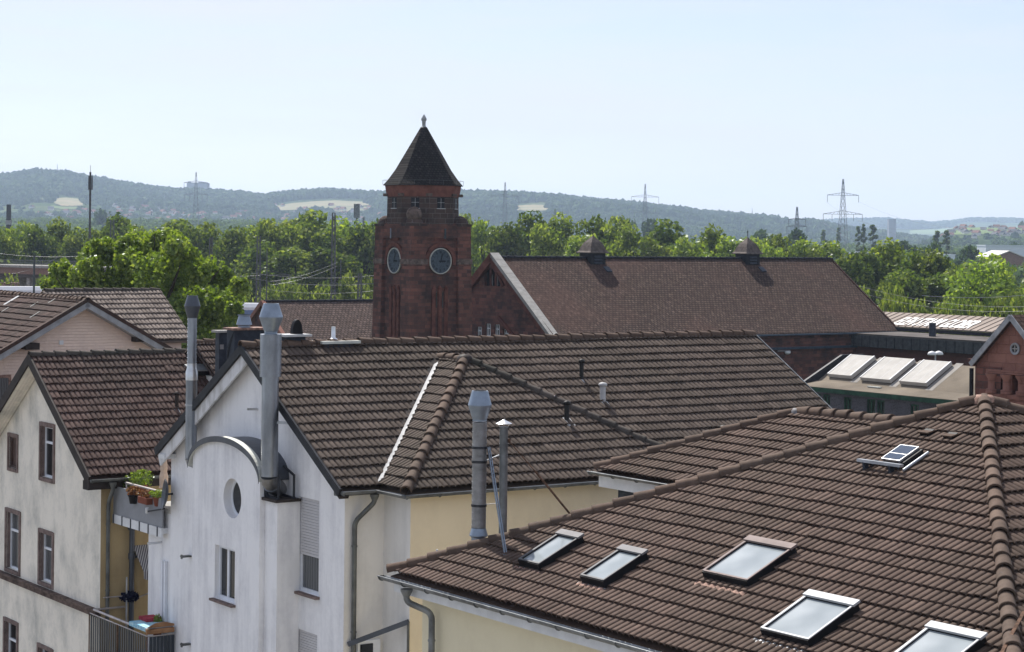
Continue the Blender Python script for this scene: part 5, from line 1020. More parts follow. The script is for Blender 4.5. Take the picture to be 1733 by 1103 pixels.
# clock faces with arch, ring, numerals and hands
def clock(F, ax, s):
    d = .28; org = wp(F, ax, d, s, zc); out = -F.e1 if ax == 1 else -F.e2; right = -F.e2 if ax == 1 else F.e1
    ar = MB(); r0, r1 = 1.22, 1.55; K = 20
    for k in range(K):
        t0, t1 = -.25+(math.pi+.5)*k/K, -.25+(math.pi+.5)*(k+1)/K
        ar.prism([org+right*r0*math.cos(t0)+UP*r0*math.sin(t0), org+right*r1*math.cos(t0)+UP*r1*math.sin(t0), org+right*r1*math.cos(t1)+UP*r1*math.sin(t1), org+right*r0*math.cos(t1)+UP*r0*math.sin(t1)], out*.20)
    ar.build('clock_arch', 'red_sand', tw)
    c = MB(); c.lathe(org+out*.05, [(1.02, 0), (1.02, .06)], 40, ax=(right, UP, out), smooth=False); cf = c.build('clock_face', 'dial_face', tw)
    MB().lathe(org+out*.05, [(1.10, 0), (1.10, .12), (1.02, .13), (1.02, .062)], 44, ax=(right, UP, out), caps=False).build('clock_rim', 'dial_ring', cf)
    m = MB()
    for k in range(12):     # bar and roman-style strokes
        t = math.pi/2-2*math.pi*k/12; cc, ss = math.cos(t), math.sin(t); u = right*cc+UP*ss; v = right*(-ss)+UP*cc
        st = [1, 2, 3, 2, 1, 2, 3, 4, 2, 1, 2, 3][(k-1) % 12]
        for j in range(st): o_ = (j-(st-1)/2)*.075; m.ob(org+out*.118+u*.78+v*o_, u*.11, v*.018, out*.006)
    m.build('numerals', 'dial_mark', cf)
    m = MB(); hr = math.pi/2-2*math.pi*(3+3/60)/12; mn = math.pi/2-2*math.pi*(3/60)
    for an, L, w, o_ in ((hr, .55, .05, .14), (mn, .82, .032, .155)):
        u = right*math.cos(an)+UP*math.sin(an); v = right*(-math.sin(an))+UP*math.cos(an); m.prism([org+out*o_-u*.16-v*w, org+out*o_-u*.16+v*w, org+out*o_+u*L*.75+v*w*1.6, org+out*o_+u*L, org+out*o_+u*L*.75-v*w*1.6], out*.012)
    m.lathe(org+out*.12, [(.07, 0), (.07, .06)], 12, ax=(right, UP, out)); m.build('hands', 'dial_mark', cf)
    # tall shafts and slits below the clock, slit above
    for k in (-1, 0, 1):
        m = MB(); wb(m, F, ax, d-.12, d, s+k*.62-.17, s+k*.62+.17, 2, 12.9); m.lathe(wp(F, ax, d-.06, s+k*.62, 12.9), [(.19, 0), (.19, .1), (.02, .3)], 8); m.build('wall_shaft', 'red_sand', tw)
    for k in (-.31, .31):
        m = MB(); wb(m, F, ax, d-.03, d+.0, s+k-.05, s+k+.05, 11.3, 12.6); m.build('slit_window', 'glass_dark', tw)
    m = MB(); wb(m, F, ax, -.01, .018, s+.25, s+.45, 17.15, 18.0); m.build('slit_window', 'glass_dark', tw)
    m = MB(); wb(m, F, ax, d-.08, d, s-.6, s+.6, 16.95, 17.19); m.build('corbel', 'red_sand', tw)
clock(Tf, 2, TS/2+.05); clock(Tf, 1, TS/2)
# belfry: octagon with three dark windows per view, cornice, spire
oc = Tf.w(*cxy, 0); O8 = dict(n=8, ax=(Tf.e1, Tf.e2, UP), rot=math.pi/8, smooth=False)
rO = lambda d: d/2/math.cos(math.pi/8)
MB().lathe(oc+UP*18.35, [(rO(5.75), 0), (rO(5.7), 2.35)], **O8).build('belfry', 'sandstone_dark', tw)
MB().lathe(oc+UP*20.7, [(rO(5.75), 0), (rO(5.8), .1), (rO(5.95), .45), (rO(6.1), .9), (rO(6.1), .94)], **O8).build('cornice', 'red_cornice', tw)
m = MB()
for k in range(8):
    t = math.pi/8+k*math.pi/4; c = oc+(Tf.e1*math.cos(t)+Tf.e2*math.sin(t))*rO(5.9)+UP*20.85; m = MB(); m.ob(c, Tf.e1*.2, Tf.e2*.2, UP*.12); m.build('cornice_bracket', 'stone_cornice', tw)
for k in range(8):
    t = k*math.pi/4; nrm = Tf.e1*math.cos(t)+Tf.e2*math.sin(t); tg = -Tf.e1*math.sin(t)+Tf.e2*math.cos(t); c = oc+nrm*(5.73/2)+UP*20.15
    m = MB(); m.ob(c, tg*.36, UP*.45, nrm*.012); w = m.build('belfry_window', 'dark_slate', tw)
    m = MB(); m.ob(c+nrm*.02, tg*.012, UP*.42, nrm*.008); m.ob(c+nrm*.02+UP*.05, tg*.34, UP*.012, nrm*.008); m.ob(c+nrm*.05-UP*.46, tg*.42, UP*.03, nrm*.05); m.build('window_bar', 'pvc_grey', w)
slate_roof('spire_slate', (.038, .034, .032), (.026, .023, .023), (.010, .010, .010), .30, .22, TH, 1.1)
MB().lathe(oc+UP*21.65, [(rO(6.42), 0), (rO(6.40), .05), (rO(5.75), .42), (rO(4.5), 1.35), (.27, 5.05)], **O8).build('spire', 'spire_slate', tw)
m = MB(); zr_ = 22.1
pts = [oc+(Tf.e1*math.cos(math.pi/8+k*math.pi/4)+Tf.e2*math.sin(math.pi/8+k*math.pi/4))*rO(6.45)+UP*zr_ for k in range(9)]
for p, q in zip(pts[:-1], pts[1:]): m.bar(p, q, .02); m.bar(p-UP*.4, p+UP*.02, .025); m.bar((p+q)/2-UP*.4, (p+q)/2, .02)
m.build('snow_rail', 'steel_mast', tw)
MB().lathe(oc+UP*26.65, [(.30, 0), (.22, .06), (.16, .15), (.15, .42), (.20, .46), (.14, .5), (.22, .62), (.24, .75), (.16, .92), (.05, 1.1), (.01, 1.16)], 10).build('finial', 'lead', tw)
# ball on the front pier
MB().lathe(Tf.w(.72, .72, 18.4), [(.50, 0), (.55, .12), (.35, .22), (.62, .45), (.70, .80), (.58, 1.15), (.25, 1.38), (.02, 1.45)], 14).build('stone_ball', 'stone_cornice', tw)

# ================================================================== STATION: left wing, workshop, shed, gabled house
Qf = Fr(34.2, at(443, 510, 186)); qz = at(443, 510, 186)[2]; qe = Qf.h1(484, 577, 0); qb = -qe[1]+0.; qpit = math.atan2(qz-qe[2], qb); QD = 7.; qzE = qz-QD*math.tan(qpit)
sw_ = thing('station_wing', 'low red sandstone station wing with a brown tiled roof left of the clock tower', 'station wing', Qf.w(10, 0, 0))
slate_roof('wing_tiles', (.125, .090, .078), (.092, .067, .058), (.040, .030, .027), .36, .30, TH, qpit, red=(.12, .085, .075))
slab(MB(), Qf.w(.15, -QD, qzE), Qf.e1, Qf.e2*math.cos(qpit)+UP*math.sin(qpit), 15, QD/math.cos(qpit), .2).build('roof', 'wing_tiles', sw_); slab(MB(), Qf.w(.15, QD, qzE), Qf.e1, -Qf.e2*math.cos(qpit)+UP*math.sin(qpit), 15, QD/math.cos(qpit)-.01, .2).build('roof', 'wing_tiles', sw_)
ridge(sw_, Qf.w(.2, 0, qz), Qf.w(15, 0, qz), 'dark_slate', r=.13, L=.7)
m = MB(); wallh(m, Qf, 1, .2, -QD+.2, QD-.2, 0, 16, clips=[(Qf.w(0, 0, qz-.1), -Qf.e2*math.sin(qpit)+UP*math.cos(qpit)), (Qf.w(0, 0, qz-.1), Qf.e2*math.sin(qpit)+UP*math.cos(qpit))]); wallh(m, Qf, 2, -QD+.3, .2, 15, 0, qzE); m.build('wall', 'sandstone', sw_)
for sgn in (-1, 1):
    lo = Qf.w(-.1, QD*sgn, qzE); hi = Qf.w(-.1, 0, qz); sl = hi-lo; nn = np.cross(sl, Qf.e1); nn /= np.linalg.norm(nn); nn = nn if nn[2] > 0 else -nn
    m = MB(); m.prism([lo-nn*.25, lo+nn*.12, hi+nn*.12, hi-nn*.25], Qf.e1*.4); m.build('coping', 'sandstone_fresh', sw_)
# workshop with the three rooflights
Gf = Fr(34.2, at(1364, 652, 130)); gz = at(1364, 652, 130)[2]
ws = thing('workshop', 'low flat-roofed grey brick workshop with green windows and three long rooflights', 'workshop', Gf.w(4, -8, 0))
bR = Gf.h1(1645, 683, 0)[1]; gflat = 1.35; g0 = .28; grise = 1.75; gl2 = 2.55
m = MB(); V = []; 
for b in (.3, bR-.2): V += [Gf.w(-.35, b, gz), Gf.w(gflat, b, gz+g0), Gf.w(gflat+gl2, b, gz+grise), Gf.w(gflat+gl2+4, b, gz+.9)]
m.add(V+[tuple(A(*v)-UP*.22) for v in V], [(0, 4, 5, 1), (1, 5, 6, 2), (2, 6, 7, 3), (8, 9, 13, 12), (9, 10, 14, 13), (10, 11, 15, 14), (0, 8, 12, 4), (3, 7, 15, 11), (0, 1, 9, 8), (1, 2, 10, 9), (2, 3, 11, 10), (4, 12, 13, 5), (5, 13, 14, 6), (6, 14, 15, 7)]); m.build('roof', 'flat_roof', ws)
wl = []
for x0, x1, y0 in ((1377, 1389, 665), (1393, 1405, 666), (1428, 1441, 671), (1467, 1481, 674), (1484, 1497, 676), (1541, 1555, 683), (1602, 1612, 690)):
    p, q = Gf.h1(x0, y0, 0), Gf.h1(x1, y0, 0); zt_ = p[2]; wl.append((q[1], p[1], zt_-1.0, zt_-.02))
m = MB(); wallh(m, Gf, 1, 0, bR, 0, 0, gz-.24, wl, .15); wallh(m, Gf, 2, 0, 0, gflat+gl2+3.8, 0, gz-.24); m.poly([Gf.w(0, -.002, gz-.24), Gf.w(gflat, -.002, gz+.05), Gf.w(gflat+gl2, -.002, gz+grise-.22), Gf.w(gflat+gl2+3.8, -.002, gz-.24)]); m.build('wall', 'brick_grey', ws)
m = MB(); m.box(Gf, -.37, -.33, bR, .3, gz-.30, gz-.03); m.build('fascia', 'green_paint', ws)
for h in wl: window(ws, Gf, 1, 0, *h, .10, fmat='green_paint', fw=.09, mull=(.5,), sill='coping_stone')
rl_s = math.atan2(grise-g0, gl2); rv = Gf.e1*math.cos(rl_s)+UP*math.sin(rl_s); rn = -Gf.e1*math.sin(rl_s)+UP*math.cos(rl_s); RLO = Gf.w(gflat, 0, gz+g0)
for i, (x0, x1, y0) in enumerate(((1400, 1438, 632), (1455, 1505, 638), (1521, 1566, 644))):
    p = hit(x0, y0, RLO+rn*.3, rn); q = hit(x1, y0+5, RLO+rn*.3, rn); p_, q_ = p-RLO, q-RLO; b0, b1 = p_@Gf.e2, q_@Gf.e2; t0 = p_@rv; t1 = gl2/math.cos(rl_s)-.12
    rr_ = MB(); c = RLO+Gf.e2*(b0+b1)/2+rv*(t0+t1)/2; rr_.ob(c+rn*.17, Gf.e2*(b0-b1)/2, rv*(t1-t0)/2, rn*.125); tt = rr_.build('rooflight', 'rooflight', ws)
    m = MB(); m.ob(c+rn*.02, Gf.e2*((b0-b1)/2-.06), rv*((t1-t0)/2-.05), rn*.03); m.build('kerb', 'verge_metal', tt)
    m = MB()
    for k in (1, 2): m.ob(c+rn*.298+Gf.e2*(b0-b1)*(k/3-.5), Gf.e2*.015, rv*((t1-t0)/2-.02), rn*.003)
    for sg in (-1, 1): m.ob(c+rn*.30+Gf.e2*(b0-b1)*.5*sg*.97, Gf.e2*.05, rv*(t1-t0)/2, rn*.02)
    m.build('glazing_bar', 'alu_pale', tt)
    m = MB(); m.ob(RLO+Gf.e2*(b1-.35)+rv*(t0+t1)/2+rn*.006, Gf.e2*.30, rv*(t1-t0)/2*1.25, rn*.004); m.build('felt_strip', 'felt_pale', ws)
m = MB(); P0, P1 = Gf.h2(1357, 646, .55), Gf.h2(1423, 600, .55); m.prism([Gf.w(P0[0], .38, gz-1.5), Gf.w(P1[0]+2, .38, gz-1.5), Gf.w(P1[0]+2, .38, P1[2]), Gf.w(P1[0], .38, P1[2]), Gf.w(P0[0], .38, P0[2])], Gf.e2*.2); m.build('fire_wall', 'verge_metal', ws)
q = Gf.w(.75, Gf.h1(1480, 656, .75)[1], gz+.16); m = MB(); m.ob(q+UP*.07, Gf.e1*.12, Gf.e2*.55, UP*.03); m.build('roof_board', 'coping_bright', ws)
# lamp post with two heads
q = at(1583, 600, 152); t = thing('street_lamp', 'double-headed white street lamp behind the workshop roof', 'street lamp', A(q[0], q[1], 0)); MB().tube([A(q[0], q[1], 0), q], .06, 8).build('pole', 'galv', t)
for s in (-1, 1):
    c = q+Tf.e1*s*.36; m = MB(); m.lathe(c-UP*.02, [(.30, 0), (.36, .06), (.26, .22), (.05, .3)], 12); m.bar(q, c, .05); m.build('lamp_head', 'paint_white', t)
# platform shed with the painted letters
Pf = Fr(34.2, at(1500, 551, 200)); pz = at(1516, 551, 200)[2]
sh_ = thing('platform_shed', 'long platform shed with pale sheet-metal roof carrying big white painted letters', 'shed', Pf.w(3, -20, 0))
pr0 = Pf.h1(1490, 527, 4.0); prz = pr0[2]; bE2 = Pf.h1(1692, 565, 0)[1]-14; ang = math.atan2(prz-pz, 4.0); plen = 4.0/math.cos(ang); pv = Pf.e1*math.cos(ang)+UP*math.sin(ang); pn = -Pf.e1*math.sin(ang)+UP*math.cos(ang)
PO = Pf.w(0, 6, pz); ptl = 6-bE2
slab(MB(), PO, -Pf.e2, pv, ptl, plen, .12).build('roof', 'shed_metal', sh_); slab(MB(), Pf.w(8.0, 6, pz), -Pf.e2, -Pf.e1*math.cos(ang)+UP*math.sin(ang), ptl, plen-.01, .12).build('rear_roof', 'shed_metal', sh_)
m = MB(); k = 0
while k*.95 < ptl: m.ob(PO-Pf.e2*k*.95+pv*plen/2+pn*.03, Pf.e2*.02, pv*plen/2, pn*.03); k += 1
m.build('seam', 'shed_seam', sh_)
def text_mesh(s, size, origin, right, up, nrm, mat, parent, name='lettering'):
    cu = bpy.data.curves.new(name, 'FONT'); cu.body = s; cu.size = size; cu.extrude = .004; cu.offset = .02*size
    o = bpy.data.objects.new(name, cu); COL.objects.link(o); bpy.context.view_layer.update(); me = bpy.data.meshes.new_from_object(o.evaluated_get(bpy.context.evaluated_depsgraph_get())); bpy.data.objects.remove(o)
    M_ = Matrix.Identity(4)
    o0 = LOC[parent.name]
    for i, v in enumerate((right, up, nrm)): M_[0][i], M_[1][i], M_[2][i] = v
    M_.translation = Vector(A(*origin)-o0); me.transform(M_); me.materials.clear(); me.materials.append(MATS[mat]); ob = bpy.data.objects.new(name, me); COL.objects.link(ob); ob.parent = parent; LOC[ob.name] = o0; return ob
simple('letter_white', (.80, .80, .78), .6, var=.08)
lp_ = hit(1500, 552, PO, pn); p2 = hit(1632, 558, PO, pn)
lo_ = PO+(-Pf.e2)*((lp_-PO)@(-Pf.e2))+pv*.35+pn*.075; width = (p2-lp_)@(-Pf.e2)
tx = text_mesh('ELEN STARR GLOBER', 3.3, lo_, -Pf.e2, pv, pn, 'letter_white', sh_)
xs = [v.co for v in tx.data.vertices]; r0 = Vector(-Pf.e2); w0_ = max(x.dot(r0) for x in xs)-min(x.dot(r0) for x in xs); mn_ = min(x.dot(r0) for x in xs)
for v in tx.data.vertices: d_ = v.co.dot(r0)-mn_; v.co += r0*(d_*(width/w0_)-d_)
m = MB(); m.box(Pf, -.15, 0.1, bE2, 6, pz-.45, pz-.14); m.build('eaves_band', 'verge_metal', sh_)
lo2 = Pf.h1(1535, 569, -6.); slab(MB(), Pf.w(-6., 6, lo2[2]), -Pf.e2, Pf.e1*6.+UP*(pz-.5-lo2[2]), ptl, 1, .15).build('lower_roof', 'shed_dark', sh_)
m = MB(); m.box(Pf, -6.05, -5.8, bE2, 6, lo2[2]-1.25, lo2[2]-.16); m.build('fascia_panel', 'panel_dark', sh_)
m = MB(); k = 0
while k*1.1 < ptl: m.box(Pf, -6.10, -6.052, 6-k*1.1-.05, 6-k*1.1, lo2[2]-1.25, lo2[2]-.16); k += 1
m.build('fascia_batten', 'verge_metal', sh_)
m = MB(); m.box(Pf, -5.5, 7.6, bE2+.5, 6, 0, lo2[2]-1.3); m.build('wall', 'brick_red', sh_)
q = Pf.h1(1578, 565, -4); MB().tube([Pf.w(q[0], q[1], q[2]-.6), Pf.w(q[0], q[1], q[2]+1.05)], .33, 12).build('vent_stack', 'slate_clad', sh_)
q = Gf.l(at(1640, 612, 145)); o = MB().box(Gf, q[0], q[0]+1.1, q[1]-1.2, q[1], 0, q[2]).box(Gf, q[0]-.1, q[0]+1.2, q[1]-1.3, q[1]+.1, q[2]+.002, q[2]+.22).build('brick_chimney', 'brick_red'); tag(o, 'short brick chimney at the far right corner of the workshop roof', 'chimney')
# brick boundary wall with pale coping
Bf = Fr(34.2, at(1400, 692, 86)); bz_ = at(1400, 694, 86)[2]; t = thing('boundary_wall', 'red brick wall with pale tile coping between the rear wing and the workshop', 'wall', Bf.w(0, -5, 0))
MB().box(Bf, 0, .3, -14, 3, 0, bz_-.1).build('brickwork', 'brick_red', t); m = MB()
for k in range(44): m.prism([Bf.w(-.06, 3-k*.385, bz_-.097), Bf.w(.36, 3-k*.385, bz_-.097), Bf.w(.15, 3-k*.385, bz_+.04)], -Bf.e2*.37)
m.build('coping', 'coping_stone', t)
# sandstone gabled house at the right edge
Gh = Fr(34.2, at(1652, 612, 92)); gap = Gh.h1(1718, 533, 0); GEz = at(1652, 612, 92)[2]; ghw = -gap[1]; gpt = math.atan2(gap[2]-GEz, ghw); GLn = 12
gh = thing('gabled_house', 'red sandstone house with steep gable, round window and columned openings at the right edge', 'house', Gh.w(4, -ghw, 0))
gg = [(Gh.w(0, -ghw, gap[2]), Gh.e2*math.sin(gpt)+UP*math.cos(gpt)), (Gh.w(0, -ghw, gap[2]), -Gh.e2*math.sin(gpt)+UP*math.cos(gpt))]
c1 = Gh.h1(1685, 632, 0); c2 = Gh.h1(1699, 666, 0); c3 = Gh.h1(1712, 633, 0); c4 = Gh.h1(1725, 666, 0)
hs_ = [(c2[1], c1[1], c2[2], c1[2]), (c4[1], c3[1], c2[2], c1[2])]
m = MB(); wallh(m, Gh, 1, 0, -2*ghw, 0, 0, 16, hs_, .45, 0, gg); m.build('gable_wall', 'sandstone_fresh', gh)
m = MB(); wallh(m, Gh, 2, 0, .0, GLn, 0, GEz); wallh(m, Gh, 2, -2*ghw, 0, GLn, 0, GEz); wallh(m, Gh, 1, GLn, -2*ghw, 0, 0, 16, clips=gg); m.build('side_wall', 'sandstone_fresh', gh)
for h in hs_: m = MB(); m.box(Gh, .46, .5, h[0], h[1], h[2], h[3]); m.build('opening', 'glass_dark', gh)
for (x, ) in ((1680,), (1705,), (1731,)):
    q = Gh.h1(x, 640, 0); m = MB(); zb2, zt2 = c2[2], c1[2]; m.lathe(Gh.w(-.02, q[1], zb2), [(.30, 0), (.30, .16), (.20, .2), (.20, zt2-zb2-.25), (.32, zt2-zb2-.05), (.32, zt2-zb2)], 12); m.build('column', 'sandstone_fresh', gh)
m = MB(); m.box(Gh, -.14, -.002, -2*ghw, -.72, c1[2]+.02, c1[2]+.2); m.box(Gh, -.14, -.002, -2*ghw, -.72, c2[2]-.2, c2[2]-.02); m.build('ledge', 'sandstone_fresh', gh)
q = Gh.h1(1719, 590, 0); MB().lathe(Gh.w(-.03, q[1], q[2]), [(.27, 0), (.18, 0), (.18, .05), (.27, .05)], 20, ax=(Gh.e2, UP, -Gh.e1), caps=False).build('round_window', 'lead', gh); m = MB(); m.lathe(Gh.w(-.012, q[1], q[2]), [(.19, 0), (.19, .02)], 20, ax=(Gh.e2, UP, -Gh.e1)); rwn = m.build('round_glass', 'glass_dark', gh)
m = MB(); m.ob(Gh.w(-.05, q[1], q[2]), Gh.e2*.19, UP*.012, Gh.e1*.01); m.ob(Gh.w(-.05, q[1], q[2]), Gh.e2*.012, UP*.19, Gh.e1*.01); m.build('glazing_bar', 'dial_ring', rwn)
m = MB(); m.box(Gh, -.06, -.002, -1.55, -.003, 0, c1[2]+.3); m.build('quoin_pilaster', 'sandstone', gh)
for sgn, b0, mt in ((1, .12, 'roof_tile_old'), (-1, -2*ghw-.12, 'roof_tile_old')):
    V_ = (-Gh.e2 if sgn == 1 else Gh.e2)*math.cos(gpt)+UP*math.sin(gpt); slab(MB(), Gh.w(-.3, b0, GEz-.05), Gh.e1, V_, GLn+.4, math.hypot(ghw+.12, gap[2]-GEz)-.03*(sgn < 0), .16).build('roof', 'hall_tiles', gh)
    n_ = np.cross(Gh.e1, V_); n_ = n_ if n_[2] > 0 else -n_; m = MB(); O_ = Gh.w(-.36, b0, GEz-.05); m.hexa([O_-n_*.22, O_+Gh.e1*.06-n_*.22, O_+Gh.e1*.06+n_*.02, O_+n_*.02]+[p+V_*math.hypot(ghw+.12, gap[2]-GEz) for p in (O_-n_*.22, O_+Gh.e1*.06-n_*.22, O_+Gh.e1*.06+n_*.02, O_+n_*.02)]); m.build('verge', 'lead', gh)
m = MB(); p = Gh.w(-.1, .18, GEz-.3); m.tube([p, p-UP*6], .10, 8); m.build('downpipe', 'black_rubber', gh)

# ================================================================== TERRAIN, one sheet to the horizon
def pxu(px): return (px-CX)/F_
SK1 = [(-900, 300), (-300, 296), (0, 292), (60, 284), (110, 287), (150, 295), (200, 303), (250, 311), (300, 317), (340, 318), (400, 321), (440, 326), (500, 319), (560, 317), (640, 321), (700, 321), (800, 319), (870, 321), (950, 326), (1000, 332), (1060, 336), (1130, 344), (1200, 353), (1300, 361), (1380, 368), (1420, 377), (1500, 388), (1600, 401), (1733, 408), (2300, 412)]
SK2 = [(-900, 340), (600, 384), (1200, 372), (1300, 370), (1400, 364), (1440, 362), (1500, 361), (1540, 365), (1580, 368), (1620, 364), (1640, 361), (1680, 361), (1733, 362), (1900, 360), (2400, 370)]
def sk(tab, px):
    y = np.interp(px, [a for a, b in tab], [b for a, b in tab])+14; return (H0-y)/F_+(px-CX)/F_*RHO
def nz2(x, y, s, seed=0):
    return (np.sin(x/s+seed)*np.cos(y/s*.83+seed*1.7)+.5*np.sin(x/s*2.1+y/s*1.3+seed*3)+.3*np.sin(y/s*3.7-x/s*2.6+seed))/1.8
def terr(X, Y):
    X = np.asarray(X, float); Y = np.asarray(Y, float); Yp = np.maximum(Y, 1.); u = X/Yp; px = CX+F_*u; px = np.clip(px, -900, 2600)
    def sm(t): t = np.clip(t, 0, 1); return t*t*(3-2*t)
    e1 = np.maximum(sk(SK1, px), -.002)*5500+CZ; e2 = np.maximum(sk(SK2, px), -.001)*9800+CZ
    up1 = sm((Y-2500)/3000); back = 1-.45*sm((Y-5600)/2500)
    h1 = np.maximum(e1-0, 0)*up1*back; h2 = np.maximum(e2, 0)*sm((Y-6800)/3000)
    h = np.maximum(h1, h2)
    h = h+nz2(X, Y, 330, 1)*sm((Y-2600)/900)*(1-sm((Y-4700)/700))*13+nz2(X, Y, 150, 4)*sm((Y-2900)/900)*(1-sm((Y-4900)/500))*4
    h = np.maximum(h, (24*sm((900-px)/400)+6)*sm((Y-900)/1900)+(h1*.9)*(Y > 2500)*sm((Y-2500)/500)*0)
    h = np.maximum(h, h1*.55+(20*sm((900-px)/400)+4)*sm((Y-900)/1900)*(1-sm((Y-4200)/1400)))
    h = np.maximum(h, 46*sm((px-1520)/120)*sm((Y-2350)/850)*(1-.3*sm((Y-3700)/900)))
    return np.where(Y > 10, h, 0)
def ghit(px, py, y0=300, y1=9700):
    r = ray(px, py); Ys = np.concatenate([np.arange(y0, 2500, 20), np.arange(2500, y1, 12)]); z = CZ+r[2]*Ys; d = z-terr(r[0]*Ys, Ys); k = np.argmax(d < 0)
    if d[k] >= 0: return None
    Y = Ys[k]; return A(r[0]*Y, Y, float(terr(r[0]*Y, Y)))
rr = np.concatenate([[0, 30, 60, 100, 150, 200, 300, 400, 550, 700, 900, 1100, 1400, 1700, 2000, 2300], np.arange(2500, 6200, 60), np.arange(6200, 10400, 160), [10800, 11300]])
uu = np.unique(np.concatenate([np.linspace(-.36, .36, 420), np.linspace(-1.33, 1.33, 60)])); V = []
for r_ in rr:
    X = uu*max(r_, 1); Y = np.full_like(X, max(r_, 1) if r_ > 0 else 1.); V.append(np.stack([X, Y, terr(X, Y)], -1))
V = np.concatenate(V); nu = len(uu); i, j = np.meshgrid(np.arange(len(rr)-1), np.arange(nu-1), indexing='ij'); i = i.ravel(); j = j.ravel()
Q = np.stack([i*nu+j, i*nu+j+1, (i+1)*nu+j+1, (i+1)*nu+j], -1)
k0 = len(V); V = np.concatenate([V, A(-14000, -9000, 0, 14000, -9000, 0, 14000, 1, 0, -14000, 1, 0).reshape(-1, 3)]); Q = np.concatenate([Q, [[k0, k0+1, k0+2, k0+3]]])
m_, t_n, n, l, p = newmat('ground'); tcn = N(n, 'ShaderNodeTexCoord')
def gn(s, d=6): q = N(n, 'ShaderNodeTexNoise'); q.inputs['Scale'].default_value = s; q.inputs['Detail'].default_value = d; l.new(tcn.outputs['Object'], q.inputs[0]); return q
a_ = gn(.0035, 5); ra = ramp(n, [(.40, (.028, .048, .020)), (.52, (.045, .070, .028)), (.60, (.075, .095, .040)), (.70, (.050, .075, .032))]); l.new(a_.outputs[0], ra.inputs[0])
b_n = gn(.05, 8); rb = ramp(n, [(.3, (.6,)*3), (.7, (1.35,)*3)]); l.new(b_n.outputs[0], rb.inputs[0])
mm = N(n, 'ShaderNodeMix', data_type='RGBA', blend_type='MULTIPLY'); mm.inputs[0].default_value = 1; l.new(ra.outputs[0], mm.inputs[6]); l.new(rb.outputs[0], mm.inputs[7]); l.new(mm.outputs[2], p.inputs['Base Color']); p.inputs['Roughness'].default_value = 1; p.inputs['Specular IOR Level'].default_value = 0
struct(npmesh('ground', V, Q, 'ground', smooth=True))
# yard / street surface between the houses and the rail yard, each a sheet just above the last
def sheet(name, mat, x0, x1, y0, y1, z): return struct(MB().poly([(x0, y0, z), (x1, y0, z), (x1, y1, z), (x0, y1, z)]).build(name, mat))
sheet('street', 'asphalt', -150, 150, -260, 140, .004); sheet('rail_yard', 'ballast', -160, 160, 215, 400, .004)
# farmland patches draped on the hills
def field(poly, mat, name='field', lift=1.2):
    P = []; xs = [q[0] for q in poly]; n_ = 18; top = poly[:len(poly)//2]; bot = poly[len(poly)//2:][::-1]
    fx = np.linspace(min(xs), max(xs), n_); V = []; rows = 5
    for x in fx:
        yt = np.interp(x, [q[0] for q in top], [q[1] for q in top]); yb = np.interp(x, [q[0] for q in bot], [q[1] for q in bot])
        for k in range(rows):
            g_ = ghit(x, yt+9+(yb-yt)*k/(rows-1), 2500, 5450 if min(xs) < 1400 else 9700)
            if g_ is None: return None
            V.append(g_+A(0, 0, lift))
    Q = [(a*rows+b, (a+1)*rows+b, (a+1)*rows+b+1, a*rows+b+1) for a in range(n_-1) for b in range(rows-1)]
    return struct(npmesh(name, V, Q, mat, smooth=True))
FIELDS = [([(94, 327), (112, 326), (132, 328), (138, 336), (140, 340), (118, 341), (102, 340), (92, 336)], 'wheat'), ([(62, 329), (76, 328), (76, 333), (62, 333)], 'wheat'), ([(86, 340), (110, 342), (132, 342), (130, 346), (105, 346), (88, 344)], 'meadow'),
          ([(460, 341), (500, 335), (560, 331), (620, 333), (624, 339), (560, 344), (520, 346), (470, 348)], 'wheat'), ([(560, 345), (600, 341), (640, 342), (640, 347), (600, 350), (562, 350)], 'wheat'),
          ([(873, 340), (900, 338), (932, 339), (925, 348), (900, 349), (870, 347)], 'wheat'), ([(1310, 366), (1340, 364), (1370, 368), (1370, 371), (1340, 370), (1312, 369)], 'wheat'),
          ([(14, 334), (22, 333), (22, 336), (14, 337)], 'wheat'), ([(1540, 381), (1600, 378), (1720, 376), (1730, 386), (1640, 390), (1560, 388)], 'meadow'), ([(1500, 372), (1560, 372), (1620, 373), (1620, 377), (1560, 376), (1500, 376)], 'meadow')]
for pl, mt in FIELDS: field(pl, mt)
for (x0, x1, y, dy) in ((1520, 1570, 403, 3.5), (1683, 1733, 410, 6), (1560, 1600, 407, 2)):
    P = [hit(x0, y, (0, 0, .6), UP), hit(x1, y, (0, 0, .6), UP), hit(x1, y+dy, (0, 0, .6), UP), hit(x0, y+dy, (0, 0, .6), UP)]
    if all(1 < q[1] < 9000 for q in P): struct(MB().poly(P).build('field', 'wheat'))
P = [hit(x, y, (0, 0, .3), UP) for x, y in ((1695, 484), (1760, 480), (1760, 506), (1700, 506))]; struct(MB().poly(P).build('meadow', 'meadow'))

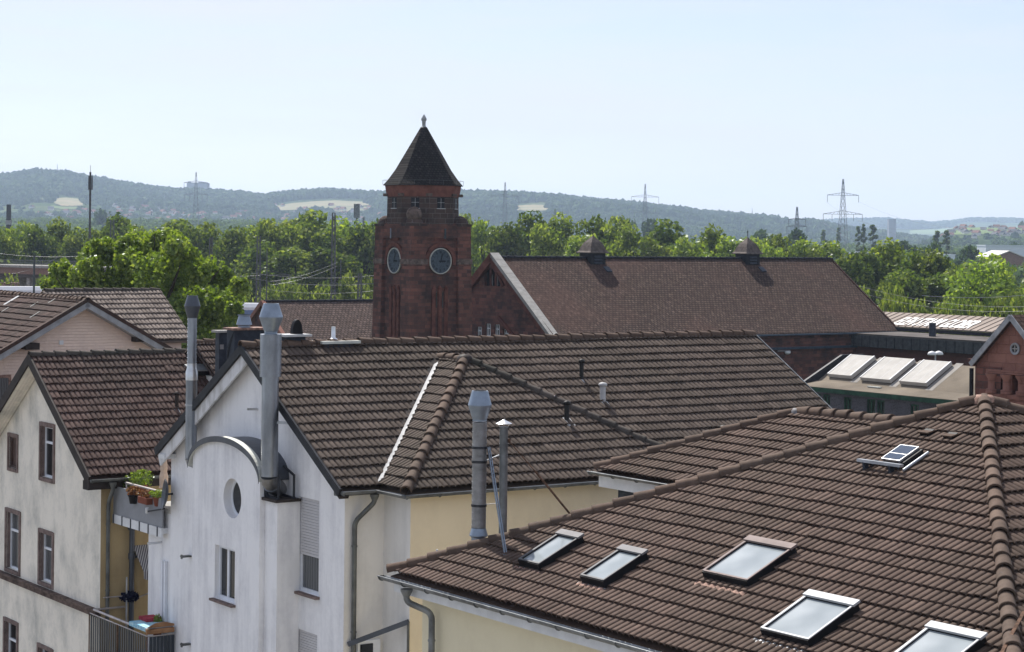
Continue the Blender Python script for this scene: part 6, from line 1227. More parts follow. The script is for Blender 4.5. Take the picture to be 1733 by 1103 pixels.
# ================================================================== far forest, plain woods (stuff), towns, landmarks
def blobs(name, C, R, H, mat, seed, K=6, tone=None):
    """leafy domes: 3 rings of jittered points"""
    r = np.random.default_rng(seed); n = len(C); ang = np.arange(K)*2*np.pi/K; V = []; 
    prof = [(.92, 0.), (1.0, .42), (.66, .82)]
    a = ang[None]+r.uniform(0, 6.28, (n, 1))
    for rad, h in prof:
        j = r.uniform(.72, 1.25, (n, K)); rr_ = R[:, None]*rad*j; hh_ = H[:, None]*(h+r.uniform(-.1, .1, (n, K))*(h > 0))
        V.append(np.stack([C[:, 0:1]+rr_*np.cos(a), C[:, 1:2]+rr_*np.sin(a), C[:, 2:3]+hh_], -1))
    top = C+np.stack([R*r.uniform(-.2, .2, n), R*r.uniform(-.2, .2, n), H*r.uniform(.95, 1.15, n)], -1)
    V = np.concatenate([np.concatenate(V, 1), top[:, None]], 1); m_ = 3*K+1; base = (np.arange(n)*m_)[:, None]; k = np.arange(K)[None]; kn = (k+1) % K
    Q = [np.stack([base+w*K+k, base+w*K+kn, base+(w+1)*K+kn, base+(w+1)*K+k], -1).reshape(-1, 4) for w in range(2)]
    # split the cap: triangles written as quads with a doubled tip are avoided, use pairs
    cap = np.stack([base+2*K+np.arange(0, K, 2)[None], base+2*K+np.arange(1, K, 2)[None], base+2*K+(np.arange(2, K+2, 2) % K)[None], base+3*K+0*np.arange(0, K, 2)[None]], -1).reshape(-1, 4)
    Q = np.concatenate(Q+[cap]); tn = r.beta(1.6, 2.2, n) if tone is None else tone
    tt = np.concatenate([np.repeat(tn, K), np.repeat(tn, K), np.repeat(tn, K//2)]); tt = np.clip(tt+r.normal(0, .12, len(tt)), 0, 1)
    o = npmesh(name, V.reshape(-1, 3), Q, mat, tone=tt); return struct(o, 'stuff')
def inpoly(px, py, pl):
    c = np.zeros(len(px), bool); n_ = len(pl)
    for i in range(n_):
        x1, y1 = pl[i]; x2, y2 = pl[(i+1) % n_]
        if y1 == y2: continue
        k = ((y1 > py) != (y2 > py)) & (px < (x2-x1)*(py-y1)/(y2-y1)+x1); c ^= k
    return c
def tpx(P):
    u = P[:, 0]/P[:, 1]*F_; v = (P[:, 2]-CZ)/P[:, 1]*F_; s, c = math.sin(RHO), math.cos(RHO); return CX+u*c+v*s, H0-(-u*s+v*c)
r = np.random.default_rng(5); n_ = 64000
Yh = np.sqrt(r.uniform(2600**2, 5750**2, n_)); Xh = r.uniform(-.36, .34, n_)*Yh; Ph = np.stack([Xh, Yh, terr(Xh, Yh)], -1); qx_, qy_ = tpx(Ph)
keep = np.ones(n_, bool)
for pl, _ in FIELDS: keep &= ~(inpoly(qx_, qy_-9, pl) | inpoly(qx_, qy_-4, pl) | inpoly(qx_, qy_-15, pl))
town = lambda x, y: ((x > 40) & (x < 660) & (y > np.interp(x, [40, 200, 420, 660], [346, 344, 338, 350])) & (Yh < 4000))
keep &= ~(town(qx_, qy_) & (r.random(n_) < .80)); keep &= ~((nz2(Xh, Yh, 240, 9) > .55) & (Yh < 4700) & (r.random(n_) < .9)); keep &= ~((qx_ > 1600) & (Yh < 4200) & (r.random(n_) < .7))
Ph = Ph[keep]; Ph[:, 2] -= 2; R = r.uniform(6, 11, len(Ph))*np.where(Ph[:, 1] < 4100, .62, 1); tn_h = np.clip(.45+.3*nz2(Ph[:, 0], Ph[:, 1], 170, 2)+r.normal(0, .15, len(Ph)), 0, 1)
blobs('forest', Ph, R, R*r.uniform(1.3, 2., len(Ph)), 'leaf_far', 6, tone=tn_h)
# far ridge, coarse
n_ = 9000; Yh = r.uniform(7600, 10000, n_); Xh = r.uniform(.10, .27, n_)*Yh; Ph = np.stack([Xh, Yh, terr(Xh, Yh)-2], -1); k = (nz2(Xh, Yh, 420, 3) > -.1); Ph = Ph[k]; R = r.uniform(12, 22, len(Ph)); blobs('forest', Ph, R, R*1.1, 'leaf_far', 8)
# wooded plain
def leafclumps(name, C, R, H, per, size, mat, seed, tone=None):
    r = np.random.default_rng(seed); n = len(C); d = r.normal(size=(n, per, 3)); d[..., 2] = np.abs(d[..., 2])*1.1-.25; d /= np.linalg.norm(d, axis=2)[..., None]; k = r.uniform(.72, 1.05, (n, per, 1))
    k *= 1+.22*np.sin(d[..., 0:1]*5+C[:, None, 0:1])*np.cos(d[..., 1:2]*5+C[:, None, 1:2])
    P = C[:, None]+d*k*np.stack([R, R, H], -1)[:, None]; t0 = r.beta(2, 2.2, n) if tone is None else tone
    tn = np.clip(np.repeat(t0, per)+r.normal(0, .16, n*per), 0, 1); sz = np.repeat(size if np.ndim(size) else np.full(n, size), per)
    return leaves_mesh(name, P.reshape(-1, 3), d.reshape(-1, 3), sz, mat, None, r, .5, tn)
n_ = 6200; Yh = np.sqrt(r.uniform(680**2, 2750**2, n_)); Xh = r.uniform(-.36, .34, n_)*Yh; k = ~((Xh > .15*Yh) & (Yh > 900) & (r.random(n_) < .55)) & ~((Xh > .16*Yh) & (Yh > 1000) & (Yh < 1500))
Xh, Yh = Xh[k], Yh[k]; n_ = len(Xh); R = r.uniform(4.5, 8, n_); Hh = r.uniform(5, 8, n_); C_ = np.stack([Xh, Yh, terr(Xh, Yh)+r.uniform(3, 6, n_)], -1)
tn_ = np.clip(.45+.25*nz2(Xh, Yh, 120, 2)+r.normal(0, .18, n_), 0, 1); near = Yh < 1300
struct(leafclumps('wooded_plain', C_[near], R[near], Hh[near], 150, 1.5, 'leaf_plain', 11, tn_[near]), 'stuff'); struct(leafclumps('wooded_plain', C_[~near], R[~near], Hh[~near], 60, 2.3, 'leaf_plain', 12, tn_[~near]), 'stuff')

n_ = 90; Yh = r.uniform(400, 470, n_); uS = np.where(np.arange(n_) % 3 == 0, r.uniform(.262, .36, n_), r.uniform(-.40, -.262, n_)); C_ = np.stack([uS*Yh, Yh, r.uniform(6, 10, n_)], -1)
struct(leafclumps('trackside_wood', C_, r.uniform(5, 8, n_), r.uniform(6, 9, n_), 900, .62, 'leaf_belt', 13), 'stuff')
# towns
def far_house(label, grp, c, L, Wd, hgt, rf, ang, wall, roofm, cat='house', flat=False):
    f = Fr(math.degrees(ang), c); z = c[2]-1.5; m = MB(); m.box(f, -L/2, L/2, -Wd/2, Wd/2, z, z+hgt, 0)
    if flat: m.box(f, -L/2-.3, L/2+.3, -Wd/2-.3, Wd/2+.3, z+hgt+.01, z+hgt+.8, 1)
    else:
        a, b, e = L/2+.3, Wd/2+.5, z+hgt+.01; P = [f.w(-a, -b, e), f.w(a, -b, e), f.w(a, b, e), f.w(-a, b, e), f.w(-a, 0, e+rf), f.w(a, 0, e+rf)]
        m.add(P, [(0, 1, 5, 4), (2, 3, 4, 5), (0, 4, 3), (1, 2, 5), (0, 3, 2, 1)], 1)
    o = m.build('house' if cat == 'house' else cat, [wall, roofm]); tag(o, label, cat, grp); return o
rt = np.random.default_rng(17); cnt = 0
while cnt < 150:
    x = rt.uniform(45, 655); y = rt.uniform(344, 375); lo_y = np.interp(x, [40, 200, 330, 420, 660], [350, 350, 345, 344, 352])
    if not lo_y < y < 378 or (x < 160 and rt.random() < .5) or 1700 < 0: continue
    g_ = ghit(x, y, 2400)
    if g_ is None or g_[1] > 4600: continue
    s = rt.uniform(.7, 1.15); rfm = ['roof_far_red', 'roof_far_grey', 'roof_far_red'][rt.integers(3)]; far_house('small '+('red' if 'red' in rfm else 'grey')+'-roofed house of the distant town '+('left of the phone mast' if x < 150 else 'between phone mast and lattice pylon' if x < 330 else 'between the lattice pylon and the clock tower'), 'houses of the distant hillside town', g_, 11*s, 8*s, 5*s, 4*s, rt.uniform(0, 3), 'house_white', rfm); cnt += 1
for x, y, L, lb in ((255, 341, 70, 'long white works building at the upper edge of the distant town'), (333, 352, 90, 'long pale low warehouse beside the lattice pylon'), (305, 367, 60, 'bright white low warehouse left of the pylon'), (372, 353, 50, 'red-roofed hall in the distant town right of the pylon'), (275, 354, 30, 'white cube building left of centre in the distant town'), (420, 344, 60, 'flat grey hall at the right end of the distant town')):
    g_ = ghit(x, y, 2400)
    if g_ is not None: far_house(lb, None, g_, L*.55, 14, 6, 3, .15, 'hall_white', 'roof_far_red' if 'red' in lb else 'hall_white', 'warehouse', flat='red' not in lb)
cnt = 0
while cnt < 46:
    x = rt.uniform(1592, 1745); y = rt.uniform(386, 404); g_ = ghit(x, y, 2300)
    if g_ is None: continue
    s = rt.uniform(.55, .95); far_house('small house of the village on the right horizon', 'houses of the village on the right horizon', g_, 12*s, 9*s, 5.5*s, 4*s, rt.uniform(0, 3), 'house_white', ['roof_far_red', 'roof_far_grey'][rt.integers(2)]); cnt += 1
for x, y, Y, L, lb in ((1437, 434, 1450, 34, 'white industrial hall behind the tallest pylon'), (1500, 428, 1500, 42, 'long white industrial hall between the dark poplars'), (1567, 436, 1500, 38, 'white industrial hall right of the poplar pair'), (1705, 421, 1500, 40, 'white industrial hall near the right edge')):
    q = at(x, y, Y); far_house(lb, None, A(q[0], q[1], 1.5), L, 20, max(5, q[2]+2), 3, .1, 'hall_white', 'hall_white', 'industrial hall', flat=True)
q = at(1708, 425, 760); f_ = Fr(5, A(q[0], q[1], 0)); t = thing('barn', 'dark barn with a low white-edged gable near the right edge', 'barn', A(q[0], q[1], 0)); hw = 5.8; m = MB(); m.prism([f_.w(-hw, 0, 0), f_.w(hw, 0, 0), f_.w(hw, 0, q[2]-2.3), f_.w(0, 0, q[2]-.2), f_.w(-hw, 0, q[2]-2.3)], f_.e2*20); m.build('wall', 'lead_brown', t)
m = MB(); m.prism([f_.w(-hw-.5, -.4, q[2]-2.5), f_.w(0, -.4, q[2]-.1), f_.w(hw+.5, -.4, q[2]-2.5), f_.w(hw+.5, -.4, q[2]-2.15), f_.w(0, -.4, q[2]+.25), f_.w(-hw-.5, -.4, q[2]-2.15)], f_.e2*21); m.build('roof', 'house_white', t)
g_ = ghit(332, 322, 4000); g_ = g_ if g_ is not None else at(332, 320, 5400)
f_ = Fr(0, g_); t = thing('hospital_block', 'large pale block building on the crest of the left hills', 'building', g_); k_ = g_[1]/F_; zt_ = CZ+ray(332, 309)[2]*g_[1]; MB().box(f_, -16*k_, 19*k_, 0, 40, g_[2]-15, zt_).build('wall', 'tower_block', t); MB().box(f_, -15*k_, -11*k_, 5, 30, zt_, zt_+2.2*k_).build('roof_storey', 'tower_block', t); MB().box(f_, 3*k_, 14*k_, 5, 30, zt_, zt_+1.5*k_).build('roof_storey', 'tower_block', t)
for x, yt, yb, Y, lb in ((97, 277, 286, 5300, 'thin transmitter mast on the left hilltop'), (1273, 352, 362, 5200, 'thin mast on the hill crest above the second turret')):
    b = at(x, yb+2, Y); tp = at(x, yt, Y); o = MB().tube([b, tp], [1.2, .5], 6).build('mast', 'pylon_steel'); tag(o, lb, 'mast')
q = at(1509, 388, 4200); far_house('grey tower block far away left of the poplar pair', None, A(q[0], q[1], float(terr(q[0], q[1]))), 15, 13, max(10, at(1509, 371, 4200)[2]-float(terr(q[0], q[1]))+1.5), 3, .1, 'tower_block', 'tower_block', 'tower block', flat=True)

# ================================================================== pylons, masts, wires
def lattice(m, b, t, w0, w1, nseg, r, f=None):
    f = f or Fr(20, b); b, t = A(*b), A(*t); cs = [(-1, -1), (1, -1), (1, 1), (-1, 1)]; P = []
    for i in range(nseg+1):
        k = i/nseg; c = b+(t-b)*k; w = w0+(w1-w0)*k; P.append([c+f.e1*x*w+f.e2*y*w for x, y in cs])
    for i in range(nseg):
        for q in range(4): m.bar(P[i][q], P[i+1][q], r); m.bar(P[i][q], P[i+1][(q+1) % 4], r*.7); m.bar(P[i+1][q], P[i+1][(q+1) % 4], r*.7)
def pylon(label, x, ytop, Y, arms, base_w=4., r=.22, tilt=12):
    tp = at(x, ytop, Y); b = A(tp[0], tp[1], 0 if Y < 2500 else float(terr(tp[0], tp[1]))); t = thing('pylon', label, 'pylon', b, 'power pylons on the plain'); f = Fr(tilt, b); m = MB(); lattice(m, b, tp, base_w, .35, 13, r, f); m.build('mast', 'pylon_steel', t)
    for (ya, half, drop) in arms:
        z = at(x, ya, Y)[2]; c = A(b[0], b[1], z); m = MB(); hw = half*Y/F_
        for s in (-1, 1):
            e = c+f.e1*s*hw; m.bar(c+UP*hw*.16, e, r*1.2); m.bar(c-UP*.2, e-UP*.1, r*1.2)
            for q in range(1, 5): m.bar(c+f.e1*s*hw*q/5+UP*hw*.16*(1-q/5), c+f.e1*s*hw*(q+.5)/5-UP*.2, r*.7)
            for q in ((1.,) if drop == 1 else (1., .55)): 
                p = c+f.e1*s*hw*q; m.bar(p, p-UP*12*Y/F_, r*1.3)
        m.build('cross_arm', 'pylon_steel', t)
    return t
pylon('tallest lattice pylon with two wide cross arms, on the right', 1427, 303, 1500, [(330, 28, 1), (362, 35, 2)], 4.2, .24)
pylon('lattice pylon in front of the pale hill building on the left', 332, 291, 2000, [(309, 20, 1), (329, 19, 2)], 4.5, .26)
pylon('faint lattice pylon just right of the clock tower', 855, 308, 2200, [(332, 24, 1), (350, 26, 1)], 4.5, .26)
pylon('faint lattice pylon behind the first ridge turret', 1092, 311, 2300, [(333, 24, 1), (360, 22, 1)], 4.5, .26)
pylon('smaller dark pylon left of the tallest one', 1349, 350, 1400, [(371, 15, 1), (383, 18, 1)], 2.8, .26)
def mastthing(label, x, yt, yb, Y, w, kind='lattice', name='catenary_mast', cat='mast', grp='masts of the rail yard'):
    tp = at(x, yt, Y); b = A(tp[0], tp[1], 0); t = thing(name, label, cat, b, grp); m = MB()
    if kind == 'lattice': lattice(m, b, tp, w, w*.55, 14, .09)
    else: m.tube([b, tp], [w, w*.7], 8)
    m.build('mast', 'steel_mast', t); return t, tp
t, tp = mastthing('tall mobile phone mast with antennas above the bright tree', 153, 291, 435, 260, .19, 'tube', 'antenna_mast', 'antenna mast', None)
m = MB()
for k in range(3): c = tp+A(.24*math.cos(k*2.1), .33*math.sin(k*2.1), -1.3); m.ob(c-A(0, 0, .1), (.07, 0, 0), (0, .07, 0), (0, 0, .9))
m.tube([tp, tp+UP*.9], .03, 6); m.build('antenna', 'steel_mast', t)
for lb, x, yt, w, Y in (('lattice catenary mast pair left of the clock tower', 438, 400, .42, 330), ('tallest lattice catenary mast, halfway to the clock tower', 565, 360, .38, 330), ('short lattice catenary mast just left of the clock tower', 609, 463, .40, 320), ('dark lattice mast behind the bright tree', 190, 372, .6, 420), ('thin catenary mast among the trees right of the bright tree', 357, 402, .3, 300), ('dark signal mast above the small train', 394, 455, .5, 300)):
    t, tp = mastthing(lb, x, yt, 0, Y, w); f = Fr(15, tp)
    if x in (565, 438, 609): m = MB(); z = at(x, 480 if x != 438 else 465, Y)[2]; m.bar(A(tp[0], tp[1], z)-f.e1*0, A(tp[0], tp[1], z)+f.e1*5.5, .12); m.bar(A(tp[0], tp[1], z+1.2), A(tp[0], tp[1], z)+f.e1*5, .08); m.bar(A(tp[0], tp[1], z)+f.e1*5, A(tp[0], tp[1], z-1.5)+f.e1*5, .08); m.build('bracket_arm', 'steel_mast', t)
mastthing('dark catenary post in front of the bridge', 58, 432, 0, 200, .14, 'tube')
mastthing('thin mast right of the tallest catenary mast', 577, 438, 0, 330, .12, 'tube')
mastthing('thin post behind the steel cowl', 452, 420, 0, 250, .10, 'tube')
t, tp = mastthing('short antenna cluster above the trees left of the clock tower', 604, 346, 0, 640, .35, 'tube', 'antenna_mast', 'antenna mast', None)
m = MB(); m.ob(tp-UP*2, (.9, 0, 0), (0, .9, 0), (0, 0, 2.2)); m.tube([tp+A(2.2, 0, -9), tp+A(2.2, 0, -4)], .35, 6); m.build('antenna', 'gutter_zinc', t)
tp = at(15, 346, 900); t = thing('factory_chimney', 'dark banded factory chimney at the left edge', 'factory chimney', A(tp[0], tp[1], 0)); MB().tube([A(tp[0], tp[1], 0), tp], [1.4, 1.0], 14).build('shaft', 'board_dark', t); MB().tube([tp-UP*9, tp-UP*7], 1.35, 14).build('band', 'concrete', t)
def wire(label, pts, rad=.02, sag=0, mat='steel_mast', grp='overhead wires'):
    P = []; 
    for a, b in zip(pts[:-1], pts[1:]):
        a, b = A(*a), A(*b)
        for k in np.linspace(0, 1, 14)[:-1]: P.append(a+(b-a)*k-UP*sag*4*k*(1-k))
    P.append(A(*pts[-1])); o = MB().tube(P, rad, 5).build('cable', mat); return tag(o, label, 'cable', grp)
wire('upper pale cable sagging across the hedge on the right', [at(1455, 484, 230), at(1790, 516, 215)], .016, 1.0, 'gutter_zinc')
wire('lower pale cable sagging across the hedge on the right', [at(1462, 497, 228), at(1790, 522, 213)], .016, 1.0, 'gutter_zinc')
wire('thin upper cable across the trees on the right', [at(1560, 500, 240), at(1790, 492, 240)], .022, .5, 'galv')
for i, (x0, y0, x1, y1) in enumerate(((425, 462, 632, 466), (425, 471, 632, 480), (300, 452, 440, 466), (440, 488, 632, 492))):
    wire(('topmost', 'second', 'left', 'lowest')[i]+' contact wire over the tracks left of the tower', [at(x0, y0, 325), at(x1, y1, 325)], .022, .6, 'gutter_zinc')
for i, (x0, y0, x1, y1) in enumerate(((458, 476, 570, 444), (458, 482, 570, 450), (0, 429, 190, 429), (20, 463, 110, 428))):
    wire(('upper slanting', 'lower slanting', 'level', 'slanting')[i]+(' cable between the catenary masts' if i < 2 else ' cable above the bridge'), [at(x0, y0, 320 if i < 2 else 300), at(x1, y1, 320 if i < 2 else 300)], .022, .5, 'gutter_zinc')
# conductors of the tall pylon
for s, ya, nm in ((-28, 342, 'left upper'), (28, 342, 'right upper'), (35, 375, 'right lower'), (-35, 375, 'left lower')):
    wire(nm+' conductor of the tallest pylon', [at(1427+s, ya, 1500), at(1427+s*3+260, ya+40, 1050)], .05, 9, 'pylon_steel', 'power lines')

# ================================================================== bridge and trains
b0, b1 = at(-40, 455, 400), at(118, 459, 380); bd = b1-b0; bd[2] = 0; bd /= np.linalg.norm(bd); bf = Fr(math.degrees(math.atan2(bd[1], bd[0])), b0); BLn = np.linalg.norm((b1-b0)[:2])+6; bz0 = at(40, 452, 390)[2]
t = thing('road_bridge', 'grey steel girder road bridge with railings at the left edge', 'bridge', bf.w(BLn/2, 0, 0))
MB().box(bf, 0, BLn, 0, 9, bz0-.1, bz0+.35).build('deck', 'concrete', t); MB().box(bf, 0, BLn, .5, .8, bz0-1.35, bz0-.105).build('girder', 'lead_brown', t); MB().box(bf, 0, BLn, 1.0, 8, bz0-2.0, bz0-.11).build('lower_girder', 'shed_dark', t)
m = MB(); m.box(bf, 0, BLn, -.02, .04, bz0+1.35, bz0+1.43); m.box(bf, 0, BLn, -.02, .04, bz0+.8, bz0+.85)
for k in range(int(BLn/.28)): m.box(bf, k*.28, k*.28+.045, 0, .03, bz0+.36, bz0+1.35)
m.build('railing', 'gutter_zinc', t)
for k in range(6): a = 3+k*BLn/6; MB().box(bf, a-.5, a+.5, 1.5, 7.5, 0, bz0-2.005).build('pier', 'concrete', t)
def train(label, x0, x1, yt, Y, cols, hgt=3.9):
    a, b = at(x0, yt, Y), at(x1, yt, Y); d = b-a; f = Fr(math.degrees(math.atan2(d[1], d[0])), a); L = np.linalg.norm(d[:2]); z = a[2]; t = thing('train', label, 'train', f.w(L/2, 0, z-hgt)); w_, s_, l_ = cols
    m = MB(); m.prism([f.w(0, 0, z-hgt), f.w(0, 3, z-hgt), f.w(0, 3, z-.6), f.w(0, 2.5, z), f.w(0, .5, z), f.w(0, 0, z-.6)], f.e1*L); m.build('body', w_, t)
    m = MB(); m.box(f, .5, L-.5, -.03, -.003, z-1.9, z-1.0); m.build('window_band', l_, t); m = MB(); m.box(f, .3, L-.3, -.03, -.003, z-2.5, z-2.0); m.build('stripe', s_, t)
    return t
train('white train passing under the bridge at the left edge', -60, 88, 484, 330, ('train_white', 'train_red', 'train_blue'))
train('white and blue train beside the station wing', 396, 470, 513, 300, ('train_white', 'train_red', 'train_blue'))
q = at(413, 497, 320); t = thing('rail_signal', 'red-topped signal post above the small train', 'signal', A(q[0], q[1], 0)); MB().tube([A(q[0], q[1], 0), q], .10, 8).build('post', 'steel_mast', t); m = MB(); m.ob(q+UP*.3, (.32, 0, 0), (0, .1, 0), (0, 0, .42)); m.build('board', 'fabric_red', t)
for i, (x0, x1, y, dx) in enumerate(((0, 26, 478, 0),)):
    a, b = at(x0, y, 350), at(x1, y, 350); f = Fr(0, a); o = MB().box(f, 0, b[0]-a[0], 0, 3, 0, a[2]).build('freight_wagon', 'lead_brown'); tag(o, 'brown freight wagon behind the white train under the bridge', 'wagon')

# ================================================================== TREES
def tree_proto(seed, h, w, nl, size, mat, lobes=26, low=.18):
    """crown from many leaf faces on lobes, trunk and limbs"""
    r = np.random.default_rng(seed); L = []
    for i in range(lobes):
        t = r.uniform(low, 1)**.9; rad = w/2*math.sqrt(max(.02, 1-((t-.42)/.60)**2)); a = r.uniform(0, 6.28); q = rad*math.sqrt(r.uniform(.15, 1))*.80
        L.append((q*math.cos(a), q*math.sin(a), h*t*.93, w*r.uniform(.13, .24)*(1.15-.35*t)))
    P, Nn, tn = [], [], []; ar = np.array([l_[3]**2 for l_ in L]); ar = ar/ar.sum()
    for (x, y, z, R), f in zip(L, ar):
        k = int(nl*f); d = r.normal(size=(k, 3)); d /= np.linalg.norm(d, axis=1)[:, None]; rad = R*(1-.45*r.random((k, 1))**2.2)*(1+.18*np.sin(7*d[:, :1]+x)*np.sin(6*d[:, 1:2]+y))
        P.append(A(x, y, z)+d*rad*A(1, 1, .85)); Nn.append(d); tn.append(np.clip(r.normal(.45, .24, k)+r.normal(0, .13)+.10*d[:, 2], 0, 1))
    P, Nn, tn = np.concatenate(P), np.concatenate(Nn), np.concatenate(tn)
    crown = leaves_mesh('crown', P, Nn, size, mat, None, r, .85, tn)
    m = MB(); m.tube([(0, 0, -.3), (.1, 0, h*.25), (0, .1, h*.6), (0, 0, h*.85)], [w*.04, w*.030, w*.016, .04], 8)
    for i in range(9): x, y, z, R = L[i*2 % len(L)]; z0 = h*r.uniform(.22, .5); m.tube([(0, 0, z0), (x*.5, y*.5, (z0+z)/2+.3), (x, y, z)], [w*.014, w*.009, .03], 5)
    trunk = m.build('trunk', 'bark'); trunk.location = (0, 0, 0); 
    return crown, trunk, h, w
PROT = {}
def getp(key):
    if key in PROT: return PROT[key]
    kind, v = key; S = dict(belt=(16, 12, 5200, .42, 'leaf_belt'), dark=(16, 12, 5200, .42, 'leaf_dark'), bright=(16, 12, 5200, .42, 'leaf_bright'), bush=(6, 8, 1500, .34, 'leaf_belt'), poplar=(24, 4, 2600, .5, 'leaf_dark'), far=(14, 13, 1300, .8, 'leaf_far'), young=(9, 6, 1500, .34, 'leaf_belt'))[kind]
    c, t, h, w = tree_proto(100+v*13+sum(map(ord, kind)), *S, lobes=32 if kind != 'poplar' else 34, low=.05 if kind in ('bush', 'poplar', 'young') else .16)
    cm, tm = c.data, t.data
    # keep meshes only; base origin
    tv = np.empty(len(tm.vertices)*3, np.float32); off = t.location.copy(); 
    o0 = LOC[t.name]; tm.transform(Matrix.Translation(Vector(o0)))
    bpy.data.objects.remove(c); bpy.data.objects.remove(t); PROT[key] = (cm, tm, h, w); return PROT[key]
def tree(kind, v, x, ytop, wpx, Y, label, grp, name='tree', base=None, cat='tree'):
    cm, tm, h, w = getp((kind, v)); tp = at(x, ytop, Y); b = A(tp[0], tp[1], 0 if base is None else base); sz = (tp[2]-b[2])/h; sx = wpx*Y/F_/w
    root = thing(name, label, cat, b, grp); root.scale = (sx, sx, sz); root.rotation_euler = (0, 0, random.uniform(0, 6.28))
    for nm, me in (('crown', cm), ('trunk', tm)):
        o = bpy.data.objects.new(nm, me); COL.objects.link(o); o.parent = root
    return root
ORD = ['first', 'second', 'third', 'fourth', 'fifth', 'sixth', 'seventh', 'eighth', 'ninth', 'tenth', 'eleventh', 'twelfth', 'thirteenth', 'fourteenth', 'fifteenth', 'sixteenth', 'seventeenth', 'eighteenth', 'nineteenth', 'twentieth']
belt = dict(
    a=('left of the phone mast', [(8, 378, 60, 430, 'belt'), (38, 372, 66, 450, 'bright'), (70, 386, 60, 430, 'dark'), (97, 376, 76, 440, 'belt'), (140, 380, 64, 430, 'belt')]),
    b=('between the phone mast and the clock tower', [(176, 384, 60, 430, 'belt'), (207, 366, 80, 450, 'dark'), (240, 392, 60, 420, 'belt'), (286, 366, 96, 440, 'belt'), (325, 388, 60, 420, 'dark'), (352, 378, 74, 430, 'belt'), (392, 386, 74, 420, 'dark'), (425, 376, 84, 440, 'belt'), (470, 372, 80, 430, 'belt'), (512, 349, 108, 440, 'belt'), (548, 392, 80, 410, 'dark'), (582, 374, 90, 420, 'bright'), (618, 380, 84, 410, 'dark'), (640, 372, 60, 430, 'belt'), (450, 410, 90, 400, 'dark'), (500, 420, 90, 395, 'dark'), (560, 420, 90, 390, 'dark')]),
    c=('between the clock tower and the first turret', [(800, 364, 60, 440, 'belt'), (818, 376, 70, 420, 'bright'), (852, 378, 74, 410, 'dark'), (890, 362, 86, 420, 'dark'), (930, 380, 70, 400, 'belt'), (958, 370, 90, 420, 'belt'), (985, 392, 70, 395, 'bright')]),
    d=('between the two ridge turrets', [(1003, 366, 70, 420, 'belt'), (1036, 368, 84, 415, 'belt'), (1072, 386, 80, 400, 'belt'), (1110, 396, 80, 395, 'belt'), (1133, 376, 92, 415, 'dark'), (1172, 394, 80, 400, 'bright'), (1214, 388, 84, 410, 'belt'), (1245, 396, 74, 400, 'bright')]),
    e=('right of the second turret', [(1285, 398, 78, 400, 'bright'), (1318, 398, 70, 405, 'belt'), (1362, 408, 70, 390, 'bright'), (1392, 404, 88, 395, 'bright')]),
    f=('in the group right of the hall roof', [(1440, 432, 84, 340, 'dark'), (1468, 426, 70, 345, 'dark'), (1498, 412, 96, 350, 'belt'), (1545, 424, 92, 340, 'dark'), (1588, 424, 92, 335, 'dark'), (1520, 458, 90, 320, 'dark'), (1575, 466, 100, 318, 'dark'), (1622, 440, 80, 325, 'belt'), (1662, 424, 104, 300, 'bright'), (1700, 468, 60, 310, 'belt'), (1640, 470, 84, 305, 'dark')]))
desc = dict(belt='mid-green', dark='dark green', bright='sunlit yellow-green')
vi = 0
for k, (where, lst) in belt.items():
    pass
for k, (where, lst) in belt.items():
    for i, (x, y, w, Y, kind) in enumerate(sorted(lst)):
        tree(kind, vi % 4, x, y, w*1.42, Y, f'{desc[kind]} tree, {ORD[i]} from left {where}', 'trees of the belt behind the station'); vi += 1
# understorey along the tracks: bushes
vi = 0
for nm, lst in (('along the tracks left of the tower', [(425, 478, 60, 360), (455, 484, 56, 355), (484, 478, 60, 350), (520, 484, 60, 345), (552, 480, 60, 345), (586, 476, 40, 345), (610, 478, 50, 340), (628, 470, 50, 345), (395, 484, 50, 350), (10, 466, 60, 350), (70, 470, 60, 352)]),
                ('in the hedge above the platform shed', [(1500, 500, 60, 270), (1530, 506, 62, 268), (1565, 509, 66, 266), (1602, 508, 62, 264), (1640, 512, 66, 262), (1678, 506, 66, 262), (1716, 504, 70, 260), (1512, 484, 48, 285), (1462, 488, 54, 285)])):
    for i, (x, y, w, Y) in enumerate(sorted(lst)):
        tree('bush', vi % 3, x, y, w, Y, f'green bush, {ORD[i]} from left {nm}', 'bushes by the tracks', 'bush', cat='bush'); vi += 1
tree('young', 0, 586, 452, 40, 330, 'slender conifer-like young tree between the catenary masts', 'trees of the belt behind the station')
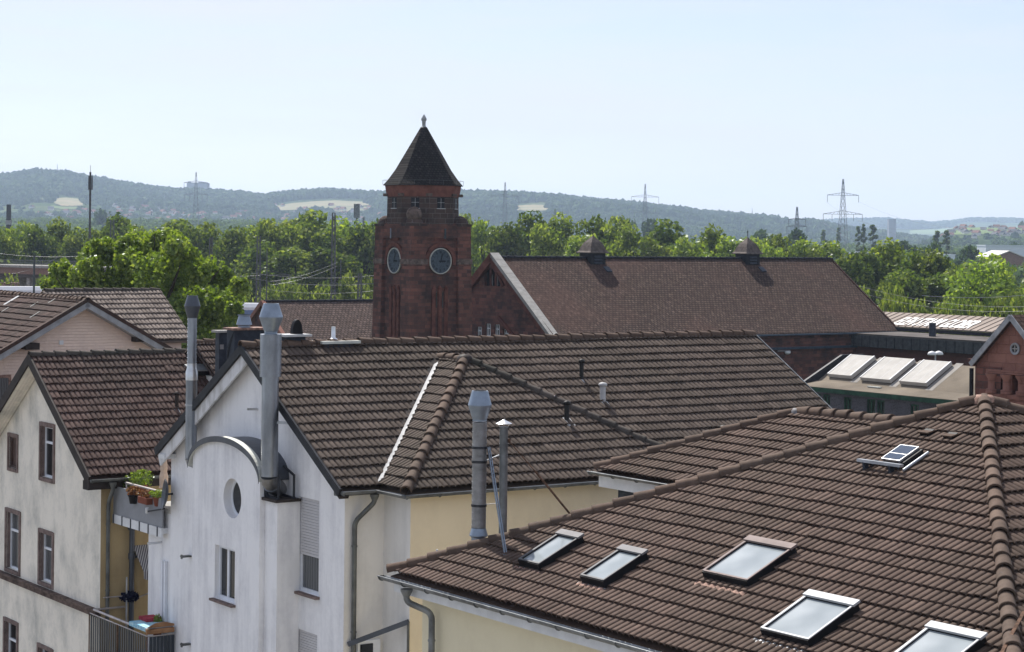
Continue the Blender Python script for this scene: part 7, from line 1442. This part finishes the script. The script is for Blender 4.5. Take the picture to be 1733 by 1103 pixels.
# poplars and single trees on the plain
for i, (x, y, w, Y, lb) in enumerate(((1453, 379, 13, 1250, 'left of the two narrow poplars beside the tallest pylon'), (1462, 374, 11, 1250, 'right of the two narrow poplars beside the tallest pylon'), (1478, 376, 20, 1200, 'widest dark poplar right of the tallest pylon'), (1586, 386, 18, 1200, 'left poplar of the right-hand pair'), (1602, 386, 16, 1200, 'right poplar of the right-hand pair'), (1394, 385, 12, 1500, 'small dark poplar left of the tallest pylon'), (1419, 382, 10, 1500, 'small poplar just left of the tallest pylon'))):
    tree('poplar', i % 2, x, y, w, Y, lb, 'poplars on the plain', 'poplar', cat='poplar')
for i, (x, y, w, Y, lb) in enumerate(((168, 354, 44, 1900, 'dark rounded tree behind the phone mast'), (1540, 404, 66, 900, 'wide pale-green tree left of the poplar pair'), (1490, 416, 60, 860, 'wide pale-green tree below the widest poplar'), (1640, 416, 60, 800, 'grey-green tree behind the big sunlit tree'), (1690, 446, 40, 700, 'grey-green tree in front of the barn'), (1580, 412, 50, 820, 'grey-green tree under the poplar pair'), (1350, 388, 60, 900, 'dark tree below the smaller dark pylon'), (1110, 366, 70, 1300, 'low dark tree mass above the belt between the turrets'), (1060, 372, 60, 1300, 'round dark tree behind the first turret'), (1715, 410, 30, 1500, 'far tree between the village and the barn'), (1300, 384, 60, 1000, 'dark far tree above the second turret'), (940, 350, 8, 2500, 'dark pointed tree on the hillside behind the belt'))):
    tree('far' if 'pointed' not in lb else 'poplar', i % 3 if 'pointed' not in lb else 0, x, y, w, Y, lb, 'single trees on the plain')
# the big bright tree close behind the pink house
cm = None
r = np.random.default_rng(77); c0 = at(248, 470, 130); H_ = 13.2
outline = [(95, 470, 24), (120, 445, 30), (150, 425, 34), (175, 405, 30), (205, 402, 34), (235, 400, 36), (262, 398, 34), (290, 402, 32), (315, 418, 36), (345, 440, 34), (372, 455, 28), (395, 470, 24), (385, 490, 30), (350, 490, 44), (300, 460, 50), (250, 445, 50), (200, 450, 50), (160, 470, 44), (120, 485, 34), (330, 520, 44), (370, 520, 36), (400, 512, 22), (290, 510, 50), (240, 500, 55), (190, 500, 50), (140, 500, 40), (350, 555, 40), (390, 540, 26), (310, 560, 45), (215, 428, 34), (275, 425, 38)]
P, Nn, tn = [], [], []
for (x, y, rp_) in outline:
    for rep in range(2):
        dpt = 130+r.uniform(-4.5, 4.5); c = at(x+r.normal(0, 7), y+17+r.normal(0, 5), dpt); R = rp_*dpt/F_*.64; k = 760; d = r.normal(size=(k, 3)); d /= np.linalg.norm(d, axis=1)[:, None]
        P.append(c+d*R*(1.12-.75*r.random((k, 1))**1.3)*(1+.2*np.sin(6*d[:, :1]+x))*A(1, 1, .9)); Nn.append(d); tn.append(np.clip(r.normal(.5, .28, k)+r.normal(0, .08), 0, 1))
t = thing('bright_tree', 'large sunlit bright green tree directly behind the pink house', 'tree', A(c0[0], c0[1], 0))
leaves_mesh('crown', np.concatenate(P), np.concatenate(Nn), r.choice([.11, .15, .19], 1)[0]*0+.145, 'leaf_bright', t, r, 1.1, np.concatenate(tn), asp=.75)
m = MB(); bx_, by_ = c0[0], c0[1]; m.tube([(bx_, by_, 0), (bx_+.2, by_, 5), (bx_, by_+.2, 10), (bx_, by_, 14)], [.5, .36, .2, .06], 9)
for i in range(14): x, y, _ = outline[i*2 % len(outline)]; c = at(x, y, 130); m.tube([(bx_, by_, 5+i*.4), ((bx_+c[0])/2, by_, (6+i*.4+c[2])/2+.4), c], [.16, .1, .03], 6)
m.build('trunk', 'bark', t)

# ================================================================== HAZE
m_, t_n, n, l, p = newmat('haze'); n.remove(p); pv_ = N(n, 'ShaderNodeVolumePrincipled'); pv_.inputs['Color'].default_value = (.60, .75, 1, 1); pv_.inputs['Density'].default_value = 8e-5; pv_.inputs['Anisotropy'].default_value = .3
l.new(pv_.outputs[0], n['Material Output'].inputs['Volume'])
hz = MB().hexa([(-15500, -9500, -1.5), (15500, -9500, -1.5), (15500, 11500, -1.5), (-15500, 11500, -1.5), (-15500, -9500, 300), (15500, -9500, 300), (15500, 11500, 300), (-15500, 11500, 300)]).build('haze', 'haze'); struct(hz, 'stuff')
